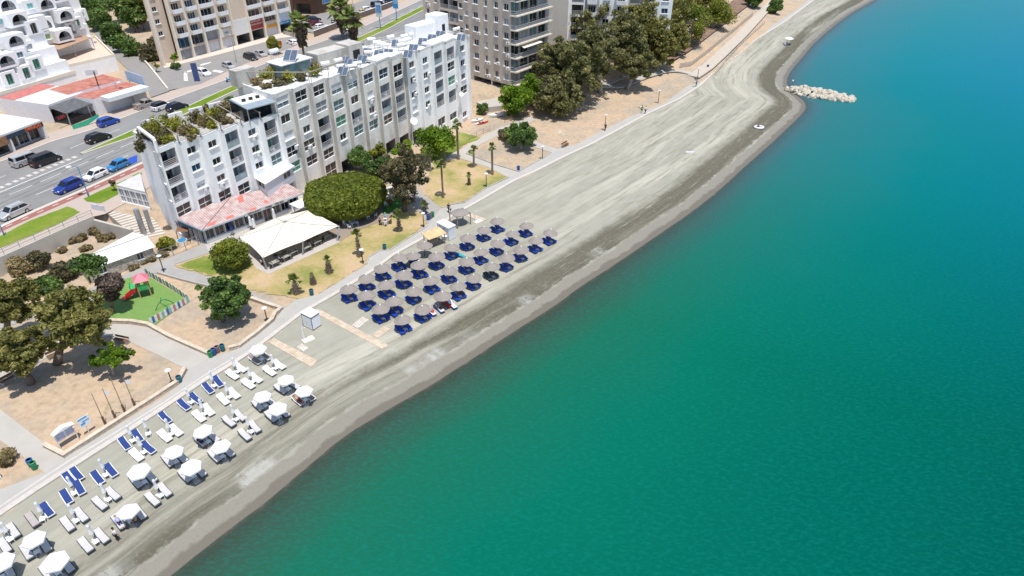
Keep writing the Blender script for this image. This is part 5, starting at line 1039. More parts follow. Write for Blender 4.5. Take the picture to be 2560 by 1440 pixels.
# seaward side: full-width balcony slabs with glazing set back
gn = Vector((-gu.y, gu.x)); dS = Vector((math.cos(R(52)), math.sin(R(52)))); LSd = 13.5; nS = Vector((math.sin(R(52)), -math.cos(R(52))))
hS = R(52)
for k in range(8):
    z = zg + (2.7 + 3.0 * (k - 1) if k else 0); h = 2.7 if k == 0 else 3.0; O = g1 + dS * 0
    for j in range(4): wall_col(GB, O + dS * LSd / 4 * j, hS, LSd / 4, [(h, 's', 'dctd'[(j + k) % 4] if k else 'd', (.04, .96, .1, h - .35))], z)
    if k:
        sl_ = GB.mb(); a, b = g1 - dS * .2, g1 + dS * LSd; sl_.prism([a, b, b + nS * 1.8, a + nS * 1.8], z - .22, z + .02); o_ = GB.part(sl_, 'balcony', CREAM); rl = GB.mb()
        for q0, q1_ in ((a + nS * 1.75, b + nS * 1.75), (a, a + nS * 1.75)):
            rl.bar(V3(q0, z + .95), V3(q1_, z + .95), 0.07); rl.bar(V3(q0, z + .55), V3(q1_, z + .55), 0.04); L_ = (q1_ - q0).length
            for t in range(int(L_ / 1.5) + 1): w_ = q0 + (q1_ - q0) * min(1, t * 1.5 / L_); rl.bar(V3(w_, z), V3(w_, z + .95), 0.05)
        rl.build('railing', RAILM, o_)
        if k == 7: gw = GB.mb(); gw.bar(V3(a + nS * 1.7, z + 1.5), V3(b + nS * 1.7, z + 1.5), 0.08, 2.7); gw.bar(V3(a, z + 1.5), V3(a + nS * 1.7, z + 1.5), 0.08, 2.7); gw.build('glazing', mat('green_glass', (0.02, 0.10, 0.09), 0.15, 0.4, 0.8), o_)
        if k == 3: gw = GB.mb(); a_ = g1 + dS * 2; b_ = g1 + dS * 9; gw.add([V3(a_ + nS * .1, z + 2.6), V3(b_ + nS * .1, z + 2.6), V3(b_ + nS * 2.3, z + 2.0), V3(a_ + nS * 2.3, z + 2.0)], [(0, 3, 2, 1)]); gw.build('awning', mat('cream_awning', (0.75, 0.68, 0.58), 0.8, 0.05), o_)
zt = zg + 2.7 + 21; plainwall(GB, g1 + dS * LSd, g1 + dS * LSd + gn * 8, zg, zt); bk0, bk1 = g0 + dS * LSd, g1 + dS * LSd; plainwall(GB, bk1, bk0, zg, zt); plainwall(GB, bk0, g0, zg, zt); GB.wallmb('roof').poly([V3(p, zt) for p in (g0, g1, bk1, bk0)]); GB.finish({'wall': GBEIGE, 'roof': ROOFW})
# block further back on the left of it
GC = Bld('apartment_tower', 'greyish beige block with corner balconies half hidden behind the white block roof', 'apartment tower', (-25, 185, 2.2)); zc = 2.6
k1 = P2(1172, 150, zc); kdir = gu; k0 = k1 - kdir * 17.0; cw = 17.0 / 5
for i in range(5):
    rows = [(2.7, '.')] + [(3.0, ['w', 'w', 'b', 'b', 'w'][i], 'dcdtdnb'[(k + 2 * i) % 7], [(0.4, .7, 1, 2.2), (.35, .65, 1, 2.2), (.0, .98, .1, 2.5), (.02, 1, .1, 2.5), (.1, .9, .9, 2.2)][i]) for k in range(8)]
    wall_col(GC, k0 + kdir * cw * i, hg, cw, rows, zc)
zt = zc + 2.7 + 24; plainwall(GC, k1, k1 + dS * 14, zc, zt); plainwall(GC, k1 + dS * 14, k0 + dS * 14, zc, zt); plainwall(GC, k0 + dS * 14, k0, zc, zt); GC.wallmb('roof').poly([V3(p, zt) for p in (k0, k1, k1 + dS * 14, k0 + dS * 14)]); GC.finish({'wall': stain('pale_beige_render', (0.63, 0.56, 0.47), (0.5, 0.44, 0.37), 0.5, 0.35), 'roof': ROOFW})
for q_, z_, lb in ((2.6, 14.4, 'under the left window'), (6.4, 16.5, 'under the second window'), (6.4, 11.8, 'lower down')):
    q = k0 + kdir * q_; put_ac((q.x + gu.y * .2, q.y - gu.x * .2, z_), hg, f'white air conditioner {lb} of the half hidden beige block', 'air conditioners on the grey tower')
# white block with stepped balconies behind the gum trees
WB = Bld('apartment_block', 'white and grey block with boxy white balconies behind the big gum trees', 'apartment block', (25, 190, 2.6)); zc = 2.6
k0 = P2(1352, 150, zc); wu = Vector((math.cos(R(-8)), math.sin(R(-8)))); cw = 3.6
for i in range(9):
    rows = [(2.8, '.')] + [(2.9, ['w', 'p'][i % 2] if i not in (2, 6) else 'b', 'dndb'[(k + i) % 4], None) for k in range(6)]
    wall_col(WB, k0 + wu * cw * i, R(-8), cw, rows, zc, 'wall' if i % 3 else f'grey_wall|{i}')
e_ = k0 + wu * cw * 9; bdv = Vector((-wu.y, wu.x)) * 12; zt = zc + 2.8 + 17.4; plainwall(WB, e_, e_ + bdv, zc, zt); plainwall(WB, e_ + bdv, k0 + bdv, zc, zt); plainwall(WB, k0 + bdv, k0, zc, zt); WB.wallmb('roof').poly([V3(p, zt) for p in (k0, e_, e_ + bdv, k0 + bdv)]); WB.finish({'wall': WHITE, **{f'grey_wall|{i}': mat('grey_render', (0.42, 0.42, 0.44), 0.85, 0.08) for i in (0, 3, 6)}, 'roof': ROOFW})
# brown timber-clad building at the top
BW = Bld('timber_building', 'dark brown timber clad building with overhanging roof at the car park', 'building', (-55, 235, ZH))
w1, w2, w0 = P2(797, 36, ZH), P2(838, 24, ZH), P2(735, 34, ZH); zt = ZH + 7
for pa, pb in ((w0, w1), (w1, w2)):
    d_ = pb - pa; wall_col(BW, pa, math.atan2(d_.y, d_.x), d_.length, [(3.5, 'o', 'd', (.1, .7, .1, 3.2) if pa is w0 else (.9, .95, .1, 3)), (3.5, '.')], ZH)
bv = Vector((-.5, .87)) * 12; plainwall(BW, w2, w2 + bv, ZH, zt); plainwall(BW, w0 + bv, w0, ZH, zt); BW.wallmb('roof').prism([w0 - Vector((1, 1.5)), w1 + Vector((.5, -2)), w2 + Vector((1.2, -.8)), w2 + bv, w0 + bv], zt - .2, zt); BW.finish({'wall': mat('dark_timber', (0.13, 0.07, 0.045), 0.7, 0.3, 1.5, stretch=(1, 1, 8)), 'roof': BLACK})
po = thing('poster', 'blue and white framed poster on the dark timber building', 'poster', (0, 0, 0)); q = (w1 + w2) / 2 + (Vector(((w2 - w1).y, -(w2 - w1).x)).normalized()) * .12; po.location = (q.x, q.y, ZH + 4.4); po.rotation_euler = (0, 0, math.atan2((w2 - w1).y, (w2 - w1).x)); m_ = MB(); m_.box((0, .03, 0), (3.5, .08, 3.4)); m_.build('frame', WHITEP, po); m_ = MB(); m_.box((0, -.03, 0), (3.1, .06, 3.0)); m_.build('print', mat('poster_blue', (0.03, 0.2, 0.6), 0.4, 0.5, .8, (0.2, 0.5, 0.85)), po)
cw_ = [P2(u, v, ZH) for u, v in [(787, 92), (845, 70), (900, 46), (990, 14)]]; wallrun('boundary_wall', 'dark brown wall with white capping between the car park and the far pavement', 'wall', cw_, 1.5, 0.25, mat('wall_brown', (0.17, 0.13, 0.12), 0.8, 0.15), cap=WHITEP, z=ZH + .15)
wallrun('boundary_wall', 'low pale wall along the right edge of the lane beside the tower', 'wall', [P2(u, v, ZH) for u, v in [(330, 122), (372, 166), (420, 226)]], 0.5, 0.3, CREAM, z=ZH + .15)
wallrun('boundary_wall', 'pale stepped wall between tower and hedge at the lane', 'wall', [P2(u, v, ZH) for u, v in [(366, 150), (410, 138)]], 1.6, 0.3, CREAM, z=ZH + .15)
# ------------------------------------------------------------------ terraced white houses with arches (far left)
TH_ = Bld('terraced_houses', 'stepped white terraced apartments with arched balconies and green shutters', 'apartment block', (-110, 150, ZH)); hT = R(66); uT = Vector((math.cos(hT), math.sin(hT))); nT = Vector((math.sin(hT), -math.cos(hT)))
base = P2(150, 190, 6.4); 
def on_plane(u, v, back):
    o = base - nT * back; r = ray(u, v); den = r.x * nT.x + r.y * nT.y; t = ((o.x) * nT.x + (o.y) * nT.y) / den; return Vector((r.x * t, r.y * t)), CAMH + r.z * t
def arch_module(pc, zc_, wd, h, glass, kind, dep=4.5):
    "one box of the terrace; pc centre of its front face on plan, zc_ floor level"
    a = pc - uT * wd / 2; mb = TH_.mb(); P = lambda x, y, z: Vector((a.x + uT.x * x + nT.x * y, a.y + uT.y * x + nT.y * y, z)); z0, z1 = zc_, zc_ + h
    mb.quad(P(0, 0, z0), P(0, 0, z1), P(0, -dep, z1), P(0, -dep, z0)); mb.quad(P(wd, 0, z0), P(wd, -dep, z0), P(wd, -dep, z1), P(wd, 0, z1))
    mb.quad(P(0, 0, z1), P(wd, 0, z1), P(wd, -dep, z1), P(0, -dep, z1))
    if kind == 'arch':
        n = 14; cx, r, zs = wd / 2, wd * .36, z0 + h * .32; pts = [(cx - r, z0 + .45)] + [(cx - r * math.cos(math.pi * k / n), zs + r * .98 * math.sin(math.pi * k / n)) for k in range(n + 1)] + [(cx + r, z0 + .45)]
        for k in range(len(pts) - 1):
            (xa, za_), (xb, zb) = pts[k], pts[k + 1]
            if k == 0: mb.quad(P(0, 0, z0), P(xa, 0, za_), P(xb, 0, zb), P(0, 0, zb))
            elif k == len(pts) - 2: mb.quad(P(xa, 0, za_), P(xb, 0, zb), P(wd, 0, z0), P(wd, 0, za_))
            else: mb.quad(P(xa, 0, za_), P(xb, 0, zb), P(xb, 0, z1), P(xa, 0, z1))
        mb.quad(P(0, 0, zs), P(cx - r, 0, zs), P(cx - r, 0, z1), P(0, 0, z1)); mb.quad(P(cx + r, 0, zs), P(wd, 0, zs), P(wd, 0, z1), P(cx + r, 0, z1)); mb.quad(P(0, 0, z0), P(wd, 0, z0), P(cx + r, 0, z0 + .45), P(cx - r, 0, z0 + .45))
        o = TH_.part(mb, 'arched_bay', WHITE); rc_ = TH_.mb()
        rc_.quad(P(.1, -2.4, z0 + .05), P(wd - .1, -2.4, z0 + .05), P(wd - .1, -2.4, z1 - .1), P(.1, -2.4, z1 - .1)); rc_.quad(P(.1, -.1, z0 + .3), P(wd - .1, -.1, z0 + .3), P(wd - .1, -2.4, z0 + .3), P(.1, -2.4, z0 + .3)); rc_.build('loggia', LOGGIA, o)
        sm = TH_.mb(); sm.box(P(wd * .35, -2.3, z0 + 1.3), (wd * .34, .1, 2.1), hT); sm.build('shutter', GL[glass], o); sm = TH_.mb(); sm.box(P(wd * .68, -2.3, z0 + 1.3), (wd * .3, .1, 2.1), hT); sm.build('glass_door', G_DARK, o)
        rl = TH_.mb()
        for z in (.6, .8, 1.0): rl.bar(P(cx - r, -.12, z0 + z), P(cx + r, -.12, z0 + z), .05)
        rl.build('railing', RAILM, o)
    else:
        o = TH_.part(mb, 'bay', WHITE); TH_.parts['wall'] = TH_.mb(); wall_col(TH_, a, hT, wd, [(h, 'w' if kind == 'win' else 's', glass, (.28, .72, 1.0, 2.2) if kind == 'win' else (.28, .72, .1, 2.4))], z0); TH_.parts.pop('wall').build('bay_front', WHITE, TH_.o)
    return o
lev = [(0, 6.4), (2.2, 9.3), (4.4, 12.2), (6.6, 15.1), (8.8, 18.0), (11.0, 20.9)]
FEAT = [(25, 197, 's', 'G', 0), (67, 182, 's', 'G', 0), (92, 160, 's', 'G', 0), (17, 154, 'arch', 'G', 1), (52, 140, 'win', 't', 1), (40, 104, 'arch', 'c', 2), (75, 120, 'win', 'c', 2), (121, 95, 'win', 'L', 1), (162, 90, 'arch', 'G', 1), (5, 60, 's', 'M', 3), (48, 50, 'arch', 'G', 3), (113, 62, 'arch', 'G', 3), (85, 70, 's', 'd', 2), (182, 72, 's', 'G', 2), (165, 40, 'arch', 'G', 3), (77, 18, 'win', 'M', 4), (117, 12, 'arch', 'G', 4), (205, 40, 'win', 'G', 4), (20, 15, 'arch', 'c', 4), (185, 10, 'win', 'd', 5), (194, 60, 's', 'G', 2), (-30, 120, 'arch', 'G', 2), (-30, 170, 'win', 'd', 1), (-25, 70, 'win', 'd', 3), (150, -10, 'arch', 'G', 5)]
tD = 14.0
sR = (on_plane(226, 72, tD)[0] - base).dot(uT)
for u, v, kind, g, L_ in FEAT:
    back, zf_ = lev[L_]; back = tD + .9 * (L_ - 1) if u > 100 else back
    if kind == 'arch': back -= 2.0
    pc, zz = on_plane(u, v, back); arch_module(pc, zz - 1.35, 4.4 if kind == 'arch' else 3.2, 2.9, g, kind, 2.6 if kind == 'arch' else 1.0)
s0 = -22.0
for k, (back, zf_) in enumerate(lev):
    e1_ = 3.0 if k < 3 else 6.0; a, b = base - nT * (back + .35) + uT * s0, base - nT * (back + .35) + uT * e1_; mb = TH_.mb(); mb.prism([a, b, b - nT * 14, a - nT * 14], ZH if k == 0 else zf_ - .02, zf_ + 2.86); TH_.part(mb, 'terrace_storey', WHITE)
for k in range(5):
    bk_ = tD + .35 + .9 * k; a, b = base - nT * bk_ + uT * (2.9 + k * .3), base - nT * bk_ + uT * (sR + .4 * k); mb = TH_.mb(); mb.prism([a, b, b - nT * 9, a - nT * 9], ZH if k == 0 else 9.3 + 2.9 * (k - 1), 9.3 + 2.9 * k); TH_.part(mb, 'terrace_storey', WHITE)
TH_.finish({})
a, b = base + nT * 1.2 + uT * s0, base + nT * 1.2 + uT * 3; TB = Bld('podium', 'white podium wall with planters and shops below the arched terraces', 'podium', (a.x, a.y, ZH)); mb = TB.mb(); mb.prism([a, b, b - nT * 1.6, a - nT * 1.6], ZH, 6.4); TB.part(mb, 'wall', WHITE); mb = TB.mb(); mb.bar(V3(a, 6.75), V3(b, 6.75), .25, .7); TB.part(mb, 'parapet', CREAM)
# brown canopy over the big terrace
cp = thing('terrace_canopy', 'brown sheet canopy over a tiled terrace beside the lane', 'canopy', (0, 0, 0)); q = [P2(u, v, 9.6) for u, v in [(108, 121), (130, 131), (228, 95), (206, 84)]]; cp.location = (*q[0], 6.4); m_ = MB((*q[0], 6.4)); m_.prism(q, 9.55, 9.65); m_.build('roof', mat('brown_sheet', (0.42, 0.27, 0.19), 0.7, 0.15, 1), cp)
for p in (q[1], q[2], (q[1] + q[2]) / 2): pm = MB((*q[0], 6.4)); pm.bar(V3(p, 6.6), V3(p, 9.55), .1); pm.build('post', STEEL, cp)
tq = [P2(u, v, 6.6) for u, v in [(106, 128), (140, 176), (288, 142), (240, 95)]]; tt = Bld('terrace_building', 'tiled roof terrace with pale parapet above shops at the lane corner', 'building', (*tq[1], ZH)); mb = tt.mb(); mb.prism(tq, ZH, 6.6, 0, 1); tt.part(mb, 'wall', [WHITE, mat('terrace_tile', (0.62, 0.52, 0.42), 0.8, 0.12, 1.5)]); parapet(tt, tq, 6.6, 0.7, .25); tt.finish({'parapet': CREAM})
# ------------------------------------------------------------------ foliage
NR = np.random.default_rng(11)
def leaves_mesh(name, blobs, n, size, m, tone=(0.5, 0.22), loc=(0, 0, 0), up=0.35, seed=0, inner=0.25, aspect=1.0, blobtone=0.18, fuzz=.17):
    "many leaf-sized quads through the shells of the given clumps (c, r)"
    g = np.random.default_rng(seed + 5); C = np.array([b[0] for b in blobs], float); Rr = np.array([b[1] if not isinstance(b[1], (int, float)) else (b[1],) * 3 for b in blobs], float)
    wgt = (Rr.prod(1)) ** (2 / 3); k = g.choice(len(blobs), n, p=wgt / wgt.sum())
    d = g.normal(size=(n, 3)); d[:, 2] += up * 0.8; d /= np.linalg.norm(d, axis=1)[:, None]
    rad = np.where(g.random(n) < inner, g.uniform(0.3, 0.9, n), np.clip(g.normal(0.96, fuzz, n), .3, 1.6)); P = C[k] + d * Rr[k] * rad[:, None]
    nr = d + g.normal(size=(n, 3)) * 0.75; nr /= np.linalg.norm(nr, axis=1)[:, None]
    a = np.cross(nr, g.normal(size=(n, 3))); a /= np.linalg.norm(a, axis=1)[:, None]; b = np.cross(nr, a)
    s = size * g.uniform(0.55, 1.35, n)[:, None] / 2
    V = np.stack([P - a * s - b * s * aspect, P + a * s - b * s * aspect * .6, P + a * s + b * s * aspect, P - a * s * .6 + b * s * aspect], 1).reshape(-1, 3) - np.array(loc)
    F = np.arange(n * 4, dtype=np.int32); me = bpy.data.meshes.new(name); me.vertices.add(n * 4); me.vertices.foreach_set('co', V.ravel()); me.loops.add(n * 4); me.loops.foreach_set('vertex_index', F)
    me.polygons.add(n); me.polygons.foreach_set('loop_start', np.arange(0, n * 4, 4, dtype=np.int32)); me.polygons.foreach_set('loop_total', np.full(n, 4, np.int32))
    bt = g.normal(0, blobtone, len(blobs)); t = np.clip(tone[0] + bt[k] + g.normal(0, tone[1], n), 0, 1)
    at_ = me.attributes.new('tone', 'FLOAT', 'FACE'); at_.data.foreach_set('value', t.astype(np.float32)); me.update(calc_edges=True); me.materials.append(m); return me
def link(name, me, parent=None, loc=None):
    o = bpy.data.objects.new(name, me); COL.objects.link(o)
    if parent: o.parent = parent
    if loc is not None: o.location = loc
    return o
L_EUC = leafmat('eucalyptus_leaf', (0.115, 0.12, 0.032), (0.23, 0.225, 0.062), (0.39, 0.35, 0.11))
L_EUCR = leafmat('gum_leaf', (0.105, 0.112, 0.042), (0.20, 0.20, 0.076), (0.34, 0.315, 0.125))
L_GRN = leafmat('green_leaf', (0.048, 0.091, 0.026), (0.109, 0.186, 0.043), (0.217, 0.326, 0.077))
L_BRT = leafmat('bright_leaf', (0.068, 0.135, 0.008), (0.149, 0.257, 0.016), (0.257, 0.378, 0.027))
L_HEDGE = leafmat('clipped_leaf', (0.10, 0.135, 0.018), (0.20, 0.235, 0.032), (0.33, 0.35, 0.04))
L_OLV = leafmat('olive_leaf', (0.069, 0.066, 0.034), (0.147, 0.129, 0.066), (0.259, 0.224, 0.103))
L_YEL = leafmat('yellow_green_leaf', (0.124, 0.152, 0.028), (0.262, 0.276, 0.041), (0.456, 0.414, 0.055))
L_DEAD = leafmat('dead_needles', (0.081, 0.057, 0.046), (0.161, 0.121, 0.098), (0.253, 0.196, 0.161))
L_DRY = leafmat('dry_scrub', (0.156, 0.13, 0.058), (0.286, 0.227, 0.111), (0.442, 0.351, 0.182))
L_PALM = leafmat('palm_frond', (0.068, 0.112, 0.02), (0.146, 0.203, 0.04), (0.304, 0.349, 0.09))
L_DRYP = leafmat('dry_palm_skirt', (0.115, 0.092, 0.063), (0.196, 0.155, 0.115), (0.299, 0.241, 0.184))
def clumps(c, rx, ry, rz, n, rs, rng, flat=0.0, shell=(0.3, 0.85)):
    out = []
    for i in range(n):
        while True:
            d = Vector((rng.gauss(0, 1), rng.gauss(0, 1), rng.gauss(0, 1)));
            if d.length > 0.1: break
        d.normalize(); q = rng.uniform(*shell); r = min(rx, ry, rz * 1.4) * rs * rng.uniform(0.7, 1.25)
        out.append(((c[0] + d.x * rx * q, c[1] + d.y * ry * q, c[2] + d.z * rz * q), (r, r, r * (0.8 - flat))))
    return out
def tree(label, base, cpx, wpx, hpx, m, name='tree', n=None, leaf=0.38, bark=BARK, group=None, rs=0.34, nb=26, limbs=5, tr=None, seed=1, zb=None, cat='tree', extra=None, inner=0.25, shell=(0.3, 0.85), tone=(0.5, 0.2), aspect=1.0):
    "base: pixel of the trunk foot (or world point); crown centre row cpx; crown width/height in pixels"
    rng = random.Random(seed * 77 + 3); b = G(*base) if zb is None else at(*base, zb)
    zc = z_for(b, cpx[1]); sc = ppm((b.x, b.y, zc)); off = (cpx[0] - px((b.x, b.y, zc))[0]) / sc
    c = Vector((b.x + off, b.y, zc)); rx = wpx / 2 / sc; phi = math.atan2(CAMH - zc, b.y); hm = hpx / 2 / sc
    rz = math.sqrt(max((0.35 * rx) ** 2, (hm ** 2 - (rx * math.sin(phi)) ** 2) / math.cos(phi) ** 2)) if hm > rx * math.sin(phi) else rx * 0.4
    rz = min(rz, max(0.5, c.z - b.z - 0.3)); t = thing(name, label, cat, b, 0, group); cl = clumps(c, rx, rx, rz, nb, rs, rng, shell=shell)
    nl = n or int(min(16000, 420 * (rx * rx + 2 * rx * rz) * (0.38 / leaf) ** 2)); nl = max(250, nl)
    link('crown', leaves_mesh('crown', cl, nl, leaf, m, tone, loc=b, seed=seed, inner=inner, aspect=aspect), t)
    tb = MB(b); r0 = tr or max(0.1, min(0.5, rx * 0.075)); mid = b + (c - b) * 0.55 + Vector((rng.uniform(-.3, .3), rng.uniform(-.3, .3), 0)); tb.tube([b - Vector((0, 0, .2)), b + (mid - b) * .5 + Vector((rng.uniform(-.15, .15), 0, 0)), mid], [r0 * 1.25, r0, r0 * .8])
    for i in range(limbs):
        q = Vector(cl[i * len(cl) // limbs][0]); tb.tube([mid, mid + (q - mid) * .5 + Vector((0, 0, .3)), q], [r0 * .6, r0 * .4, r0 * .15], 6)
    tb.build('trunk', bark, t, True); return t
def bush(label, base, wpx, hpx, m, name='bush', leaf=0.3, group=None, seed=1, z=None, nb=9, n=None, dead=False):
    b = at(*base, z) if z is not None else G(*base); sc = ppm(b); rx = wpx / 2 / sc; hm = hpx / sc; rz = max(.25, hm * .55); rng = random.Random(seed * 13 + 1)
    t = thing(name, label, 'bush', b, 0, group); cl = clumps((b.x, b.y, b.z + rz * .75), rx, rx * .9, rz, nb, .5, rng, shell=(.2, .7))
    link('foliage', leaves_mesh('foliage', cl, n or max(120, int(380 * (rx * rx + 2 * rx * rz) * (.3 / leaf) ** 2)), leaf, m, loc=b, seed=seed), t)
    tb = MB(b)
    for k in range(4): q = Vector(cl[k][0]); tb.tube([b, q], [.06, .02], 5)
    tb.build('stem', BARK, t); return t
# --- big trees on the left
tree('tall brown green eucalyptus with thick trunk beside the long bench', (142, 908), (180, 800), 180, 160, L_EUC, 'eucalyptus_tree', leaf=.22, seed=2, nb=150, rs=.145, tr=.42, n=22000, shell=(.1, 1.0), aspect=1.5)
tree('brown green eucalyptus cut by the left frame edge, trunk over bare earth', (78, 958), (30, 878), 140, 124, L_EUC, 'eucalyptus_tree', leaf=.22, seed=3, nb=130, rs=.15, tr=.40, n=17000, shell=(.1, 1.0), aspect=1.5)
tree('brown green eucalyptus at the back of the left group near the frame edge', (20, 850), (28, 748), 140, 118, L_EUC, 'eucalyptus_tree', leaf=.22, seed=4, nb=130, rs=.15, tr=.4, n=17000, shell=(.1, 1.0), aspect=1.5)
t_ = tree('pine with green top and grey dead lower branches beside the playground', (281, 782), (272, 715), 66, 85, L_DEAD, 'pine_tree', leaf=.24, seed=5, nb=22, rs=.36, tr=.22)
p_ = t_.location; zc_ = z_for(p_, 660); link('green_top', leaves_mesh('green_top', clumps((p_.x - .9, p_.y, zc_), 2.5, 2.2, 1.5, 16, .36, random.Random(8)), 2600, .26, L_GRN, loc=p_, seed=8), t_)
tree('round light green tree alone on the orange earth bed', (284, 937), (276, 888), 104, 66, L_BRT, leaf=.22, seed=6, nb=46, rs=.24, shell=(.2, 1.0), bark=BARKP, tr=.14, limbs=6, tone=(.3, .2))
tree('full dark green tree standing alone in the bare bed by the promenade', (558, 803), (557, 742), 126, 122, L_GRN, leaf=.24, seed=7, rs=.17, nb=90, tr=.26, n=14000, tone=(.52, .2), shell=(.15, 1.0))
# --- restaurant garden
tree('round clipped green tree beside the cream tent', (578, 668), (576, 634), 110, 76, L_HEDGE, 'clipped_tree', leaf=.22, seed=8, nb=46, rs=.36, n=11000, inner=.1, shell=(.55, .7), tone=(.4, .2))
def drum_tree():
    c = at(858, 520, 3.0); t = thing('clipped_tree', 'huge flat topped drum shaped clipped tree shading chairs beside the cream tent', 'tree', (c.x, c.y, ZL)); rng = np.random.default_rng(3); n = 26000
    x0, x1 = at(761, 500, 3.2), at(957, 500, 3.2); rx = (x1.x - x0.x) / 2; b0, b1 = at(858, 553, 2.3), at(858, 430, 4.6); ry = (b1.y - b0.y) / 2; cx, cy = (x0.x + x1.x) / 2, (b0.y + b1.y) / 2; h0, h1 = 2.1, 4.9
    t.location = (cx, cy, ZL); top = rng.random(n) < .55; th = rng.uniform(0, 2 * math.pi, n); rr = np.where(top, np.sqrt(rng.random(n)), 1.0); wob = 1 + .03 * np.sin(5 * th) + .02 * np.sin(9 * th + 1) + rng.normal(0, .012, n)
    P = np.stack([np.cos(th) * rr * rx * wob, np.sin(th) * rr * ry * wob, np.where(top, h1 - .55 * rr ** 4 + .12 * np.sin(th * 3 + rr * 7), rng.uniform(h0, h1 - .3, n))], 1); P[:, 2] += rng.normal(0, .09, n)
    side = ~top; sh_ = 1 - .10 * ((P[:, 2] - 3.6) / 1.5) ** 2; P[side, 0] *= sh_[side]; P[side, 1] *= sh_[side]
    nr = np.where(top[:, None], np.array([[0, 0, 1.0]]), np.stack([np.cos(th), np.sin(th), 0 * th], 1)) + rng.normal(size=(n, 3)) * .8; nr /= np.linalg.norm(nr, axis=1)[:, None]
    a = np.cross(nr, rng.normal(size=(n, 3))); a /= np.linalg.norm(a, axis=1)[:, None]; b = np.cross(nr, a); s = .34 * rng.uniform(.5, 1.3, n)[:, None] / 2
    V = np.stack([P - a * s - b * s, P + a * s - b * s, P + a * s + b * s, P - a * s + b * s], 1).reshape(-1, 3); V[:, 2] -= ZL
    me = bpy.data.meshes.new('crown'); me.from_pydata([], [], []); me.vertices.add(n * 4); me.vertices.foreach_set('co', V.ravel()); me.loops.add(n * 4); me.loops.foreach_set('vertex_index', np.arange(n * 4, dtype=np.int32)); me.polygons.add(n); me.polygons.foreach_set('loop_start', np.arange(0, n * 4, 4, dtype=np.int32)); me.polygons.foreach_set('loop_total', np.full(n, 4, np.int32))
    pat = .5 + .3 * np.sin(P[:, 0] * .9 + 2 * np.sin(P[:, 1] * .7)) * np.sin(P[:, 1] * .8 + 1); tn = np.clip(.30 * pat + np.where(side, .32, .18) + rng.normal(0, .2, n), 0, 1); at_ = me.attributes.new('tone', 'FLOAT', 'FACE'); at_.data.foreach_set('value', tn.astype(np.float32)); me.update(calc_edges=True); me.materials.append(L_HEDGE); link('crown', me, t)
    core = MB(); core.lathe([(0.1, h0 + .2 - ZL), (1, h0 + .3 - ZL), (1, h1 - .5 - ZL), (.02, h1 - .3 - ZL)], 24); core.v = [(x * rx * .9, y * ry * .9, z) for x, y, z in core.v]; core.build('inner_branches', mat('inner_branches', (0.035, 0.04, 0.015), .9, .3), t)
    for k in range(3): tb = MB(); q = Vector((rx * .45 * math.cos(k * 2.1), ry * .45 * math.sin(k * 2.1), 0)); tb.tube([q, q + Vector((0, 0, 1.9))], [.22, .16]); tb.build('trunk', BARK, t, True)
drum_tree()
tree('big dark olive tree beside the clipped drum tree and the grey path', (1012, 528), (1012, 430), 128, 150, L_OLV, 'olive_tree', leaf=.25, seed=9, nb=120, rs=.15, tr=.4, n=17000, shell=(.12, 1.0))
tree('dark green shrubby tree against the stained bays of the white block', (905, 425), (898, 395), 62, 60, L_GRN, leaf=.26, seed=10, nb=20)
tree('mid green tree between the drum tree and the stained facade', (952, 440), (945, 415), 84, 66, L_GRN, leaf=.26, seed=11, nb=24)
tree('yellow green tree top beside the stained facade', (945, 395), (938, 372), 52, 46, L_HEDGE, leaf=.24, seed=12, nb=16)
tree('low bright green leafy clump in front of the stained bays', (1012, 400), (1012, 372), 66, 38, L_BRT, leaf=.25, seed=13, nb=16)
tree('bright green spreading tree in front of the white far bays', (1090, 395), (1088, 348), 108, 80, L_BRT, leaf=.28, seed=14, nb=34, tr=.25, n=8000)
tree('green tree over dappled shadow on the bare right hand bed', (1302, 372), (1303, 335), 92, 62, L_GRN, leaf=.25, seed=15, nb=50, rs=.22, bark=BARKP, tone=(.55, .2), shell=(.2, 1.0))
tree('grey green shrub at the left side of the shadowed right hand tree', (1268, 348), (1262, 330), 44, 36, L_OLV, leaf=.22, seed=16, nb=12, tone=(.8, .2))
tree('bright green dense tree left of the pair under the balcony tower', (1288, 292), (1288, 245), 80, 82, L_BRT, leaf=.30, seed=17, nb=34, n=8000, tone=(.5, .25))
tree('bright green dense tree right of the pair under the balcony tower', (1330, 268), (1322, 222), 62, 64, L_BRT, leaf=.30, seed=18, nb=26, n=6000, tone=(.55, .25))
bush('dark green bush at the far corner of the white block', (1205, 285), 32, 30, L_GRN, seed=19)
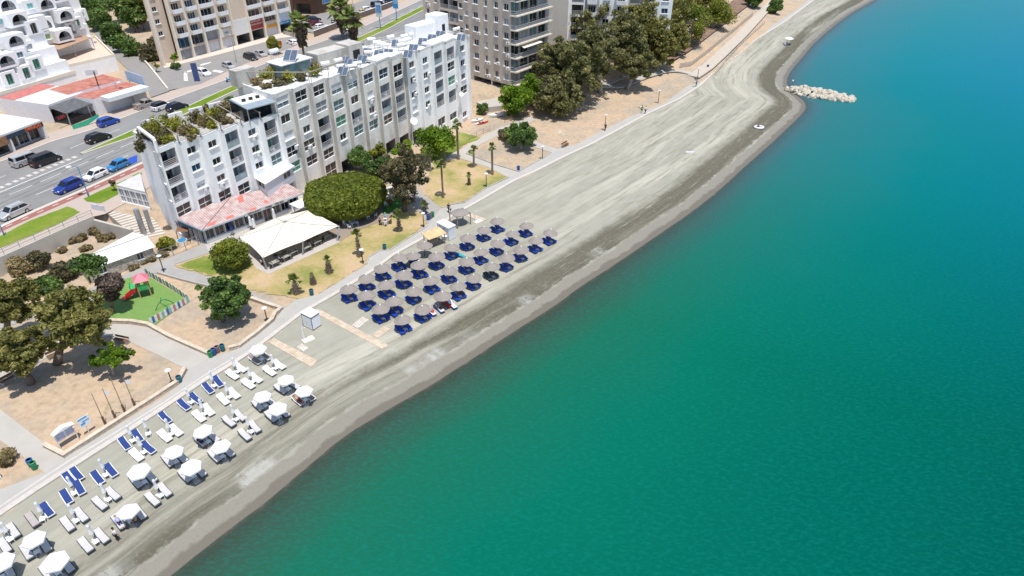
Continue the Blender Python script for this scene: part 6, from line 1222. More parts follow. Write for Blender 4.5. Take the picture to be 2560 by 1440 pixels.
# --- gum trees on the right slope
GUM = [((1408, 285), (1400, 235), 130, 120, 'spreading gum tree nearest the green pair with bare earth below', 0), ((1455, 262), (1440, 170), 150, 150, 'large gum tree in the middle of the slope group', 1), ((1400, 232), (1385, 150), 105, 110, 'gum tree close against the balcony tower', 2), ((1502, 232), (1490, 130), 150, 150, 'tall gum tree above the curved slope path', 3), ((1555, 196), (1560, 100), 130, 150, 'gum tree with trunk inside the path bend', 4), ((1568, 222), (1590, 155), 115, 80, 'low leaning gum tree over the dirt bank', 5), ((1590, 165), (1600, 60), 140, 130, 'gum tree behind the path bend at the frame top', 6), ((1640, 172), (1650, 120), 95, 90, 'gum tree at the right flank of the slope group', 7), ((1520, 140), (1480, 40), 130, 110, 'gum tree in front of the white balcony block', 8), ((1640, 110), (1660, 20), 140, 110, 'gum tree at the frame top above the fence', 9), ((1690, 60), (1700, 0), 130, 110, 'gum tree touching the frame top right of the white block', 6), ((1700, 140), (1688, 92), 80, 80, 'gum tree between the slope group and the pale trunked one', 7), ((1560, 90), (1560, 5), 130, 100, 'gum tree at the frame top behind the group middle', 9), ((1765, 30), (1765, -8), 110, 80, 'gum tree at the frame top above the ramp fence', 6)]
for k_, (b_, c_, w_, h_, lb, k) in enumerate(GUM): tree(lb, b_, c_, w_, h_, L_EUCR if k not in (6, 7, 9) else L_EUC, 'eucalyptus_tree', leaf=.29, seed=30 + k_ + (11 if k_ > 9 else 0), nb=130, rs=.145, n=14000, shell=(.1, 1.0), aspect=1.6, tr=.45, bark=BARKP, group='gum trees on the slope', tone=(.5, .22), inner=.3)
tree('airy light green gum with pale trunk inside the fence', (1722, 112), (1730, 50), 110, 110, L_HEDGE, 'eucalyptus_tree', leaf=.36, seed=41, nb=26, rs=.3, n=4200, bark=mat('white_bark', (.55, .52, .48), .8, .1), tone=(.45, .2))
tree('light green gum leaning over the ramp fence', (1780, 70), (1795, 30), 95, 85, L_HEDGE, 'eucalyptus_tree', leaf=.36, seed=42, nb=24, rs=.32, n=4200, bark=BARKP, tone=(.45, .2))
tree('dark green tree at the top end of the ramp', (1890, 18), (1885, -2), 70, 40, L_GRN, leaf=.3, seed=43, nb=16)
tree('small dark tree where the ramp meets the promenade', (1938, 34), (1935, 14), 44, 36, L_GRN, leaf=.3, seed=44, nb=12)
# --- weedy plot
bush('grey green shrub tree behind the eucalyptus group below the retaining wall', (110, 668), 60, 62, L_OLV, seed=51, z=ZL)
bush('dark brownish bush beside the white shed end', (168, 700), 72, 60, L_OLV, seed=52, z=ZL)
bush('bright green leafy bush below the retaining wall', (93, 625), 28, 26, L_BRT, seed=53, z=ZL)
bush('low green bush in front of the dark bush near the shed', (118, 722), 92, 34, L_GRN, seed=54, z=ZL)
bush('dark green round shrub at the left frame edge under the wall', (18, 672), 28, 30, L_GRN, seed=55, z=ZL)
bush('pale dry shrub behind the left eucalyptus', (60, 680), 62, 40, L_DRY, seed=56, z=ZL)
for i, (u, v, w_, h_) in enumerate([(228, 585, 62, 22), (265, 600, 52, 18), (190, 605, 56, 18), (215, 625, 48, 14), (158, 628, 36, 12)]): bush(f'tawny dry weed clump, {ORD[i]} counted from the wall corner, in the walled plot', (u, v), w_, h_, L_DRY, 'dry_weeds', leaf=.22, group='dry weeds in the walled plot', seed=60 + i, z=ZL)
for i, (u, v, w_) in enumerate([(330, 670, 60), (375, 655, 50), (410, 640, 36)]): bush(f'dry brown hedge piece, {ORD[i]} from the left, along the shed fence', (u, v), w_, 12, L_DRY, 'dry_hedge', leaf=.2, group='dry hedge along the shed', seed=66 + i, z=ZL)
bush('yellow green shrub in the fenced corner beside the blue barrel', (420, 622), 46, 30, L_YEL, seed=70, z=ZL)
bush('pale scrub at the left frame edge by the white hut', (20, 1152), 56, 46, L_DRY, seed=71, z=ZL)
tree('tiny bare leaning palm on the verge beside the glass annex', (284, 478), (280, 457), 16, 18, L_OLV, leaf=.2, seed=72, n=120, zb=ZH, tr=.08)
# --- street side
tree('small yellow green street tree in the car park of the beige tower', (684, 136), (683, 108), 36, 34, L_YEL, leaf=.26, seed=80, nb=14, zb=ZH, tr=.1)
tree('thin two tier sapling at the corner of the beige tower', (438, 178), (436, 143), 22, 30, L_BRT, leaf=.24, seed=81, nb=8, zb=ZH, n=420, tr=.09)
bush('dark rounded shrub at the foot of the two tier sapling', (439, 172), 26, 16, L_GRN, seed=83, z=ZH)
tree('thin straggly sapling at the lane edge', (392, 182), (389, 162), 18, 34, L_YEL, leaf=.24, seed=82, nb=8, zb=ZH, n=260, tr=.07)
for i, (u, v, w_, h_) in enumerate([(225, 25, 60, 60), (250, 55, 64, 60), (275, 85, 62, 58), (300, 108, 56, 52), (240, 5, 70, 60), (330, 118, 50, 40), (372, 128, 56, 44), (385, 108, 50, 50)]):
    bush(f'dark green hedge tree, {ORD[i]} in line from the frame top, along the lane wall', (u + 8, v + 22), w_, h_, L_GRN if i < 6 else L_OLV, 'hedge_tree', leaf=.4, group='hedge trees along the lane', seed=90 + i, z=ZH, nb=16)
for i, (u, v, cu, cv, w_, h_, m_) in enumerate([(305, 55, 300, 15, 70, 60, L_GRN), (350, 60, 345, 10, 60, 70, L_OLV), (340, 80, 330, 40, 60, 50, L_GRN)]): tree(f'tree in the shaded garden left of the beige tower, {ORD[i]} from the left', (u, v), (cu, cv), w_, h_, m_, leaf=.4, seed=100 + i, zb=ZH, group='garden trees left of the tower')
# ------------------------------------------------------------------ palms
def fan(mb, c, d, ln, wd, droop, rng, tl):
    "one fan frond: stalk then a pleated blade"
    d = Vector(d).normalized(); side = d.cross(Vector((0, 0, 1)));
    if side.length < .05: side = Vector((1, 0, 0))
    side.normalize(); c = Vector(c); p1 = c + d * ln * .45; mb.bar(c, p1, .05); k = 7
    for i in range(k):
        a = (i / (k - 1) - .5) * 2.0; dr = (d * math.cos(a) + side * math.sin(a)).normalized(); e = p1 + dr * ln * .6 * (1 - .25 * abs(a)) - Vector((0, 0, droop * ln * .45)); w_ = side * wd * .13 + Vector((0, 0, wd * .06)); mb.add([p1 - w_ * .3, p1 + w_ * .3, (p1 + e) / 2 + w_, e, (p1 + e) / 2 - w_], [(0, 1, 2, 3, 4)]); tl.append(1)
def palm(label, foot, crownv, wpx, skirt=0.0, group=None, seed=1, zb=None, tr=.2, name='palm_tree', stub=False, up=.15, nf=None, lean=0):
    rng = random.Random(seed * 5 + 2); b = at(*foot, zb) if zb is not None else G(*foot); zt = z_for(b, crownv); t = thing(name, label, 'palm', b, 0, group); h = zt - b.z; ln = wpx / 2 / ppm((b.x, b.y, zt)) * 1.45
    tb = MB(b); n = 5; pts = [b + Vector((lean * (k / n) ** 2, 0, h * k / n)) for k in range(n + 1)]
    rad = [tr * (1.15 - .75 * k / n) for k in range(n + 1)] if stub else [tr * (1.35 if k == 0 else 1.0 - .12 * k / n) for k in range(n + 1)]
    tb.tube(pts, rad, 9)
    if stub:      # old leaf bases
        for k in range(46): a = k * 2.4; z = .1 + (h * .8) * k / 46; r_ = tr * (1.15 - .75 * z / h); q = b + Vector((math.cos(a) * r_, math.sin(a) * r_, z)); tb.bar(q, q + Vector((math.cos(a) * .16, math.sin(a) * .16, .22)), .12, .05)
    tb.build('trunk', mat('palm_trunk', (0.20, 0.155, 0.12), .95, .35, 5), t, False); top = pts[-1]; cm = MB(b); tl = []
    for k in range(nf or 22): a = k * 2.399; el = rng.uniform(up - .5, up + 1.2); fan(cm, top, (math.cos(a) * math.cos(el), math.sin(a) * math.cos(el), math.sin(el)), ln * rng.uniform(.8, 1.1), ln, max(0, .6 - el * .5), rng, tl)
    o = cm.build('crown', L_PALM, t); at_ = o.data.attributes.new('tone', 'FLOAT', 'FACE'); at_.data.foreach_set('value', [rng.random() for _ in o.data.polygons])
    if skirt:
        g = np.random.default_rng(seed); bl = [((top.x, top.y, top.z - .3 - skirt * k / 8), (ln * (.52 - .30 * k / 8), ln * (.52 - .30 * k / 8), skirt / 7)) for k in range(9)]
        link('skirt', leaves_mesh('skirt', bl, 900, .42, L_DRYP, loc=b, seed=seed, aspect=2.2, up=-.3), t)
    return t
palm('tallest slim palm on the right hand lawn', (1108, 495), 411, 24, group='palms on the lawns', seed=1, tr=.17)
palm('tall palm at the path bend in front of the white block', (1146, 399), 312, 22, seed=2, tr=.22, group='palms on the lawns')
palm('short palm in the middle of the right hand lawn path side', (1185, 418), 374, 20, seed=3, tr=.2, group='palms on the lawns')
palm('medium palm at the path corner of the bare bed', (1231, 437), 367, 18, seed=4, tr=.2, group='palms on the lawns')
palm('dwarf palm in the middle of the right hand lawn', (1173, 463), 438, 13, seed=5, tr=.15, stub=True, group='palms on the lawns')
palm('palm in the shade at the left edge of the right hand lawn', (1076, 428), 380, 22, seed=6, tr=.2, group='palms on the lawns')
palm('palm in front of the bright spreading tree', (1112, 402), 358, 24, seed=7, tr=.2, group='palms on the lawns')
palm('rough trunked palm behind the white lamp on the dry lawn', (899, 642), 588, 27, seed=8, tr=.28, stub=True, group='palms on the lawns', up=.5)
palm('rough trunked palm beside the seated group on the dry lawn', (999, 579), 537, 24, seed=9, tr=.26, stub=True, group='palms on the lawns', up=.5)
palm('squat palm with shaggy trunk, right of two near the tent', (824, 683), 652, 24, seed=10, tr=.38, stub=True, group='palms on the lawns', up=.6, nf=14)
palm('squat palm with shaggy trunk beside the blue bin at the path corner', (742, 735), 704, 34, seed=11, tr=.4, stub=True, group='palms on the lawns', up=.6, nf=14)
palm('squat palm with a single upright frond between the two shaggy ones', (784, 711), 690, 16, seed=12, tr=.34, stub=True, group='palms on the lawns', up=1.2, nf=5)
palm('small palm in the shade of the big olive tree at the paving', (1062, 535), 512, 18, seed=13, tr=.2, stub=True, group='palms on the lawns', up=.6)
palm('tall skirted fan palm at the pavement left of the stained stair head', (762, 152), 62, 50, 4.6, 'skirted fan palms by the road', 21, ZH, .3, 'fan_palm')
palm('tall skirted fan palm, left one of the pair behind the roof', (860, 98), 22, 52, 5.4, 'skirted fan palms by the road', 22, ZH, .3, 'fan_palm')
palm('skirted fan palm, right one of the pair with its trunk showing', (887, 118), 45, 46, 5.4, 'skirted fan palms by the road', 23, ZH, .3, 'fan_palm')
palm('tall skirted palm, left in the garden beside the tower', (345, 72), 12, 50, 3.5, 'skirted palms in the garden', 24, ZH, .3, 'fan_palm'); palm('tall skirted palm, right in the garden beside the tower', (362, 76), 20, 50, 3.5, 'skirted palms in the garden', 25, ZH, .3, 'fan_palm')
# ------------------------------------------------------------------ roof gardens
RG = [(365, 345, 44, 26, L_OLV), (395, 325, 52, 34, L_YEL), (415, 342, 40, 30, L_OLV), (445, 318, 48, 34, L_YEL), (470, 330, 40, 26, L_DRY), (490, 300, 40, 26, L_OLV), (515, 308, 44, 26, L_DRY), (540, 290, 40, 26, L_YEL), (520, 278, 36, 24, L_OLV), (565, 275, 44, 26, L_DRY), (555, 296, 36, 22, L_OLV), (590, 272, 34, 22, L_YEL), (605, 288, 34, 18, L_DRY), (395, 352, 40, 24, L_OLV), (375, 318, 34, 20, L_YEL), (430, 300, 36, 22, L_OLV), (575, 255, 30, 24, L_GRN), (620, 262, 34, 18, L_YEL), (480, 345, 30, 14, L_DRY), (350, 372, 30, 26, L_OLV)]
rg = random.Random(3)
RG = [(u, v, w_ * 1.15, h_ * 1.15, m_) for u, v, w_, h_, m_ in RG] + [(u + rg.choice((-17, 16)), v + rg.uniform(-4, 9), w_ * .95, h_ * .8, rg.choice([L_OLV, L_YEL, L_DRY, L_YEL])) for u, v, w_, h_, m_ in RG if 370 < u < 600][:15]
for i, (u, v, w_, h_, m_) in enumerate(sorted(RG)): bush(f'{"yellow green" if m_ is L_YEL else "grey green" if m_ is L_OLV else "dry pale" if m_ is L_DRY else "dark green"} shrub, {ORD[i] + " from the left" if i < 18 else ORD[34 - i] + " from the right"} in the lower roof garden', (u, v + 6), w_, h_, m_, 'roof_shrub', leaf=.24, group='shrubs in the lower roof garden', seed=120 + i, z=ZLr, nb=8, n=560)
for i, (u, v, w_, h_, m_) in enumerate(sorted([(640, 205, 44, 20, L_DRY), (668, 190, 50, 30, L_YEL), (690, 178, 50, 36, L_GRN), (700, 208, 46, 26, L_OLV), (725, 200, 46, 26, L_YEL), (755, 195, 46, 24, L_OLV), (785, 185, 42, 24, L_YEL), (720, 180, 34, 24, L_GRN), (665, 215, 40, 14, L_DRY), (790, 168, 34, 20, L_DRY)])): bush(f'{"yellow green" if m_ is L_YEL else "grey green" if m_ is L_OLV else "dry pale" if m_ is L_DRY else "dark green"} shrub, {ORD[i]} from the left in the upper roof garden', (u, v + 6), w_, h_, m_, 'roof_shrub', leaf=.24, group='shrubs in the upper roof garden', seed=150 + i, z=ZRr, nb=8, n=560)
# ------------------------------------------------------------------ vehicles
CARP = {}
TYRE = mat('tyre_rubber', (0.02, 0.02, 0.02), .85, .2); RIM = mat('wheel_rim', (0.45, 0.45, 0.46), .35, .1, metal=.6); LAMP = mat('headlight_glass', (0.7, 0.72, 0.75), .1, .05); TAIL = mat('tail_light', (0.45, 0.02, 0.02), .2, .1); PLATE = mat('number_plate', (0.7, 0.68, 0.55), .5, .05)
CGL = mat('car_glass', (0.012, 0.016, 0.02), .05, .2, spec=.7)
def paint(name, c, metal=.25): return mat('paint_' + name, c, .28, .03, .7, metal=metal, spec=.55)
PR = dict(hatch=dict(L=4.0, W=1.72, H=1.48, hood=.95, tail=.12, ws=.75, rw=.45, bon=.86, boot=.95), suv=dict(L=4.6, W=1.85, H=1.66, hood=1.15, tail=.15, ws=.7, rw=.45, bon=1.0, boot=1.05), sedan=dict(L=4.5, W=1.78, H=1.44, hood=1.1, tail=.75, ws=.8, rw=.65, bon=.86, boot=.95), van=dict(L=5.1, W=1.95, H=1.95, hood=.75, tail=.06, ws=.65, rw=.12, bon=1.1, boot=1.2), mpv=dict(L=4.2, W=1.75, H=1.62, hood=.8, tail=.08, ws=.75, rw=.3, bon=.95, boot=1.0), pickup=dict(L=5.2, W=1.85, H=1.75, hood=1.2, tail=1.75, ws=.7, rw=.2, bon=1.05, boot=1.0))
def make_car(kind, col, roofcol=None):
    "x forward; built once per kind and colour"
    p = PR[kind]; L, W, Hh = p['L'], p['W'], p['H']; t = thing(kind if kind != 'pickup' else 'pickup_truck', None, None); hx = L / 2
    xh, xw = hx - p['hood'], hx - p['hood'] - p['ws']; xt = -hx + p['tail']; xr = xt + p['rw']; g = .22
    prof = [(-hx, g + .1), (-hx + .05, g), (hx - .05, g), (hx, g + .12), (hx - .01, .62), (hx - .12, .74), (xh, p['bon']), (xt, p['boot']), (-hx + .04, p['boot'] - .06)]
    def loft(b, prof, secs, mi=0):      # secs: (y, inset)
        n = len(prof); cx = sum(q[0] for q in prof) / n; rings = []
        for y, ins, dz in secs: rings.append([(q[0] - math.copysign(ins, q[0] - cx), y, q[1] + (dz if q[1] > .6 else 0)) for q in prof])
        vs = [v for r in rings for v in r]; b.add(vs, [(k * n + i, k * n + (i + 1) % n, (k + 1) * n + (i + 1) % n, (k + 1) * n + i) for k in range(len(rings) - 1) for i in range(n)] + [tuple(range(n - 1, -1, -1)), tuple(range((len(rings) - 1) * n, len(rings) * n))], mi)
    b = MB(); w2 = W / 2; loft(b, prof, [(-w2 + .0, .06, -.06), (-w2 + .12, 0, 0), (w2 - .12, 0, 0), (w2, .06, -.06)])
    body = b.build('body', paint(*col), t)
    cab = [(xh, p['bon'] - .02), (xw, Hh - .04), (xw - .5, Hh), (xr + .3, Hh), (xr, Hh - .05), (xt, p['boot'] - .02)]
    ct = .14                      # tumblehome
    def cabpt(q, s, out=0.0): f = max(0, (q[1] - .9) / (Hh - .9)); return (q[0], s * (w2 - .08 - ct * f + out), q[1])
    cb = MB(); n = len(cab); cb.add([cabpt(q, -1) for q in cab] + [cabpt(q, 1) for q in cab], [(i, i + 1, n + i + 1, n + i) for i in range(n - 1)] + [tuple(range(n - 1, -1, -1)), tuple(range(n, 2 * n))]); cb.build('roof', paint(*(roofcol or col)), t)
    ws = MB(); a0, a1 = cab[0], cab[1]; ins = lambda q, f: (q[0] + .015, q[1] + .015)
    ws.add([(a0[0] - .05 + .02, -(w2 - .2), a0[1] + .05), (a0[0] - .03, (w2 - .2), a0[1] + .05), (a1[0] + .06, (w2 - .08 - ct - .06), a1[1] - .02), (a1[0] + .06, -(w2 - .08 - ct - .06), a1[1] - .02)], [(0, 1, 2, 3)]); ws.build('windscreen', CGL, t)
    rwm = MB(); b0, b1 = cab[-1], cab[-2]; e = .03 if kind != 'van' else .02; rwm.add([(b0[0] - .01 + (b1[0] - b0[0]) * .15 - e, w2 - .22, b0[1] + .12), (b0[0] - .01 + (b1[0] - b0[0]) * .15 - e, -(w2 - .22), b0[1] + .12), (b1[0] - e, -(w2 - .3), b1[1] - .08), (b1[0] - e, w2 - .3, b1[1] - .08)], [(0, 1, 2, 3)]); rwm.build('rear_window', CGL, t)
    for s in (-1, 1):
        sm = MB(); zb_, zt_ = max(p['bon'], p['boot']) + .02, Hh - .14; xa = xh - p['ws'] * .25; xb = xw - .1; xc = xr + .15; xd = xt + .15 if p['rw'] > .2 else xt + .1
        if kind == 'van': xc = xd = -hx + .5
        f = lambda x, z: (x, s * (w2 - .08 - ct * max(0, (z - .9) / (Hh - .9)) + .012), z)
        mids = [xb - (xb - xc) * .48]; q = [f(xa, zb_), f(xb, zt_), f(mids[0] + .04, zt_), f(mids[0] + .04, zb_)]; q2 = [f(mids[0] - .04, zb_), f(mids[0] - .04, zt_), f(xc, zt_), f(xd, zb_)]
        sm.add(q, [(0, 1, 2, 3) if s > 0 else (3, 2, 1, 0)]); sm.add(q2, [(0, 1, 2, 3) if s > 0 else (3, 2, 1, 0)]); sm.build('side_window', CGL, t)
        hl = MB(); hl.box((hx - .08, s * (w2 - .3), .66), (.2, .38, .14), -s * .25); hl.build('headlight', LAMP, t); tl = MB(); tl.box((-hx + .0, s * (w2 - .2), .82), (.1, .26, .22)); tl.build('tail_light', TAIL, t)
        mr = MB(); mr.box((xh - p['ws'] * .3, s * (w2 + .06), p['bon'] + .08), (.12, .18, .12)); mr.build('mirror', paint(*col), t)
        for x in (hx - .85, -hx + .85):
            wm = MB(); r = .34 if kind in ('suv', 'van', 'pickup') else .31; wm.cyl((x, s * (w2 - .2), r), (x, s * (w2 + .015), r), r, n=14); wo = wm.build('wheel', TYRE, t); rm = MB(); rm.cyl((x, s * (w2 + .015), r), (x, s * (w2 + .028), r), r * .62, n=10); rm.build('rim', RIM, wo)
    pl = MB(); pl.box((hx + .005, 0, .45), (.02, .5, .11)); pl.build('number_plate', PLATE, t); pl = MB(); pl.box((-hx - .005, 0, .62), (.02, .5, .11)); pl.build('number_plate', PLATE, t)
    if kind in ('suv', 'mpv'):
        for s in (-1, 1): rr = MB(); rr.bar((xw - .3, s * (w2 - .3), Hh + .03), (xr + .3, s * (w2 - .3), Hh + .03), .05); rr.build('roof_rail', STEEL, t)
    if kind == 'pickup':
        bd = MB(); bd.box(((xt - hx) / 2 + .05, 0, p['boot'] + .0), (p['tail'] - .25, W - .3, .04)); bd.build('load_bed', mat('bed_liner', (.28, .26, .24), .8, .2), t)
        for s in (-1, 1): sd_ = MB(); sd_.box(((xt - hx) / 2 + .03, s * (w2 - .1), p['boot'] + .14), (p['tail'] - .1, .1, .3)); sd_.build('bed_side', paint(*col), t)
        sd_ = MB(); sd_.box((-hx + .08, 0, p['boot'] + .14), (.1, W - .3, .3)); sd_.build('tailgate', paint(*col), t)
    return t
C_ = dict(silver=('silver', (.50, .50, .51)), blue=('deep_blue', (.01, .04, .28), .1), white=('white', (.80, .80, .80), 0), sky=('sky_blue', (.03, .22, .50), .1), black=('black', (.018, .018, .02), .1), cobalt=('cobalt', (.015, .08, .42), .1), grey=('grey', (.20, .20, .21)), dark=('dark_blue', (.012, .02, .045), .1), maroon=('maroon', (.14, .015, .03), .1), beige=('champagne', (.42, .39, .35)), yellow=('yellow', (.55, .42, .12), 0))
def car(kind, colr, u, v, hd, label, group='cars on the road', z=ZH + .03, roof=None, cat='car', nm='parked_car'):
    k = (kind, colr, roof); p = at(u, v, z + .7); loc = (p.x, p.y, z); vcat = {'van': 'van', 'pickup': 'pickup truck'}.get(kind, cat)
    if k not in CARP:
        t = CARP[k] = make_car(kind, C_[colr], C_[roof] if roof else None); t.location = loc; t.rotation_euler = (0, 0, R(hd)); t.name = {'van': 'van', 'pickup': 'pickup_truck'}.get(kind, nm); return tag(t, label, vcat, group)
    return dup(CARP[k], loc, R(hd), label, group, vcat)
HN = 246; HF = 62      # seaward lane drives down-left, far lane drives up-right
car('suv', 'silver', 33, 528, HN, 'silver crossover parked at the kerb cut by the left frame edge', nm='parked_car')
car('suv', 'blue', 170, 464, HN, 'dark blue estate car parked by the blue street lamp', roof=None)
car('hatch', 'white', 237, 435, HN, 'white hatchback parked between the blue cars at the near kerb')
car('hatch', 'sky', 294, 411, HN, 'bright light blue hatchback parked beside the blue painted bay')
car('van', 'silver', 66, 399, HF, 'silver van partly behind the black van on the far lanes')
car('van', 'black', 113, 399, HF, 'black van driving on the far carriageway beside a silver van')
car('suv', 'black', 245, 343, HF, 'black SUV driving along the tip of the grass median')
car('mpv', 'cobalt', 270, 303, HF, 'cobalt blue small MPV parked at the far kerb below the dark awning')
car('pickup', 'beige', 365, 260, HF, 'champagne pickup truck parked on the far pavement')
car('suv', 'white', 404, 264, HF, 'white SUV with black roof at the far kerb', roof='black')
car('suv', 'dark', 442, 266, HF, 'dark blue SUV driving behind the roof garden')
car('suv', 'white', 508, 181, -35, 'white car parked alone beside the tall blue totem sign')
car('hatch', 'silver', 571, 163, -40, 'silver hatchback half hidden behind the stair head in the car park')
car('suv', 'black', 626, 142, -42, 'black SUV parked beside a silver car in the tower car park')
car('sedan', 'silver', 650, 133, -42, 'silver saloon parked next to the black SUV in the tower car park')
car('hatch', 'white', 730, 105, 135, 'white hatchback with blue tinted rear window near the tower corner')
car('van', 'beige', 726, 82, 140, 'champagne van parked at the shop end of the tower')
car('sedan', 'dark', 772, 44, 50, 'dark saloon at the back of the timber building car park')
car('suv', 'dark', 784, 48, 50, 'dark blue SUV in the timber building car park')
car('hatch', 'maroon', 790, 57, 50, 'maroon hatchback in the timber building car park')
car('hatch', 'white', 803, 65, 48, 'white hatchback at the front of the timber building car park')
car('hatch', 'white', 868, 79, HF - 3, 'white hatchback on the road between two skirted palms')
car('hatch', 'silver', 898, 34, 40, 'silver car nearest the palm crowns in the upper car park')
car('sedan', 'yellow', 908, 28, 40, 'yellow and dark taxi in the upper car park')
car('hatch', 'white', 918, 22, 40, 'white hatchback beside the yellow taxi in the upper car park')
car('van', 'dark', 945, 12, 45, 'dark van behind the brown wall in the upper car park')
car('sedan', 'white', 958, 4, 45, 'white car behind the dark van at the frame top')
car('suv', 'dark', 975, 3, 45, 'dark SUV at the frame top beside the number sign')
car('hatch', 'maroon', 745, 143, HF, 'maroon car on the road partly hidden by the roof')
# motorcycle with blue box on the road
mo = thing('scooter', 'blue scooter riding on the far carriageway', 'scooter', tuple(at(572, 199, ZH + .5).xy) + (ZH + .03,), R(240)); m_ = MB(); m_.box((0, 0, .55), (1.1, .3, .3)); m_.box((.5, 0, .85), (.12, .3, .5)); m_.build('body', paint('scooter_blue', (.02, .3, .55), 0), mo)
for x in (-.6, .6): wm = MB(); wm.cyl((x, -.06, .25), (x, .06, .25), .25, n=12); wm.build('wheel', TYRE, mo)
m_ = MB(); m_.box((-.55, 0, .95), (.45, .45, .4)); m_.build('delivery_box', paint('box_blue', (.02, .25, .6), 0), mo)
# blue painted bay on the road
sheet('parking_bay_paint', [(322, 396), (343, 388), (343, 405), (328, 412), (318, 407)], mat('blue_bay', (.02, .08, .45), .8, .1), ZH, .06)
# ------------------------------------------------------------------ street furniture
def lamp_post(label, foot, head, z, m, group, arm=1.2, hd=0, name='street_lamp', disc=.45):
    b = at(*foot, z); b.z = z; h = z_for(b, head) - z; t = thing(name, label, 'street lamp', b, R(hd), group); m_ = MB(); m_.cyl((0, 0, 0), (0, 0, h), .09, .05, 8); m_.cyl((0, 0, 0), (0, 0, .5), .13, .12, 8); m_.build('post', m, t)
    m_ = MB(); m_.bar((0, 0, h - .05), (-arm, 0, h + .12), .06); m_.build('arm', m, t); m_ = MB(); m_.lathe([(.02, .16), (disc * .7, .08), (disc, 0), (disc * .6, -.06), (.02, -.08)], 14, (-arm, 0, h + .12)); m_.build('lamp_head', mat('lamp_grey', (.6, .6, .6), .4, .05), t); return t
lamp_post('tall blue street lamp between the parked blue estate and the verge', (222, 492), 416, ZH, BLUEPOLE, 'blue street lamps', hd=20)
lamp_post('blue street lamp post cut by the left frame edge', (12, 590), 518, ZH, BLUEPOLE, 'blue street lamps', hd=20)
lamp_post('blue street lamp in front of the car repair shop', (304, 262), 208, ZH, BLUEPOLE, 'blue street lamps', hd=200, arm=.8)
lamp_post('blue street lamp beside the timber building car park', (886, 40), -5, ZH, BLUEPOLE, 'blue street lamps', hd=20)
lamp_post('tall thin lamp pole beside the silver car in the tower car park', (592, 158), 88, ZH, STEEL, 'blue street lamps', hd=10, arm=.2, disc=.2)
def park_lamp(label, foot, head, z=None):
    b = G(*foot) if z is None else at(*foot, z); h = z_for(b, head) - b.z; t = thing('park_lamp', label, 'lamp', b, 0, 'disc headed park lamps'); m_ = MB(); m_.cyl((0, 0, 0), (0, 0, h), .075, .055, 7); m_.cyl((0, 0, 0), (0, 0, .35), .1, .09, 7); m_.build('post', BLACK, t); m_ = MB(); m_.lathe([(.02, .12), (.33, .06), (.36, 0), (.1, -.05), (.02, -.06)], 12, (0, 0, h)); m_.build('lamp_disc', mat('lamp_disc', (.66, .67, .68), .4, .05), t)
for lb, f, h in (('park lamp at the bed corner beside the bins on the promenade', (432, 962), 926), ('park lamp at the corner of the single round tree bed', (669, 805), 770), ('park lamp where the two grey paths fork', (410, 680), 640), ('park lamp in front of the rough trunked palm on the dry lawn', (908, 660), 624), ('park lamp at the path corner by three bins', (1060, 569), 533), ('park lamp on the right hand palm lawn', (1216, 468), 434), ('park lamp on the bare bed by the short path', (1356, 398), 366), ('park lamp on the earth bank beside the jogger', (1512, 326), 287), ('park lamp at the foot of the earth bank steps', (1645, 258), 226), ('park lamp with a green sign at the ramp foot', (1743, 200), 170)): park_lamp(lb, f, h)
def totem(label, foot, top, name, z, board, m, wdt, hb, letters=None, post=BLUEPOLE, cat='sign', hd=-15):
    b = at(*foot, z); b.z = z; h = z_for(b, top) - z; t = thing(name, label, cat, b, R(hd)); pm = MB(); pm.bar((0, 0.1, 0), (0, 0.1, h), .18); pm.build('post', post, t); bm = MB(); bm.box((0, 0, h - hb / 2), (wdt, .16, hb)); bm.build('board', m, t)
    if letters:
        for tx, dz, s in letters: text_mesh(tx, s, MATS['letter_white'], t, (0, -.1, h - dz), 0)
    return t
totem('blue road sign with white number 12 on a blue post', (992, 52), -6, 'number_sign', ZH, 1, MATS['sign_blue'], 1.7, 3.2, [('12', 1.3, 1.3)])
t_ = totem('framed poster panel on a blue post in the grass median', (951, 72), 7, 'poster_sign', ZH, 1, mat('poster_frame', (.6, .66, .72), .5, .05), 1.9, 4.0); m_ = MB(); hz = z_for(t_.location, 7) - ZH; m_.box((0, -.09, hz - 1.7), (1.5, .06, 2.2)); m_.build('print', MATS['poster_blue'], t_)
totem('tall navy totem sign beside the white car in the car park', (494, 205), 158, 'totem_sign', ZH, 1, mat('totem_navy', (.05, .08, .2), .5, .1), 1.3, 4.6, None, BLACK, hd=10)
t_ = totem('small black price board by the car park wall', (834, 64), 47, 'price_board', ZH, 1, BLACK, 1.2, 2.4, None, BLACK)
for z in (1.2, 1.8, 2.4): m_ = MB(); m_.box((0, -.1, z), (.8, .04, .25)); m_.build('price_row', WHITEP, t_)
totem('small red board sign beside the yellow green street tree', (700, 118), 102, 'board_sign', ZH, 1, RED, 1.4, 1.2, None, STEEL)
t_ = totem('white notice board panel at the verge gap near the railing', (248, 527), 512, 'notice_board', ZH, 1, mat('notice_pale', (.6, .6, .63), .5, .15), 2.6, 1.2, None, STEEL, hd=-20)
def bins(label, u, v, m, group='round litter bins', z=None, h=.95, r=.29):
    b = G(u, v) if z is None else at(u, v, z); t = thing('litter_bin', label, 'litter bin', b, 0, group); m_ = MB(); m_.lathe([(.02, 0), (r * .82, 0), (r * .9, h * .1), (r, h * .85), (r * .98, h * .9)], 12); m_.build('barrel', m, t, True); m_ = MB(); m_.lathe([(r * 1.05, h * .88), (r * 1.05, h * .95), (r * .7, h), (r * .68, h * .9)], 12); m_.build('rim', m, t)
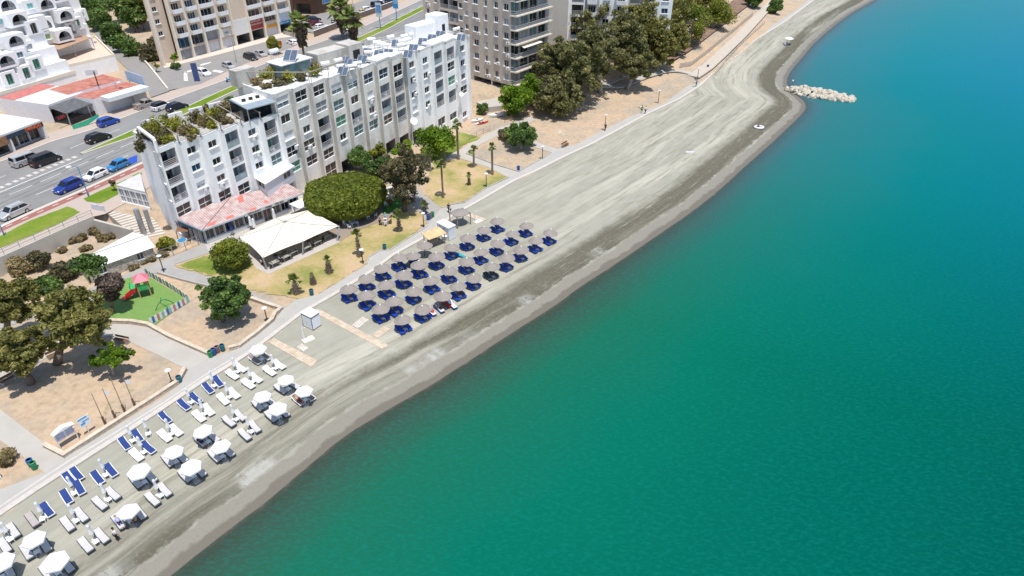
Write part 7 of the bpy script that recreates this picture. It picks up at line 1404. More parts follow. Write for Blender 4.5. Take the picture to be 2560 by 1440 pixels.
BG_, BB_, BR_, BT_ = mat('bin_green', (.02, .22, .09), .5, .1), mat('bin_blue', (.015, .08, .30), .5, .1), mat('bin_brown', (.20, .13, .11), .6, .1), mat('bin_teal', (.01, .12, .17), .5, .1)
for lb, u, v, m in (('green litter bin at the left end of the row of four', 528, 893, BG_), ('blue litter bin between green and brown ones in the row of four', 536, 887, BB_), ('brown litter bin in the row of four', 545, 881, BR_), ('dark blue litter bin at the right end of the row of four', 558, 877, BT_), ('dark teal litter bin at the bed corner below the park lamp', 450, 956, BT_), ('dark teal litter bin beside the shaggy squat palm', 780, 738, BT_), ('dark teal litter bin at the lawn notch right of the lamp', 962, 625, BT_), ('blue litter bin in the row of three at the path corner', 1071, 550, BB_), ('brown litter bin in the row of three at the path corner', 1076, 547, BR_), ('green litter bin in the row of three at the path corner', 1082, 543, BG_), ('bright blue litter bin at the corner of the bare bed', 1296, 427, BB_), ('blue bag bin at the left frame edge hut', 80, 1165, BB_), ('green bag bin at the left frame edge hut', 88, 1172, BG_), ('blue litter bin at the foot of the ramp', 1769, 171, BB_)): bins(lb, u, v, m)
# benches
def bench(label, a, b, wdt=.5, name='bench', z=None):
    A_, B_ = (G(*a), G(*b)); c = (A_ + B_) / 2; l = (B_ - A_).length; t = thing(name, label, 'bench', c, math.atan2((B_ - A_).y, (B_ - A_).x), 'wooden benches')
    m_ = MB()
    for k in (-1, 0, 1): m_.box((0, k * .17, .45), (l, .14, .05))
    m_.build('seat', WOOD, t); m_ = MB(); m_.box((0, .3, .72), (l, .05, .3)); m_.build('backrest', WOOD, t)
    for x in (-l * .42, l * .42): m_ = MB(); m_.box((x, 0, .21), (.12, .5, .42)); m_.build('leg', CONC, t)
bench('brown bench under the trees at the left frame edge', (5, 965), (40, 946)); bench('brown bench beside the eucalyptus trunk', (120, 900), (152, 886)); bench('long brown bench at the curved path above the round tree', (288, 853), (322, 860)); bench('reddish brown bench on the paving beside the short path', (1406, 370), (1420, 362))
# flagpoles
for i, (f, tp) in enumerate([((264, 1062), 985), ((289, 1047), 971), ((313, 1032), 941), ((338, 1017), 944)]):
    b = at(*f, ZL); h = z_for(b, tp) - ZL; t = thing('flagpole', ['bare thin flagpole', 'thin flagpole with a white rag', 'tallest bare thin flagpole', 'thin flagpole with a pale strip'][i] + f', {ORD[i]} of four from the left by the low wall', 'flagpole', b, 0, 'row of four flagpoles'); m_ = MB(); m_.cyl((0, 0, 0), (0, 0, h), .06, .035, 7); m_.build('pole', mat('pole_brown', (.30, .25, .18), .7, .1), t); m_ = MB(); m_.box((0, 0, .6), (.16, .16, 1.2)); m_.build('base_post', WOOD, t)
    if i in (1, 3): m_ = MB(); m_.add([(0, 0, h - .3), (.5, .1, h - .5), (.45, .1, h - 1.0), (0, 0, h - .8)], [(0, 1, 2, 3)]); m_.build('flag', WHITEP, t)
# kiosk boards by the low wall
b = at(174, 1108, ZL); t = thing('notice_board', 'white roofed double notice board standing behind the low wall corner', 'notice board', b, R(57)); m_ = MB(); m_.box((0, 0, 1.45), (1.9, .12, 1.1)); m_.build('case', WHITEP, t)
for x in (-.46, .46): m_ = MB(); m_.box((x, -.075, 1.45), (.78, .04, .8)); m_.build('panel', mat('board_lilac', (.45, .46, .6), .4, .15), t)
for x in (-.9, .9): m_ = MB(); m_.box((x, 0, .45), (.1, .1, .9)); m_.build('post', WHITEP, t)
m_ = MB(); m_.add([(-1.05, -.3, 2.0), (1.05, -.3, 2.0), (1.05, .3, 2.0), (-1.05, .3, 2.0), (0, -.3, 2.35), (0, .3, 2.35)], [(0, 4, 5, 3), (4, 1, 2, 5), (0, 1, 4), (2, 3, 5), (0, 3, 2, 1)]); m_.build('roof', WHITEP, t)
b = at(224, 1082, ZL); t = thing('information_sign', 'white beach information sign with blue stripes and emblem beside the flagpoles', 'sign', b, R(57)); m_ = MB(); m_.box((0, 0, 1.6), (1.15, .05, 1.25)); m_.build('board', WHITEP, t)
for z, x, w_, h_ in ((2.12, -.1, .9, .14), (1.72, .12, .7, .1), (1.45, -.2, .45, .18)): m_ = MB(); m_.box((x, -.04, z), (w_, .03, h_)); m_.build('stripe', MATS['sign_blue'], t)
m_ = MB(); m_.bar((0, .06, 0), (0, .06, 1.2), .08); m_.build('post', WHITEP, t)
b = at(198, 1098, ZL); t = thing('marker_post', 'thin pale marker post between notice board and information sign', 'post', b); m_ = MB(); m_.cyl((0, 0, 0), (0, 0, 1.7), .05, .045, 7); m_.build('post', CREAM, t); m_ = MB(); m_.box((0, 0, 1.72), (.16, .16, .05)); m_.build('cap', CREAM, t)
# fences
def fence(label, pts, h, m, name='fence', gap=2.0, board=True, z=None):
    L = resample([tuple(p[:2]) for p in pts], gap); t = thing(name, label, 'fence', (*L[0], H(*L[0]) if z is None else z)); o = t.location
    for p in L: zz = H(*p) if z is None else z; k = MB(o); k.bar((*p, zz), (*p, zz + h), .09); k.build('post', m, t)
    r = MB(o)
    for a, b in zip(L[:-1], L[1:]):
        za, zb = (H(*a), H(*b)) if z is None else (z, z)
        if board: r.bar((*a, za + h * .5), (*b, zb + h * .5), .05, h * .8)
        else:
            for f in (.5, .95): r.bar((*a, za + h * f), (*b, zb + h * f), .05)
    r.build('boards' if board else 'rails', m, t); return t
fence('pale wooden board fence along the ramp beside the gum trees', [at(u, v, 2.6) for u, v in [(1700, 164), (1730, 157), (1768, 128), (1800, 102), (1835, 74), (1882, 34)]], 1.25, mat('pale_boards', (.50, .42, .34), .9, .2))
fence('thin post and wire fence along the seaward ramp edge', [at(u, v, 2.0) for u, v in [(1790, 172), (1815, 145), (1860, 98), (1912, 52)]], 1.0, STEEL, 'wire_fence', 3.0, False)
fence('brown rail fence beside the yard below the balcony tower', [at(u, v, 1.2) for u, v in [(1262, 300), (1300, 288), (1335, 272)]], 1.0, WOOD, 'rail_fence', 1.5, False)
fence('wire fence around the little green at the white far bays', [at(u, v, .6) for u, v in [(1174, 350), (1200, 338), (1225, 326)]], 1.1, STEEL, 'wire_fence', 1.8, False, ZL)
fence('grey mesh fence around the barrel corner in front of the restaurant end', [at(u, v, .6) for u, v in [(400, 652), (436, 640), (478, 622), (515, 606), (515, 600)]], 1.7, STEEL, 'mesh_fence', 1.6, False, ZL)
for lb, P, c2 in (('colourful picket fence of white, blue, red and green boards at the playground front', [(377, 812), (400, 800), (440, 776), (474, 755)], True), ('white and grey picket fence along the playground back side', [(363, 684), (400, 706), (440, 730), (474, 755)], False)):
    L = resample([tuple(at(u, v, ZL).xy) for u, v in P], .34); t = thing('picket_fence', lb, 'fence', (*L[0], ZL)); cols = [mat('picket_white', (.72, .74, .72), .6), mat('picket_blue', (.05, .14, .42), .6), mat('picket_red', (.45, .20, .22), .6), mat('picket_teal', (.25, .45, .42), .6), mat('picket_grey', (.16, .19, .19), .6)]
    seq = [0, 1, 0, 2, 0, 3, 0, 1, 3, 0, 2] if c2 else [0, 4, 4, 0, 4]
    for i, (a, b) in enumerate(zip(L[:-1], L[1:])):
        k = MB((*L[0], ZL)); d = Vector(b) - Vector(a); c = (Vector(a) + Vector(b)) / 2; k.box((c.x, c.y, ZL + .5), (d.length * .86, .05, .92), math.atan2(d.y, d.x)); k.build('picket', cols[seq[i % len(seq)]], t)
    r = MB((*L[0], ZL))
    for a, b in zip(L[:-1:4], L[4::4]): r.bar((*a, ZL + .3), (*b, ZL + .3), .03, .08); r.bar((*a, ZL + .8), (*b, ZL + .8), .03, .08)
    r.build('rail', cols[0], t)
# playground
b = at(345, 742, ZL + .05); pg = thing('play_tower', 'playground tower with pink roof, green panels and double red slide', 'playground', b, R(-62))
WD = mat('play_timber', (.52, .36, .16), .7, .2)
for x in (-.65, .65):
    for y in (-.65, .65): m_ = MB(); m_.bar((x, y + 1.0, 0), (x, y + 1.0, 2.6), .13); m_.build('post', WD, pg)
m_ = MB(); m_.add([(-.95, .05, 2.55), (.95, .05, 2.55), (.95, 1.95, 2.55), (-.95, 1.95, 2.55), (0, 1.0, 3.45)], [(0, 1, 4), (1, 2, 4), (2, 3, 4), (3, 0, 4), (3, 2, 1, 0)]); m_.build('roof', mat('pink_roof', (.70, .18, .24), .5, .06), pg)
m_ = MB(); m_.box((0, 1.0, 1.15), (1.4, 1.4, .08)); m_.build('platform', mat('play_blue', (.03, .10, .42), .5), pg); PGN = mat('play_green', (.06, .42, .14), .45, .05)
m_ = MB(); m_.box((.72, 1.0, 1.6), (.06, 1.2, .85)); m_.cyl((.73, 1.0, 1.6), (.78, 1.0, 1.6), .33, n=14); m_.build('round_panel', PGN, pg); m_ = MB(); m_.box((-.9, .0, 1.25), (1.6, 1.2, .1)); m_.box((-.9, -.6, 1.5), (1.6, .06, .5)); m_.build('side_deck', PGN, pg)
for sx in (-.22, .22): m_ = MB(); s_ = .4; m_.add([(sx - s_ / 2, .2, 1.2), (sx + s_ / 2, .2, 1.2), (sx + s_ / 2, -1.3, .35), (sx - s_ / 2, -1.3, .35), (sx + s_ / 2, -1.9, .28), (sx - s_ / 2, -1.9, .28)], [(0, 3, 2, 1), (3, 5, 4, 2)]); m_.bar((sx - s_ / 2, .2, 1.3), (sx - s_ / 2, -1.4, .4), .06, .26); m_.bar((sx + s_ / 2, .2, 1.3), (sx + s_ / 2, -1.4, .4), .06, .26); m_.build('slide', RED, pg)
m_ = MB()
for k in range(6): m_.bar((-1.7 - .14 * (5 - k), -.5, .2 * k + .1), (-1.7 - .14 * (5 - k), .5, .2 * k + .1), .07)
for y in (-.5, .5): m_.bar((-2.5, y, 0), (-1.65, y, 1.4), .08)
m_.build('ladder', WD, pg)
b = at(413, 768, ZL + .05); t = thing('climbing_frame', 'green tube climbing arches on the playground turf', 'climbing frame', b, R(-40)); m_ = MB(); ptsA = [(-1.2 + 2.4 * k / 10, 0, 1.5 * math.sin(math.pi * k / 10)) for k in range(11)]
m_.tube(ptsA, [.045] * 11, 6); m_.build('arch', PGN, t); m_ = MB(); m_.tube([(-.2 + .02 * k, -1.2 + 2.4 * k / 10, 1.1 * math.sin(math.pi * k / 10)) for k in range(11)], [.045] * 11, 6); m_.build('arch', mat('play_dark_green', (.02, .14, .08), .5), t)
b = at(298, 720, ZL + .05); t = thing('spring_toy', 'small teal and white spring rocker at the playground edge', 'playground toy', b); m_ = MB(); m_.cyl((0, 0, 0), (0, 0, .4), .1); m_.build('spring', STEEL, t); m_ = MB(); m_.box((0, 0, .7), (.9, .12, .6)); m_.cyl((.25, -.1, .8), (.25, .1, .8), .18, n=12); m_.build('rocker', mat('toy_teal', (.1, .42, .42), .5), t)
b = at(367, 715, ZL + .05); t = thing('ring_stack', 'stack of coloured rings standing beside the play tower', 'playground toy', b)
for k, c in enumerate([(.75, .6, .05), (.05, .3, .12), (.7, .12, .05), (.05, .1, .5), (.6, .05, .1)]): m_ = MB(); m_.cyl((0, 0, .15 + .26 * k), (0, 0, .36 + .26 * k), .3, n=12); m_.build('ring', mat(f'ring_paint_{k}', c, .5), t)
# ------------------------------------------------------------------ beach furniture
BLUEP = mat('lounger_blue', (0.008, 0.055, 0.38), .45, .15, 2); NAVYC = mat('navy_cushion', (0.022, 0.05, 0.20), .85, .15, 3); GREYC = mat('grey_cushion', (0.55, 0.53, 0.52), .9, .08, 3); MESHW = mat('beige_mesh', (0.66, 0.62, 0.60), .8, .05); DKFR = mat('dark_resin', (0.05, 0.065, 0.08), .5, .1); BRNM = mat('brown_mesh', (0.24, 0.20, 0.18), .8, .1); TAUPE = mat('taupe_cushion', (0.42, 0.37, 0.35), .9, .1)
def lounger_proto(frame, cover, thick=.05, back=.42, wd=.62):
    "x = feet direction; back raised at the -x end"
    t = thing('sun_lounger', None, 'sun lounger'); L = 1.78; hx = L / 2; xb = -.22; zs = .32; zb = zs + back * .62
    m_ = MB()
    for s in (-1, 1): m_.bar((xb, s * wd / 2, zs), (hx, s * wd / 2, zs), .07, .08); m_.bar((xb, s * wd / 2, zs), (-hx, s * wd / 2, zb), .07, .08)
    m_.bar((hx, -wd / 2, zs), (hx, wd / 2, zs), .07, .08); m_.bar((-hx, -wd / 2, zb), (-hx, wd / 2, zb), .07, .08); m_.build('frame', frame, t)
    m_ = MB(); w2 = wd / 2 - .03; h = thick
    ms = [(hx - .03, zs + .04), (.35, zs + .03), (xb, zs + .03)]
    m_.add([(x, s * w2, z + d) for x, z in ms for s in (-1, 1) for d in (0, h)], [(1, 3, 7, 5), (5, 7, 11, 9), (0, 1, 5, 4), (4, 5, 9, 8), (3, 2, 6, 7), (7, 6, 10, 11), (2, 3, 1, 0)]); m_.build('seat', cover, t)
    m_ = MB(); m_.add([(x, s * w2, z + d) for x, z in ((xb, zs + .03), (-hx + .03, zb + .04)) for s in (-1, 1) for d in (0, h)], [(1, 3, 7, 5), (0, 1, 5, 4), (3, 2, 6, 7), (4, 5, 7, 6), (0, 4, 6, 2)]); m_.build('backrest', cover, t)
    for x in (-.5, .55):
        m_ = MB()
        for s in (-1, 1): m_.bar((x, s * (wd / 2 - .02), zs), (x + .06, s * (wd / 2 - .02), 0), .06)
        m_.bar((x + .04, -wd / 2 + .02, .1), (x + .04, wd / 2 - .02, .1), .04); m_.build('leg', frame, t)
    return t
LP = {}
def lounger(kind, p, hd, label, group):
    if kind not in LP:
        a = dict(blue=(BLUEP, BLUEP, .05, .34), white=(WHITEP, MESHW, .03, .45), navy=(WHITEP, NAVYC, .07, .45), grey=(DKFR, GREYC, .10, .40), brown=(WHITEP, BRNM, .03, .45), taupe=(DKFR, TAUPE, .08, .4), black=(DKFR, DKFR, .04, .45), towel=(BLUEP, WHITEP, .05, .3), red=(mat('lounger_red', (.4, .03, .02), .5), mat('lounger_red', (.4, .03, .02), .5), .05, .34))[kind]
        t = LP[kind] = lounger_proto(*a); t.location = p; t.rotation_euler = (0, 0, R(hd)); return tag(t, label, None, group)
    return dup(LP[kind], p, R(hd), label, group)
def table_proto(m):
    t = thing('side_table', None, 'table'); m_ = MB(); m_.box((0, 0, .43), (.46, .46, .04)); m_.build('table_top', m, t)
    for x in (-.18, .18):
        for y in (-.18, .18): m_ = MB(); m_.bar((x, y, 0), (x, y, .41), .05); m_.build('leg', m, t)
    return t
TP = {}
def side_table(p, rz, label, group, m=WHITEP):
    if m.name not in TP: t = TP[m.name] = table_proto(m); t.location = p; t.rotation_euler = (0, 0, rz); return tag(t, label, None, group)
    return dup(TP[m.name], p, rz, label, group)
# thatched umbrella
def strawmat():
    m = mat('straw_thatch', (0.345, 0.305, 0.272), .95, .12, 2.5, bump=.5); nt = m.node_tree; b = nt.nodes['Principled BSDF']; old = b.inputs['Base Color'].links[0].from_socket
    o = nt.nodes.new('ShaderNodeTexCoord').outputs['Object']; g = nt.nodes.new('ShaderNodeTexGradient'); g.gradient_type = 'RADIAL'; nt.links.new(o, g.inputs[0])
    cv = nt.nodes.new('ShaderNodeCombineXYZ'); nt.links.new(mathn(nt, 'MULTIPLY', g.outputs['Fac'], 60.0), cv.inputs[0]); n = noise(nt, cv.outputs[0], 1.6, 4, .7)
    c = mixnode(nt, maprange(nt, n, .35, .7), old, (0.215, 0.19, 0.168)); nt.links.new(c, b.inputs['Base Color']); return m
STRAW = strawmat()
def thatch_proto():
    t = thing('thatched_umbrella', None, 'beach umbrella'); m_ = MB(); m_.cyl((0, 0, -.2), (0, 0, 2.15), .06, .05, 8); m_.build('pole', WOOD, t); r_ = random.Random(4)
    m_ = MB(); m_.lathe([(.06, 2.36), (.30, 2.24), (.70, 2.02), (1.13, 1.73), (1.14, 1.65), (1.05, 1.67), (.06, 2.1)], 26, wob=lambda k, j: 1 + (.05 * r_.uniform(-1, 1) if j in (3, 4) else 0)); m_.build('canopy', STRAW, t)
    m_ = MB(); m_.lathe([(.10, 2.33), (.09, 2.42), (.02, 2.46)], 10); m_.build('cap', WHITEP, t); m_ = MB()
    for k in range(8): a = k * math.pi / 4; m_.bar((0, 0, 2.05), (.95 * math.cos(a), .95 * math.sin(a), 1.72), .03)
    m_.build('spokes', WOOD, t); return t
TH_P = thatch_proto(); th_used = [0]
def thatch(p, label, rz):
    if not th_used[0]: th_used[0] = 1; TH_P.location = p; TH_P.rotation_euler = (0, 0, rz); return tag(TH_P, label, None, 'thatched umbrellas on the sand')
    o_ = dup(TH_P, p, rz, label, 'thatched umbrellas on the sand', scale=rnd.uniform(.94, 1.07)); o_.rotation_euler = (R(rnd.uniform(-4, 4)), R(rnd.uniform(-4, 4)), rz); return o_
ROWS = [('row nearest the promenade', [(875, 743), (918, 715), (959, 689), (1000, 666)]), ('second row from the promenade', [(920, 761), (968, 734), (1010, 709), (1050, 684), (1094, 662), (1128, 637), (1170, 615), (1210, 592), (1244, 571)]), ('third row from the promenade', [(954, 793), (989, 776), (1035, 746), (1081, 720), (1124, 696), (1166, 672), (1203, 649), (1242, 626), (1280, 603), (1316, 582)]), ('row nearest the sea', [(1010, 819), (1058, 791), (1108, 762), (1146, 737), (1185, 712), (1229, 688), (1267, 666), (1302, 643), (1338, 620), (1372, 600)])]
for rn, L in ROWS:
    for i, (u, v) in enumerate(L):
        p = S(u + 1, v + 7); w_ = f'{ORD[i]} thatched umbrella in the {rn}'; thatch(p, f'straw {w_}, counted from the left', rnd.uniform(0, 6)); hd = -50 + rnd.uniform(-7, 7); a = R(hd); f = Vector((math.cos(a), math.sin(a), 0)); s = Vector((-f.y, f.x, 0))
        if (u, v) == (1108, 762): lounger('red', p + s * .6 - f * .1, hd, 'dark red lounger under a thatched umbrella beside the sunbathers', 'blue loungers under thatch'); continue
        k = 'black' if (u, v) == (1229, 688) else 'blue'
        for sg_, side in ((-1, 'left'), (1, 'right')):
            q = p + s * (.52 * sg_) + f * rnd.uniform(-.35, .0); lounger(k, Vector((q.x, q.y, BZ(q.x, q.y))), hd + rnd.uniform(-4, 4), f'{side} {k} lounger under the {w_}', 'loungers under thatch')
        q = p + f * .35; side_table(Vector((q.x, q.y, BZ(q.x, q.y))), a, f'grey table under the {w_}', 'tables under thatch', mat('table_grey', (.5, .53, .6), .5))
        if (u, v) == (1146, 737): tw = thing('beach_towel', 'brown patterned towel laid over a blue lounger near the sea row', 'towel', p + s * .62 + Vector((0, 0, .42)), a); m_ = MB(); m_.box((-.4, 0, 0), (.9, .72, .03)); m_.build('cloth', mat('towel_brown', (.16, .07, .06), .9, .5, 6), tw)
for (u, v), lb in (((1062, 642), 'thatched umbrella with an empty dark shade beside the timber stall'), ((1035, 667), 'thatched umbrella over the stacked blue hut beside the promenade')): thatch(S(u, v - 2), lb, 1.0)
p = S(1035, 662); t = thing('lounger_stack', 'stack of blue loungers under the thatched umbrella beside the promenade', 'lounger stack', p, R(-50))
for k in range(5): m_ = MB(); m_.box((-.2, .1, .25 + .24 * k), (1.7, .7, .12)); m_.box((-1.0, .1, .42 + .24 * k), (.3, .66, .1)); m_.build('lounger', BLUEP, t)
t = thing('cool_box', 'light blue box in front of the stacked blue loungers', 'box', S(1036, 677), R(20)); m_ = MB(); m_.box((0, 0, .32), (.7, .5, .62)); m_.build('body', mat('box_light_blue', (.12, .35, .62), .5), t); m_ = MB(); m_.box((0, 0, .66), (.74, .54, .07)); m_.build('lid', mat('box_lid', (.35, .55, .75), .5), t)
lounger('blue', S(1052, 668), -60, 'single blue lounger standing beside the stack by the promenade', 'loungers under thatch')
t = thing('surfboard', 'long turquoise board lying tilted beside a blue lounger pair', 'board', S(1146, 640) + Vector((0, 0, .25)), R(-35)); m_ = MB(); m_.prism([(1.4 * math.cos(k * .3142) , .28 * math.sin(k * .3142)) for k in range(20)], 0, .1); m_.build('deck', mat('board_teal', (.02, .38, .42), .4), t); m_ = MB(); m_.bar((-1.0, 0, -.05), (-.8, 0, -.22), .04, .2); m_.build('fin', BLACK, t)
# white / navy / grey loungers at the lower left.  T(x, y, tile)
def T(x, y, o): return (o[0] + x / 4.8, o[1] + y / 4.8)
o1, o2, o3, o4 = (400, 840), (300, 1040), (0, 1140), (0, 840)
def lpx(q, dz=.3): return S(q[0], q[1], dz)
HD = -39
def folded_proto():
    t = thing('folded_parasol', None, 'parasol'); m_ = MB(); m_.cyl((0, 0, 0), (0, 0, 2.15), .025, n=6); m_.build('pole', ALU, t); m_ = MB(); m_.lathe([(.03, 2.2), (.12, 1.95), (.10, 1.5), (.17, .95), (.04, .9)], 9, wob=lambda k, j: 1 + .25 * (k % 2)); m_.build('canopy', WHITEP, t); m_ = MB(); m_.box((0, 0, .05), (.5, .5, .1)); m_.build('base', WHITEP, t); return t
FP_ = folded_proto(); fp_used = [0]
def folded(p, label, group='folded white parasols'):
    if not fp_used[0]: fp_used[0] = 1; FP_.location = p; return tag(FP_, label, None, group)
    return dup(FP_, p, rnd.uniform(0, 6), label, group)
PAIRS = [(T(870, 470, o1), T(965, 385, o1), 'white', 'pair beside the open umbrella nearest the wooden mat'), (T(1060, 580, o1), T(1150, 510, o1), 'white', 'second pair below the pair at the promenade top'), (T(1315, 425, o1), T(1430, 350, o1), 'white', 'pair nearest the lower wooden mat'), (T(580, 635, o1), T(700, 555, o1), 'navy', 'navy pair farthest up the promenade'), (T(760, 765, o1), T(885, 695, o1), 'white', 'pair just seaward of the uppermost navy pair'), (T(290, 835, o1), T(430, 755, o1), 'navy', 'second navy pair down the promenade'), (T(470, 970, o1), T(580, 895, o1), 'white', 'pair just seaward of the second navy pair'), (T(540, 245, o2), T(670, 180, o2), 'white', 'pair beside the single navy bed with the red spot'), (T(830, 1035, o1), T(965, 965, o1), 'grey', 'grey pair left of the overlapping umbrella twins'), (T(1020, 1195, o1), T(1140, 1100, o1), 'grey', 'grey pair nearest the sea below two open umbrellas'), (T(395, 1010, o2), T(540, 900, o2), 'grey', 'grey pair on the seaward side between open umbrellas'), (T(1205, 580, o3), T(1360, 465, o3), 'grey', 'grey pair right above the umbrella shading two people'), (T(815, 830, o3), T(980, 720, o3), 'grey', 'grey pair in the middle of the lowest group'), (T(1035, 1080, o3), T(1225, 970, o3), 'grey', 'grey pair beside the man in the white shirt'), (T(60, 340, o2), T(215, 250, o2), 'navy', 'third navy pair down the promenade'), (T(1175, 270, o3), T(1335, 180, o3), 'navy', 'navy pair beside three crowded navy beds'), (T(800, 500, o3), T(955, 390, o3), 'navy', 'navy pair at the crowded navy beds'), (T(200, 475, o2), T(345, 390, o2), 'mixed', 'mixed pair of one white and one navy bed'), (T(60, 1090, o3), T(165, 910, o3), 'grey', 'grey pair at the left frame edge')]
for i, (a, b, k, lb) in enumerate(PAIRS):
    ka, kb_ = (k, k) if k != 'mixed' else ('white', 'navy')
    A_, B_ = lpx(a), lpx(b); hd = HD + rnd.uniform(-5, 5) ; nm = {'white': 'white mesh sunbed', 'navy': 'navy padded sunbed', 'grey': 'grey cushioned sunbed'}
    lounger(ka, A_, hd, f'left {nm[ka]} of the {lb}', 'sunbeds at the lower left'); lounger(kb_, B_, hd + rnd.uniform(-4, 4), f'right {nm[kb_]} of the {lb}', 'sunbeds at the lower left')
    m = (A_ + B_) / 2; f = Vector((math.cos(R(hd)), math.sin(R(hd)), 0)); q = m + f * .25 + (B_ - A_) * .05; side_table(Vector((q.x, q.y, BZ(q.x, q.y))), R(hd), f'white side table between the {lb}', 'white side tables'); q = m - f * .35 + (B_ - A_) * .12; folded(Vector((q.x, q.y, BZ(q.x, q.y))), f'folded white parasol at the {lb}')
for q, k, lb in ((T(65, 990, o1), 'navy', 'single white sunbed with navy pad and a red spot'), (T(925, 225, o3), 'navy', 'upper of the two stacked up navy sunbeds at the promenade'), (T(835, 285, o3), 'navy', 'lower of the two close set navy sunbeds at the promenade'), (T(570, 655, o3), 'navy', 'lowest single white sunbed with navy pad near the drain grate'), (T(395, 775, o3), 'taupe', 'single taupe padded sunbed near the left frame edge'), (T(-10, 1260, o3), 'grey', 'grey sunbed cut by the left frame edge')): lounger(k, lpx(q), HD, lb, 'sunbeds at the lower left')
for q, lb in ((T(310, 130, o2), 'folded white parasol with table standing alone by the promenade'), (T(480, 660, o3), 'folded white parasol left of the lowest navy sunbed'), (T(20, 910, o3), 'folded white parasol at the left frame edge')):
    p = S(*q, .9); folded(p, lb); p2 = p + Vector((.3, -.5, 0)); side_table(p2, .5, 'white side table below the ' + ' '.join(lb.split()[2:]), 'white side tables')
def open_proto():
    t = thing('open_parasol', None, 'parasol'); m_ = MB(); m_.cyl((0, 0, 0), (0, 0, 2.6), .03, n=7); m_.build('pole', ALU, t); n = 6; vs = [(0, 0, 2.55)] + [(1.0 * math.cos(k * math.pi / 3), 1.0 * math.sin(k * math.pi / 3), 2.08) for k in range(n)] + [(1.0 * math.cos(k * math.pi / 3), 1.0 * math.sin(k * math.pi / 3), 1.90) for k in range(n)]
    m_ = MB(); m_.add(vs, [(0, 1 + k, 1 + (k + 1) % n) for k in range(n)] + [(1 + k, 1 + n + k, 1 + n + (k + 1) % n, 1 + (k + 1) % n) for k in range(n)]); m_.build('canopy', mat('parasol_white', (.86, .86, .85), .8, .02), t)
    m_ = MB()
    for k in range(n): m_.bar((0, 0, 2.45), vs[1 + k], .025)
    m_.build('ribs', ALU, t); m_ = MB(); m_.box((0, 0, .06), (.6, .6, .12)); m_.build('base', CONC, t); return t
OP_ = open_proto(); op_used = [0]
OPEN = [(T(1180, 175, o1), T(1145, 290, o1), T(1265, 240, o1), 'brown', 'open white umbrella over two brown mesh beds by the wooden mat'), (T(1500, 530, o1), T(1450, 645, o1), T(1605, 590, o1), 'grey', 'open white umbrella in the upper seaward trio, upper left one'), (T(1715, 668, o1), T(1660, 775, o1), T(1790, 720, o1), 'brown', 'open white umbrella farthest right with a sunbather below'), (T(1215, 730, o1), T(1180, 845, o1), T(1330, 790, o1), 'grey', 'open white umbrella just left of its overlapping twin'), (T(1400, 870, o1), T(1335, 975, o1), T(1485, 920, o1), 'grey', 'open white umbrella overlapping its twin on the seaward side'), (T(1020, 190, o2), T(970, 310, o2), T(1125, 260, o2), 'grey', 'open white umbrella with one person in dark swimwear below'), (T(1215, 370, o2), T(1140, 490, o2), T(1300, 430, o2), 'grey', 'open white umbrella seaward of the one with the dark swimwear'), (T(630, 430, o2), T(580, 545, o2), T(745, 500, o2), 'grey', 'open white umbrella in the middle line, upper of two'), (T(855, 610, o2), T(785, 730, o2), T(960, 665, o2), 'grey', 'open white umbrella nearest the dark weed streak'), (T(240, 680, o2), T(200, 800, o2), T(370, 735, o2), 'grey', 'open white umbrella in the middle line, lower of two'), (T(1520, 670, o3), T(1430, 800, o3), T(1680, 690, o3), 'grey', 'open white umbrella shading two people near the weed streak'), (T(410, 1010, o3), T(330, 1160, o3), T(545, 1075, o3), 'grey', 'open white umbrella near the lower left corner, upper one'), (T(660, 1270, o3), T(570, 1410, o3), T(810, 1320, o3), 'grey', 'open white umbrella at the bottom frame edge'), (T(10, 1300, o3), T(-60, 1440, o3), T(110, 1385, o3), 'grey', 'open white umbrella cut by the lower left corner')]
OPP = []
for i, (c, a, b, k, lb) in enumerate(OPEN):
    p = at(*c, 2.35); p.z = BZ(p.x, p.y)
    if not op_used[0]: op_used[0] = 1; OP_.location = p; OP_.rotation_euler = (0, 0, R(20)); tag(OP_, lb, None, 'open white umbrellas')
    else:
        o_ = dup(OP_, p, R(rnd.uniform(0, 50)), lb, 'open white umbrellas', scale=rnd.uniform(.94, 1.06)); o_.rotation_euler = (R(rnd.uniform(-4, 4)), R(rnd.uniform(-4, 4)), o_.rotation_euler.z)
    A_, B_ = lpx(a), lpx(b); hd = HD + rnd.uniform(-4, 4); short = lb.replace('open white ', '')
    lounger(k, A_, hd, f'left bed under the {short}'[:110], 'beds under open umbrellas'); lounger(k, B_, hd, f'right bed under the {short}', 'beds under open umbrellas'); OPP.append((A_, B_, hd)); q = (A_ + B_) / 2 + Vector((.25, -.35, 0)); side_table(Vector((q.x, q.y, BZ(q.x, q.y))), R(hd), f'side table under the {short}', 'white side tables')
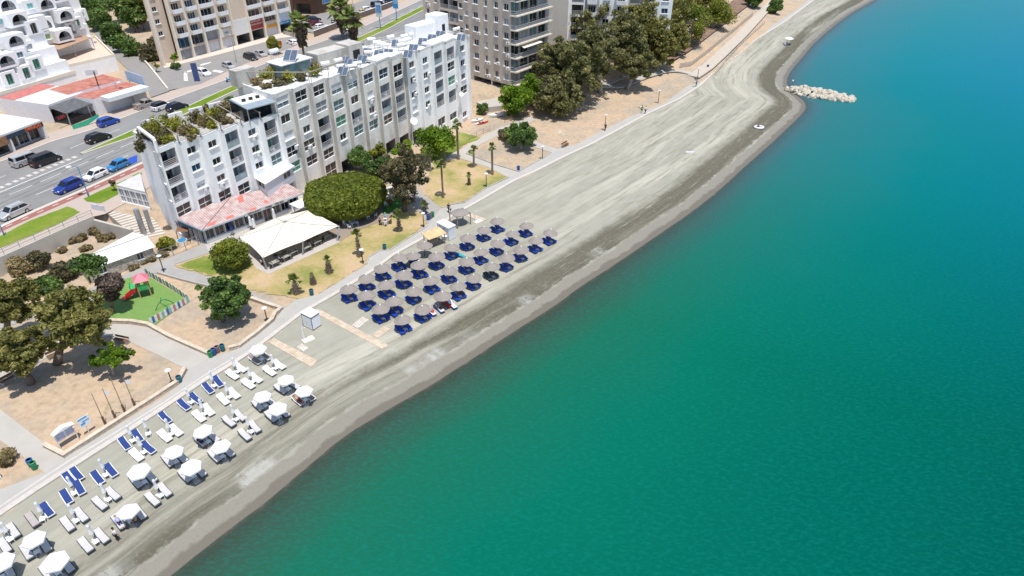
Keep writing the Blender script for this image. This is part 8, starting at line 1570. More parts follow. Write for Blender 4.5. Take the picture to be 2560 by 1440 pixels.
# decks
WDK = ribbed('deck_boards', (0.60, 0.47, 0.34), (0.70, 0.58, 0.45), .30, (.60, -.80), .85); WDK2 = ribbed('deck_boards_pale', (0.62, 0.55, 0.46), (0.72, 0.66, 0.58), .30, (.80, .60), .85)
def deck(label, P, m, name='boardwalk', grp='boardwalk mats on the sand'):
    W_ = [S(u, v) for u, v in P]; zt = max(p.z for p in W_) + .06; t = thing(name, label, 'boardwalk', W_[0], 0, grp); m_ = MB(W_[0]); m_.prism([(p.x, p.y) for p in W_], -.3, zt) if False else m_.add([(p.x, p.y, p.z + .07) for p in W_] + [(p.x, p.y, p.z - .1) for p in W_], [tuple(range(len(W_) - 1, -1, -1)) if False else tuple(range(len(W_)))] + [(i, (i + 1) % len(W_), len(W_) + (i + 1) % len(W_), len(W_) + i) for i in range(len(W_))])
    bm = bmesh.new(); me = m_.build('planks', m, t).data; bm.from_mesh(me); bmesh.ops.recalc_face_normals(bm, faces=bm.faces); bm.to_mesh(me); bm.free(); return t
deck('long wooden boardwalk from the white cabin towards the sea', [(781, 779), (794, 772), (971, 863), (956, 874)], WDK); deck('pale short deck arm nearer the promenade side of the long boardwalk', [(879, 814), (907, 792), (922, 801), (895, 821)], WDK2); deck('tan short deck arm near the seaward end of the long boardwalk', [(931, 839), (961, 816), (976, 823), (944, 846)], WDK); deck('wooden mat beside the brown mesh beds', [(671, 856), (685, 846), (794, 902), (779, 919)], WDK); deck('small wooden mat leading to the beach shower', [(742, 868), (756, 859), (771, 871), (758, 880)], WDK2); deck('wooden mat beside the straw roofed pergola', [(1156, 537), (1167, 531), (1217, 548), (1208, 555)], WDK)
for f, h_, lb in (((761, 853), 820, 'white beach shower post on a small tray beside the white cabin'), ((1188, 556), 527, 'white beach shower post beside the pergola mat')):
    p = S(*f); t = thing('beach_shower', lb, 'shower', p, .4); h = z_for(p, h_) - p.z; m_ = MB(); m_.cyl((0, 0, 0), (0, 0, h), .09, .07, 8); m_.build('post', WHITEP, t); m_ = MB(); m_.bar((0, 0, h - .05), (.35, 0, h), .05); m_.lathe([(.02, h + .02), (.1, h - .05), (.02, h - .06)], 8, (.36, 0, 0)); m_.build('shower_head', ALU, t); m_ = MB(); m_.box((.5, .1, .06), (1.4, .9, .12), .3); m_.build('tray', CREAM, t)
# white cabin with two doors
def cabin(label, base, rz, sx, sy, h, name, wm, rm, door=True):
    t = thing(name, label, 'cabin', base, rz); m_ = MB(); m_.box((0, 0, h / 2 + .06), (sx, sy, h)); m_.build('walls', wm, t); m_ = MB(); m_.box((0, 0, h + .1), (sx + .16, sy + .16, .1)); m_.build('roof', rm, t)
    if door:
        for x in (-sx / 4, sx / 4): m_ = MB(); m_.box((x, -sy / 2 - .03, h * .48), (sx / 2 - .12, .05, h * .86)); d = m_.build('door', WHITEP, t); m_ = MB(); m_.box((x + sx / 5, -sy / 2 - .07, h * .48), (.04, .04, .2)); m_.build('handle', STEEL, d)
        m_ = MB(); m_.box((0, 0, h - .06), (sx + .04, sy + .04, .18)); m_.build('trim', mat('cabin_trim', (.10, .13, .25), .5), t)
        m_ = MB(); m_.box((0, 0, .08), (sx + .06, sy + .06, .12)); m_.build('plinth', mat('cabin_plinth', (.22, .16, .15), .8), t)
        for x in (-sx / 2, sx / 2): m_ = MB(); m_.bar((x, -sy / 2 - .02, .1), (x, -sy / 2 - .02, h), .06); m_.build('corner_post', MATS['cabin_trim'], t)
    return t
b0_, b1_ = S(762, 814), S(786, 826); cm = (S(762, 814) + S(799, 819)) / 2; cabin('white changing cabin with two doors at the head of the long boardwalk', (cm.x, cm.y + .2, cm.z), math.atan2((b1_ - b0_).y, (b1_ - b0_).x), 1.75, 1.3, 1.95, 'changing_cabin', mat('cabin_white', (.78, .79, .82), .6, .04), WHITEP)
g0, g1_ = S(1098, 588), S(1124, 602); cm = (S(1098, 588) + S(1136, 594)) / 2; t = cabin('white container booth with blue graffiti beside the pergola', (cm.x, cm.y, cm.z), math.atan2((g1_ - g0).y, (g1_ - g0).x), 2.7, 1.35, 2.1, 'beach_booth', mat('booth_white', (.74, .76, .80), .6, .05), WHITEP, False)
gm = mat('graffiti_blue', (.16, .24, .55), .7, .3, 5)
for k in range(12): m_ = MB(); x, z = rnd.uniform(-1.0, .5), rnd.uniform(1.15, 1.8); m_.box((x, -.69, z), (rnd.uniform(.15, .35), .02 + .002 * k, rnd.uniform(.12, .3)), 0); gmo = m_.build('graffiti', gm, t); gmo.rotation_euler = (0, 0, 0)
# straw pergola and timber stall
p = S(1151, 560); t = thing('straw_pergola', 'square pergola on four posts with shallow straw roof by the promenade', 'pergola', p, R(38)); 
for x in (-1.25, 1.25):
    for y in (-1.05, 1.05): m_ = MB(); m_.bar((x, y, 0), (x, y, 1.95), .12); m_.build('post', mat('grey_timber', (.26, .22, .19), .9, .2), t)
m_ = MB(); m_.lathe([(.08, 2.5), (.6, 2.3), (1.35, 2.05), (1.36, 1.98), (.1, 2.2)], 22, wob=lambda k, j: 1 + .03 * math.sin(k * 7)); m_.build('thatch', STRAW, t); m_ = MB()
for y in (-1.05, 1.05): m_.bar((-1.3, y, 1.98), (1.3, y, 1.98), .1)
for x in (-1.25, 1.25): m_.bar((x, -1.1, 1.98), (x, 1.1, 1.98), .1)
m_.build('beam', MATS['grey_timber'], t)
p = S(1087, 612); t = thing('timber_stall', 'timber stall with bright plywood roof between umbrella and booth', 'stall', p, R(40))
for x in (-1.35, 1.35):
    for y in (-.75, .75): m_ = MB(); m_.bar((x, y, 0), (x, y, 1.8 + .2 * (y > 0)), .1); m_.build('post', MATS['grey_timber'], t)
m_ = MB(); m_.add([(-1.6, -1, 1.8), (1.6, -1, 1.8), (1.6, 1, 2.08), (-1.6, 1, 2.08), (-1.6, -1, 1.88), (1.6, -1, 1.88), (1.6, 1, 2.16), (-1.6, 1, 2.16)], [(4, 5, 6, 7), (3, 2, 1, 0), (0, 1, 5, 4), (1, 2, 6, 5), (2, 3, 7, 6), (3, 0, 4, 7)]); m_.build('roof', mat('plywood', (.66, .45, .24), .8, .25, 1.2), t); m_ = MB(); m_.box((-.2, .2, .5), (1.6, .6, 1.0)); m_.build('counter', MATS['grey_timber'], t)
t = thing('plastic_table', 'white plastic table with objects beside the graffiti booth', 'table', S(1112, 600)); m_ = MB(); m_.box((0, 0, .7), (.8, .6, .05)); m_.build('table_top', WHITEP, t)
for x in (-.3, .3): m_ = MB(); m_.bar((x, 0, 0), (x, 0, .68), .06, .4); m_.build('leg', WHITEP, t)
# sunbathers' loungers at the sea row
SUNB = [(1079, 780, 'white towel covered lounger with a sunbather left of the red bed'), (1099, 772, 'patterned towel lounger with bags in front of the red bed'), (1131, 763, 'white topped blue lounger standing empty right of the red bed')]
SBP = []
for u, v, lb in SUNB: p = S(u, v, .25); SBP.append(p); lounger('towel', p, -55, lb, 'loungers under thatch')
# small things on the open sand
t = thing('white_raft', 'white inflatable ring lying on the open sand with someone in it', 'inflatable', S(1897, 320)); m_ = MB(); n = 18
m_.add([(math.cos(2 * math.pi * i / n) * (.75 + .2 * math.cos(j * math.pi / 4)) * 1.15, math.sin(2 * math.pi * i / n) * (.75 + .2 * math.cos(j * math.pi / 4)), .2 + .2 * math.sin(j * math.pi / 4)) for i in range(n) for j in range(8)], [(i * 8 + j, ((i + 1) % n) * 8 + j, ((i + 1) % n) * 8 + (j + 1) % 8, i * 8 + (j + 1) % 8) for i in range(n) for j in range(8)]); m_.build('ring', WHITEP, t, True); m_ = MB(); m_.lathe([(.02, .06), (.6, .06)], 14); m_.build('floor', WHITEP, t)
t = thing('beach_banner', 'thin white and violet banner lying on the open sand', 'banner', S(1724, 381), .0); m_ = MB(); m_.box((0, 0, .06), (1.5, .35, .1)); m_.build('white_half', WHITEP, t); m_ = MB(); m_.box((0, .35, .06), (1.3, .3, .1)); m_.build('violet_half', mat('violet', (.35, .35, .75), .6), t)
p = S(1968, 112); t = thing('round_parasol', 'lone white round parasol at the water side of the far beach', 'parasol', p); m_ = MB(); m_.cyl((0, 0, 0), (.3, .2, 2.1), .03); m_.build('pole', ALU, t); m_ = MB(); m_.lathe([(.03, 2.2), (.7, 2.05), (1.25, 1.75), (.03, 2.1)], 16, (.3, .2, 0)); m_.build('canopy', MATS['parasol_white'], t)
lounger('towel', p + Vector((-.3, -.4, 0)), 200, 'low chair under the lone white round parasol far up the beach', 'loungers under thatch')
# ------------------------------------------------------------------ breakwater
ROCKM = mat('limestone', (0.52, 0.47, 0.38), .9, .25, 1.2, bump=.6); ROCKD = mat('wet_limestone', (0.33, 0.31, 0.27), .8, .25, 1.2, bump=.6)
def rock_mesh(seed, m):
    r_ = random.Random(seed); bm = bmesh.new(); bmesh.ops.create_icosphere(bm, subdivisions=2, radius=1)
    for _ in range(7):      # knock flats into it
        d = Vector((r_.gauss(0, 1), r_.gauss(0, 1), r_.gauss(0, 1))).normalized(); h = r_.uniform(.5, .8)
        for v in bm.verts:
            k = v.co.dot(d)
            if k > h: v.co -= d * (k - h)
    me = bpy.data.meshes.new('rock'); bm.to_mesh(me); bm.free(); me.materials.append(m); return me
RM = [rock_mesh(k, ROCKM) for k in range(7)] + [rock_mesh(k + 20, ROCKD) for k in range(3)]
rk = random.Random(5); e0, e1 = at(1966, 224, 0), at(2134, 252, 0); ax_ = (e1 - e0); ln_ = ax_.length; ax_.normalize(); sd_ = Vector((-ax_.y, ax_.x, 0))
for i in range(150):
    t_ = rk.random() ** .9; wv = 2.7 * (math.sin(math.pi * min(1, t_ * .85 + .12)) ** .6) + .4; s_ = rk.uniform(-1, 1); z = 1.0 * (1 - s_ * s_) * rk.uniform(.5, 1) * (.5 + .5 * math.sin(math.pi * min(1, t_ + .15))); q = e0 + ax_ * (t_ * ln_) + sd_ * (s_ * wv); sz = rk.uniform(.45, .95) * (1.15 if t_ > .2 else .75)
    low = z < .15 and rk.random() < .5; o = link('boulder', RM[7 + i % 3] if low else RM[i % 7], None, (q.x, q.y, z)); o.scale = (sz * rk.uniform(.8, 1.4), sz * rk.uniform(.7, 1.1), sz * rk.uniform(.6, .9)); o.rotation_euler = (rk.uniform(-.4, .4), rk.uniform(-.4, .4), rk.uniform(0, 6))
    seg = 'seaward tip' if t_ > .75 else 'landward end' if t_ < .25 else 'middle'; tag(o, f'{"dark wet" if low else "pale"} boulder at the {seg} of the breakwater', 'boulder', 'boulders of the breakwater')
t = thing('marker_buoy_post', 'thin post with a round top standing in shallow water by the breakwater', 'post', at(1978, 222, 0)); m_ = MB(); m_.cyl((0, 0, -.5), (0, 0, 1.9), .05); m_.build('post', WOOD, t); m_ = MB(); m_.blob((0, 0, 2.0), .22); m_.build('ball', CREAM, t)
for i, (u, v, s_) in enumerate([(1398, 330, 1.1), (1411, 338, .7), (1602, 270, 1.1), (1606, 274, .7), (1790, 196, 1.0), (1783, 205, .6), (1735, 372, .35), (1629, 291, .6), (1548, 337, .6), (1380, 282, .7), (1352, 330, .4), (1480, 262, .5), (640, 742, .25), (655, 690, .3)]):
    p = G(u, v); o = link('stone', RM[i % 7], None, p); o.scale = (s_ * .8, s_ * .6, s_ * .4); o.rotation_euler = (0, 0, i); tag(o, f'pale stone lying on the bank and sand, {ORD[i]} of the scattered ones from the left' if False else f'scattered pale stone on {"the earth bank" if 1340 < u < 1620 else "the sand edge" if u > 1620 else "the lawn edge"}', 'stone', 'scattered pale stones')
# ------------------------------------------------------------------ tent, garden chairs, tables
tt = thing('canopy_tent', 'large cream peaked fabric tent over the restaurant terrace tables', 'tent', (0, 0, 0)); pk = at(712, 554, 4.6); E_ = [at(u, v, z) for u, v, z in ((657, 645, 2.7), (757, 604, 2.7), (848, 565, 2.7), (775, 524, 3.0), (690, 545, 3.0), (598, 592, 3.0))]; tt.location = (pk.x, pk.y, ZL)
m_ = MB(tt.location); n = 8
for a, b in zip(E_, E_[1:] + E_[:1]):
    mid = (a + b) / 2 + (pk - (a + b) / 2) * .05; mid.z = (a.z + b.z) / 2 + .12
    for i in range(n):
        for j in range(n):
            def q(s, t_):
                e = (1 - t_) ** 2 * a + 2 * t_ * (1 - t_) * mid + t_ * t_ * b; f = e + (pk - e) * s; f = Vector(f); f.z -= .55 * s * (1 - s) * (1.0 - .3 * (1 - abs(2 * t_ - 1))); return f
            s0, s1_, t0_, t1_ = i / n, (i + 1) / n, j / n, (j + 1) / n; m_.quad(q(s0, t0_), q(s0, t1_), q(s1_, t1_), q(s1_, t0_))
m_.build('fabric', mat('cream_canvas', (.76, .70, .58), .8, .03, .8), tt, True)
for e in E_: m_ = MB(tt.location); m_.tube([e + (pk - e) * k / 8 + Vector((0, 0, .05 - .55 * (k / 8) * (1 - k / 8))) for k in range(9)], [.03] * 9, 5); m_.build('seam_rope', mat('rope_grey', (.35, .34, .30), .8), tt)
m_ = MB(tt.location); m_.lathe([(.22, 4.62), (.16, 4.72), (.02, 4.75)], 10, (pk.x, pk.y, 0)); m_.build('peak_cap', STEEL, tt)
for e, (u, v) in zip(E_[:3], ((668, 674), (757, 638), (843, 604))): f = at(u, v, ZL); m_ = MB(tt.location); m_.cyl(f, e + Vector((0, 0, .05)), .13, .11, 8); m_.build('post', STEEL, tt)
for e in E_[3:]: m_ = MB(tt.location); m_.cyl(Vector((e.x, e.y, ZL)), e, .1, .1, 8); m_.build('post', STEEL, tt)
def chair_proto(m):
    t = thing('chair', None, 'chair'); m_ = MB(); m_.box((0, 0, .43), (.44, .44, .04)); m_.build('seat', m, t); m_ = MB(); m_.box((0, .21, .68), (.44, .04, .42), 0, 0, 1, R(-8)); m_.build('backrest', m, t)
    for x in (-.19, .19):
        for y in (-.19, .19): m_ = MB(); m_.bar((x, y, 0), (x, y, .42), .045); m_.build('leg', m, t)
    for x in (-.22, .22): m_ = MB(); m_.bar((x, -.15, .64), (x, .2, .64), .04); m_.build('armrest', m, t)
    return t
CP = {}
def chair(u, v, rz, label, m=WHITEP, group='garden chairs'):
    p = at(u, v, ZL); p.z = ZL + .08
    if m.name not in CP: t = CP[m.name] = chair_proto(m); t.location = p; t.rotation_euler = (0, 0, rz); return tag(t, label, None, group)
    return dup(CP[m.name], p, rz, label, group)
for i, (u, v, r_) in enumerate([(863, 566, 1.0), (874, 574, 2.4), (876, 563, .3), (920, 548, 4.0), (940, 544, 5.0)]): chair(u, v, r_, f'white plastic chair in the drum tree shade, {ORD[i]} from the left')
chair(966, 517, 1.2, 'white chair beside the wooden table right of the drum tree'); chair(978, 514, 4, 'brown wooden chair right of the drum tree', WOOD)
def dtable(u, v, rz, label, m, w_=1.1, d_=.75, grp='restaurant tables'):
    p = at(u, v, ZL); t = thing('dining_table', label, 'table', (p.x, p.y, ZL + .08), rz, grp); m_ = MB(); m_.box((0, 0, .73), (w_, d_, .05)); m_.build('table_top', m, t)
    for x in (-w_ * .42, w_ * .42):
        for y in (-d_ * .4, d_ * .4): m_ = MB(); m_.bar((x, y, 0), (x, y, .71), .06); m_.build('leg', m, t)
dtable(887, 566, .6, 'white table between white chairs in the drum tree shade', mat('cloth_pale_blue', (.55, .64, .75), .7)); dtable(973, 512, .8, 'wooden table beside the drum tree', WOOD, .9, .7)
GT = mat('table_grey_wood', (.34, .33, .28), .7, .1)
for i, (u, v) in enumerate([(688, 667), (717, 652), (768, 629), (793, 615), (818, 600), (735, 640), (700, 640), (780, 600)]):
    dtable(u, v, R(50), f'dark dining table, {ORD[i]} placed under the front of the cream tent, {["near left post", "left of centre", "right of centre post", "centre right", "near right post", "centre", "left rear", "right rear"][i]}', GT, 1.3, .8)
    for k, (dx, dy) in enumerate(((-10, 5), (11, -4))): chair(u + dx, v + dy, R(50 + 90 * (1 if k else -1)), f'dark chair at the {"right" if k else "left"} end of the tent table {["near left post", "left of centre", "right of centre post", "centre right", "near right post", "in the centre", "at left rear", "at right rear"][i]}', mat('chair_dark', (.035, .03, .03), .6), 'dark chairs under the tent')
chair(660, 660, 2, 'red chair at the left corner of the cream tent', RED)
for (f, tp, lb, m) in (((582, 588), 552, 'closed navy parasol in front of the restaurant wall', NAVYC), ((630, 574), 540, 'closed white parasol on an X shaped foot in front of the restaurant, left of two', WHITEP), ((638, 576), 545, 'closed white parasol beside its twin in front of the restaurant', WHITEP), ((689, 558), 520, 'tall closed white parasol before the sliding doors of the restaurant', WHITEP), ((736, 540), 508, 'closed white parasol beside the white square awning', WHITEP)):
    b = at(*f, ZL); h = z_for(b, tp) - ZL; t = thing('closed_parasol', lb, 'parasol', b, 0, 'closed parasols at the restaurant'); m_ = MB(); m_.cyl((0, 0, 0), (0, 0, h * .5), .04); m_.build('pole', ALU, t); m_ = MB(); m_.lathe([(.02, h), (.16, h * .9), (.2, h * .6), (.26, h * .35), (.05, h * .33)], 10, wob=lambda k, j: 1 + .15 * (k % 2)); m_.build('canopy', m, t); m_ = MB(); m_.box((0, 0, .05), (.9, .14, .1), .8); m_.box((0, 0, .052), (.9, .14, .1), -.8); m_.build('foot', BLACK, t)
for c, z, lb, w_, m in (((752, 503), 3.0, 'white square parasol between the red roof and the drum tree', 2.7, WHITEP), ((977, 472), 2.8, 'cream square parasol between drum tree and olive tree', 2.8, mat('cream_parasol', (.75, .72, .68), .8))):
    b = at(*c, z); t = thing('square_parasol', lb, 'parasol', (b.x, b.y, ZL), R(52)); m_ = MB(); s_ = w_ / 2; m_.add([(-s_, -s_, z - ZL - .35), (s_, -s_, z - ZL - .35), (s_, s_, z - ZL - .35), (-s_, s_, z - ZL - .35), (0, 0, z - ZL + .1), (-s_, -s_, z - ZL - .5), (s_, -s_, z - ZL - .5), (s_, s_, z - ZL - .5), (-s_, s_, z - ZL - .5)], [(0, 1, 4), (1, 2, 4), (2, 3, 4), (3, 0, 4), (0, 5, 6, 1), (1, 6, 7, 2), (2, 7, 8, 3), (3, 8, 5, 0)]); m_.build('canopy', m, t); m_ = MB(); m_.cyl((0, 0, 0), (0, 0, z - ZL), .05); m_.build('pole', ALU, t); m_ = MB(); m_.cyl((0, 0, 0), (0, 0, .1), .4); m_.build('base', CONC, t)
b = at(458, 612, ZL); t = thing('barrel_pool', 'round white tub with blue water and a timber lean-to beside the restaurant end', 'tub', b); m_ = MB(); m_.cyl((0, 0, 0), (0, 0, .8), .75, n=18); m_.build('tub', CREAM, t); m_ = MB(); m_.cyl((0, 0, .79), (0, 0, .83), .66, n=18); m_.build('water', mat('tub_water', (.03, .25, .50), .1), t); m_ = MB(); m_.add([(-.9, .6, 1.9), (.9, .6, 1.9), (.9, 1.8, 2.3), (-.9, 1.8, 2.3)], [(0, 1, 2, 3)]); m_.bar((-.85, .65, 0), (-.85, .65, 1.9), .08); m_.bar((.85, .65, 0), (.85, .65, 1.9), .08); m_.build('lean_to', WOOD, t)
# boats by the end of the white block
def kayak(u, v, rz, label, m, ln=3.0, wd=.7, h=.35):
    p = G(u, v); t = thing('boat', label, 'boat', p, R(rz)); m_ = MB(); n = 9; prof = [(-1 + 2 * k / (n - 1)) for k in range(n)]; vs = []
    for x in prof: w_ = wd / 2 * (1 - abs(x) ** 2.2); vs += [(x * ln / 2, -w_, h * .8), (x * ln / 2, -w_ * .6, .05), (x * ln / 2, w_ * .6, .05), (x * ln / 2, w_, h * .8), (x * ln / 2, 0, h * .95)]
    m_.add(vs, [(k * 5 + a, (k + 1) * 5 + a, (k + 1) * 5 + b, k * 5 + b) for k in range(n - 1) for a, b in ((0, 1), (1, 2), (2, 3), (3, 4), (4, 0))]); m_.build('hull', m, t); m_ = MB(); m_.lathe([(.02, h), (.28, h * 1.02), (.3, h * .9)], 12); m_.build('cockpit', BLACK, t)
kayak(1193, 303, 35, 'white upturned dinghy at the far end of the white block', WHITEP, 3.2, 1.2, .5); kayak(1200, 310, 40, 'white kayak beside the red one', WHITEP); kayak(1207, 309, 40, 'red kayak lying beside white ones near the rail fence', RED); kayak(1240, 291, 20, 'white covered boat on the rubble near the green pair of trees', WHITEP, 3.8, 1.5, .7)
# small white hut at the left frame edge
b = at(8, 1215, ZL); t = thing('beach_hut', 'white low walled hut with glass side cut by the left frame edge', 'hut', b, R(56)); m_ = MB(); m_.box((-2.2, 1.2, .6), (5.0, .2, 1.2)); m_.box((.3, 2.4, .6), (.2, 2.6, 1.2)); m_.build('wall', WHITE, t); m_ = MB(); m_.box((-2.2, 2.0, .9), (4.4, .06, 1.2)); m_.build('glass', G_TEAL, t); m_ = MB(); m_.box((-2.4, 3.4, 1.9), (4.6, 1.6, .1)); m_.build('roof', mat('hut_blue', (.05, .25, .5), .5), t)
# ------------------------------------------------------------------ people (one continuous skinned body each; hair and clothes are parts)
def skin_mesh(name, joints, edges, m, subdiv=1):
    me = bpy.data.meshes.new(name); me.from_pydata([j[0] for j in joints], edges, []); o = bpy.data.objects.new(name, me); COL.objects.link(o)
    o.modifiers.new('s', 'SKIN'); sv = me.skin_vertices[0].data
    for i, j in enumerate(joints): sv[i].radius = (j[1], j[2] if len(j) > 2 else j[1]); sv[i].use_root = i == 0
    ss = o.modifiers.new('d', 'SUBSURF'); ss.levels = subdiv; ss.render_levels = subdiv; dg = bpy.context.evaluated_depsgraph_get(); dg.update(); r = bpy.data.meshes.new_from_object(o.evaluated_get(dg)); bpy.data.objects.remove(o); r.name = name; r.materials.clear(); r.materials.append(m)
    r.polygons.foreach_set('use_smooth', [True] * len(r.polygons)); return r
SKIN = mat('skin', (.48, .28, .19), .6, .06)
def person(label, loc, rz, pose='stand', shirt=None, shorts=None, hair=(.03, .02, .015), z=0.0, legs_long=True, group='people', female=False, hat=None, tilt=0.0):
    "facing +x, feet at z=0, 1.74 m tall"
    V = Vector; hp = {'stand': .92, 'walk': .90, 'sit': .50, 'lie': .92}[pose]; J = {}
    J['pel'] = V((0, 0, hp)); lean = {'stand': 0.02, 'walk': .05, 'sit': -.06, 'lie': 0}[pose]
    J['bel'] = J['pel'] + V((lean * .4, 0, .16)); J['chest'] = J['pel'] + V((lean, 0, .36)); J['neck'] = J['pel'] + V((lean * 1.2, 0, .53)); J['head0'] = J['neck'] + V((.02, 0, .09)); J['head1'] = J['neck'] + V((.03, 0, .20)); J['crown'] = J['neck'] + V((.02, 0, .27)); J['nose'] = J['head1'] + V((.115, 0, -.02))
    sw = .17 if female else .19
    for s, k in ((1, 'L'), (-1, 'R')):
        J['sh' + k] = J['neck'] + V((0, s * sw, -.05)); ph = s * (1 if pose == 'walk' else 0)
        if pose == 'sit': J['el' + k] = J['sh' + k] + V((.10, s * .06, -.26)); J['wr' + k] = J['el' + k] + V((.22, -s * .05, -.02))
        else: J['el' + k] = J['sh' + k] + V((-.10 * ph, s * .06, -.28)); J['wr' + k] = J['el' + k] + V((.10 + .08 * -ph, s * .01, -.22))
        d = (J['wr' + k] - J['el' + k]).normalized(); J['pa' + k] = J['wr' + k] + d * .09
        for i, (o, l) in enumerate(((-.03, .07), (-.01, .085), (.01, .08), (.03, .06))): J[f'f{i}' + k] = J['pa' + k] + d * l + V((o, -s * .01 * i, 0))
        J['th' + k] = J['wr' + k] + d * .05 + V((.05, -s * .02, 0)); J['hip' + k] = J['pel'] + V((0, s * .09, -.05))
        if pose == 'sit': J['kn' + k] = J['hip' + k] + V((.42, s * .05, .02)); J['an' + k] = J['kn' + k] + V((.05, 0, -.41)); toe = V((.17, 0, -.04))
        elif pose == 'walk': J['kn' + k] = J['hip' + k] + V((.16 * s, 0, -.40)); J['an' + k] = J['kn' + k] + V((-.10 if s > 0 else -.16, 0, -.38)); toe = V((.17, 0, -.05))
        else: J['kn' + k] = J['hip' + k] + V((.02, s * .01, -.41)); J['an' + k] = J['kn' + k] + V((-.02, 0, -.40)); toe = V((.17, s * .02, -.05))
        J['to' + k] = J['an' + k] + toe
    RD = dict(pel=.125, bel=.115, chest=.13, neck=.058, head0=.07, head1=.098, crown=.06, nose=.018, sh=.062, el=.043, wr=.03, pa=.034, th=.012, hip=.095, kn=.058, an=.04, to=.035)
    E_ = [('pel', 'bel'), ('bel', 'chest'), ('chest', 'neck'), ('neck', 'head0'), ('head0', 'head1'), ('head1', 'crown'), ('head1', 'nose')]
    for k in 'LR': E_ += [('chest', 'sh' + k), ('sh' + k, 'el' + k), ('el' + k, 'wr' + k), ('wr' + k, 'pa' + k), ('wr' + k, 'th' + k), ('pel', 'hip' + k), ('hip' + k, 'kn' + k), ('kn' + k, 'an' + k), ('an' + k, 'to' + k)] + [('pa' + k, f'f{i}' + k) for i in range(4)]
    if pose == 'lie':
        Mx = Matrix.Rotation(R(-80), 4, 'Y'); c = J['pel'].copy()
        for k in J: J[k] = Mx @ (J[k] - c) + V((0, 0, .15))
    names = ['pel'] + [k for k in J if k != 'pel']; idx = {k: i for i, k in enumerate(names)}
    rad = lambda k: RD.get(k) or RD.get(k[:-1]) or .010
    t = thing('person', label, 'person', (loc[0], loc[1], loc[2] + z), rz, group)
    link('body', skin_mesh('body', [(J[k], rad(k)) for k in names], [(idx[a], idx[b]) for a, b in E_], SKIN), t)
    def cloth(name, keys, edges, g, m):
        ks = list(keys); ii = {k: i for i, k in enumerate(ks)}; link(name, skin_mesh(name, [(J[k] if isinstance(k, str) and k in J else k, rad(k) + g) for k in ks], [(ii[a], ii[b]) for a, b in edges], m), t)
    if shirt: cloth('shirt', ['pel', 'bel', 'chest', 'shL', 'shR', 'elL', 'elR'], [('pel', 'bel'), ('bel', 'chest'), ('chest', 'shL'), ('chest', 'shR'), ('shL', 'elL'), ('shR', 'elR')], .016, mat('cloth_%02x%02x%02x' % tuple(int(255 * c) for c in shirt), shirt, .85, .1))
    if shorts:
        e = [('pel', 'hipL'), ('pel', 'hipR'), ('hipL', 'knL'), ('hipR', 'knR')]; ks = ['pel', 'hipL', 'hipR', 'knL', 'knR']
        if legs_long: ks += ['anL', 'anR']; e += [('knL', 'anL'), ('knR', 'anR')]
        cloth('trousers' if legs_long else 'shorts', ks, e, .017, mat('cloth_%02x%02x%02x' % tuple(int(255 * c) for c in shorts), shorts, .85, .1))
    hd_ = J['head1'] * .6 + J['crown'] * .4; dirn = (J['head1'] - J['nose']).normalized(); m_ = MB(); m_.blob(hd_ + dirn * .025 + (J['crown'] - J['head1']).normalized() * .02, (.108, .104, .105), 10, 7); m_.build('hair', mat('hair_%d' % int(hair[0] * 1000), hair, .7, .2), t, True)
    for s in (-1, 1): m_ = MB(); m_.blob(J['nose'] - (J['nose'] - J['head1']).normalized() * .03 + V((0, s * .035, .0)) + (J['crown'] - J['head1']).normalized() * .035, .012, 6, 4); m_.build('eye', BLACK, t)
    return t
WH, BK, NV, GN, GY = (.75, .75, .75), (.02, .02, .022), (.02, .03, .10), (.05, .25, .10), (.25, .25, .27)
pw = person('person in black skirt and jacket walking on the promenade carrying a bag', at(1122, 531, ZL + .065), R(70), 'walk', BK, BK, (.35, .22, .12)); bgm = MB(); bgm.box((.05, -.33, .55), (.34, .14, .3)); bgm.build('handbag', BLACK, pw)
person('person in a green shirt walking along the earth bank promenade', at(1604, 283, ZL + .065), R(50), 'walk', GN, BK, legs_long=False); person('person in a white shirt walking right of the green shirted one', at(1613, 284, ZL + .065), R(55), 'walk', WH, NV)
person('person in dark running clothes jogging past the bank lamp', at(1513, 327, ZL + .065), R(-130), 'walk', BK, BK, legs_long=False)
person('person in white walking at the promenade bend, left of two', at(1735, 217, ZL + .065), R(50), 'walk', WH, WH); person('person in a dark top at the promenade bend, right of two', at(1740, 216, ZL + .065), R(50), 'walk', GY, BK)
person('person in a white shirt and dark trousers standing on the sand near the weed streak', S(295, 1352), R(60), 'stand', WH, BK)
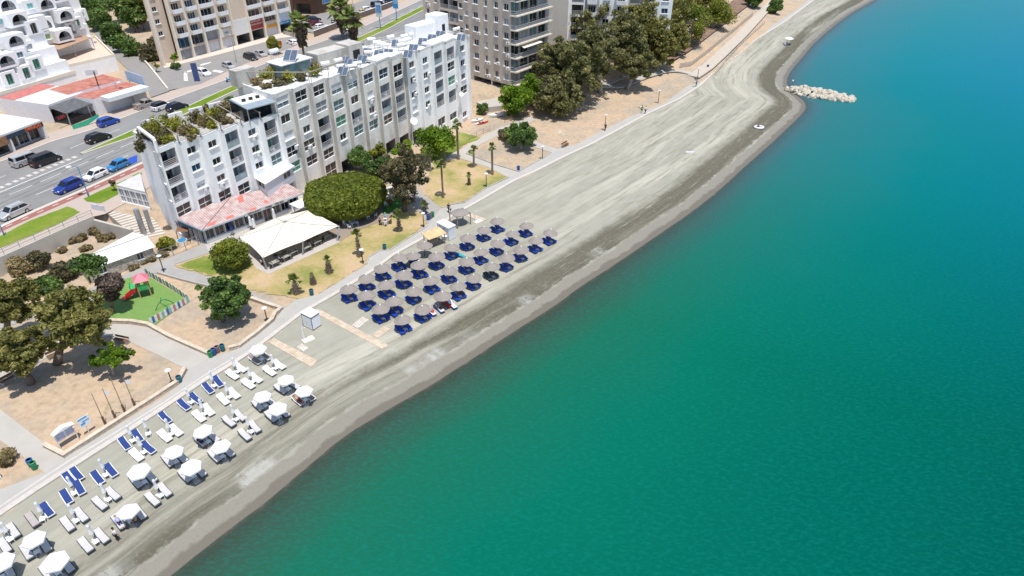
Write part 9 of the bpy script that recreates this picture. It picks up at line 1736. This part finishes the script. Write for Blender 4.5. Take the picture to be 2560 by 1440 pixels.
for i, (u, v, r_, c, h) in enumerate([(952, 563, 0, BK, (.03, .02, .02)), (964, 551, -90, (.30, .42, .62), (.5, .5, .5)), (965, 566, 90, WH, (.05, .03, .02)), (976, 560, 180, (.7, .5, .45), (.1, .06, .04))]):
    person(['person in black seated at the left of the lawn group', 'grey haired person in pale blue at the back of the lawn group', 'person in white seated at the front of the lawn group', 'person in pink seated at the right of the lawn group'][i], at(u, v, ZL), R(r_), 'sit', c, [GY, NV, BK, GY][i], h, legs_long=i != 3); chair(u, v, R(r_ + 90), ['black left chair', 'white rear chair', 'white front chair', 'black right chair'][i] + ' of the seated group on the dry lawn', WHITEP if i in (1, 2) else MATS['chair_dark'])
dtable(964, 558, 0, 'small low table in the middle of the lawn group', WHITEP, .5, .5)
for u, v, lb in ((656, 664, 'person in white seated at the left corner under the tent'), (776, 622, 'person in a white shirt seated at the centre right tent table'), (700, 656, 'person in pale blue seated deep in the tent shade')): person(lb, at(u, v, ZL), R(40), 'sit', WH if 'blue' not in lb else (.35, .45, .6), BK)
def lying(ab, lb, c1, c2, hair=(.05, .03, .02), sx=0.1):
    A_, hd = ab; f = Vector((math.cos(R(hd)), math.sin(R(hd)), 0)); person(lb, A_ + f * sx, R(hd), 'lie', c1, c2, hair, z=.33, legs_long=False)
lying((OPP[2][0], OPP[2][2]), 'tanned sunbather lying under the farthest right open umbrella', None, (.25, .05, .04)); lying((OPP[5][0], OPP[5][2]), 'person in dark swimwear lying under an open umbrella', NV, NV); lying((OPP[10][0], OPP[10][2]), 'sunbather with legs out under the umbrella near the white shirted man', (.35, .4, .7), NV)
person('tanned person sitting at the seaward side of the umbrella near the white shirted man', OPP[10][1] + Vector((.1, -.9, 0)), R(200), 'sit', None, (.08, .04, .03), legs_long=False)
lying((SBP[0], -55), 'sunbather on the towel covered lounger beside the red bed', None, (.5, .06, .05), (.4, .3, .15)); lying((SBP[1], -55), 'sunbather with dark hair on the patterned towel lounger', (.6, .3, .25), BK)
person('person in dark clothes sitting under the lone white round parasol', S(1966, 113), R(-20), 'sit', BK, BK, legs_long=False); person('person sitting in the white inflatable ring on the open sand', S(1896, 318), R(200), 'sit', GY, BK, z=-.2, legs_long=False)
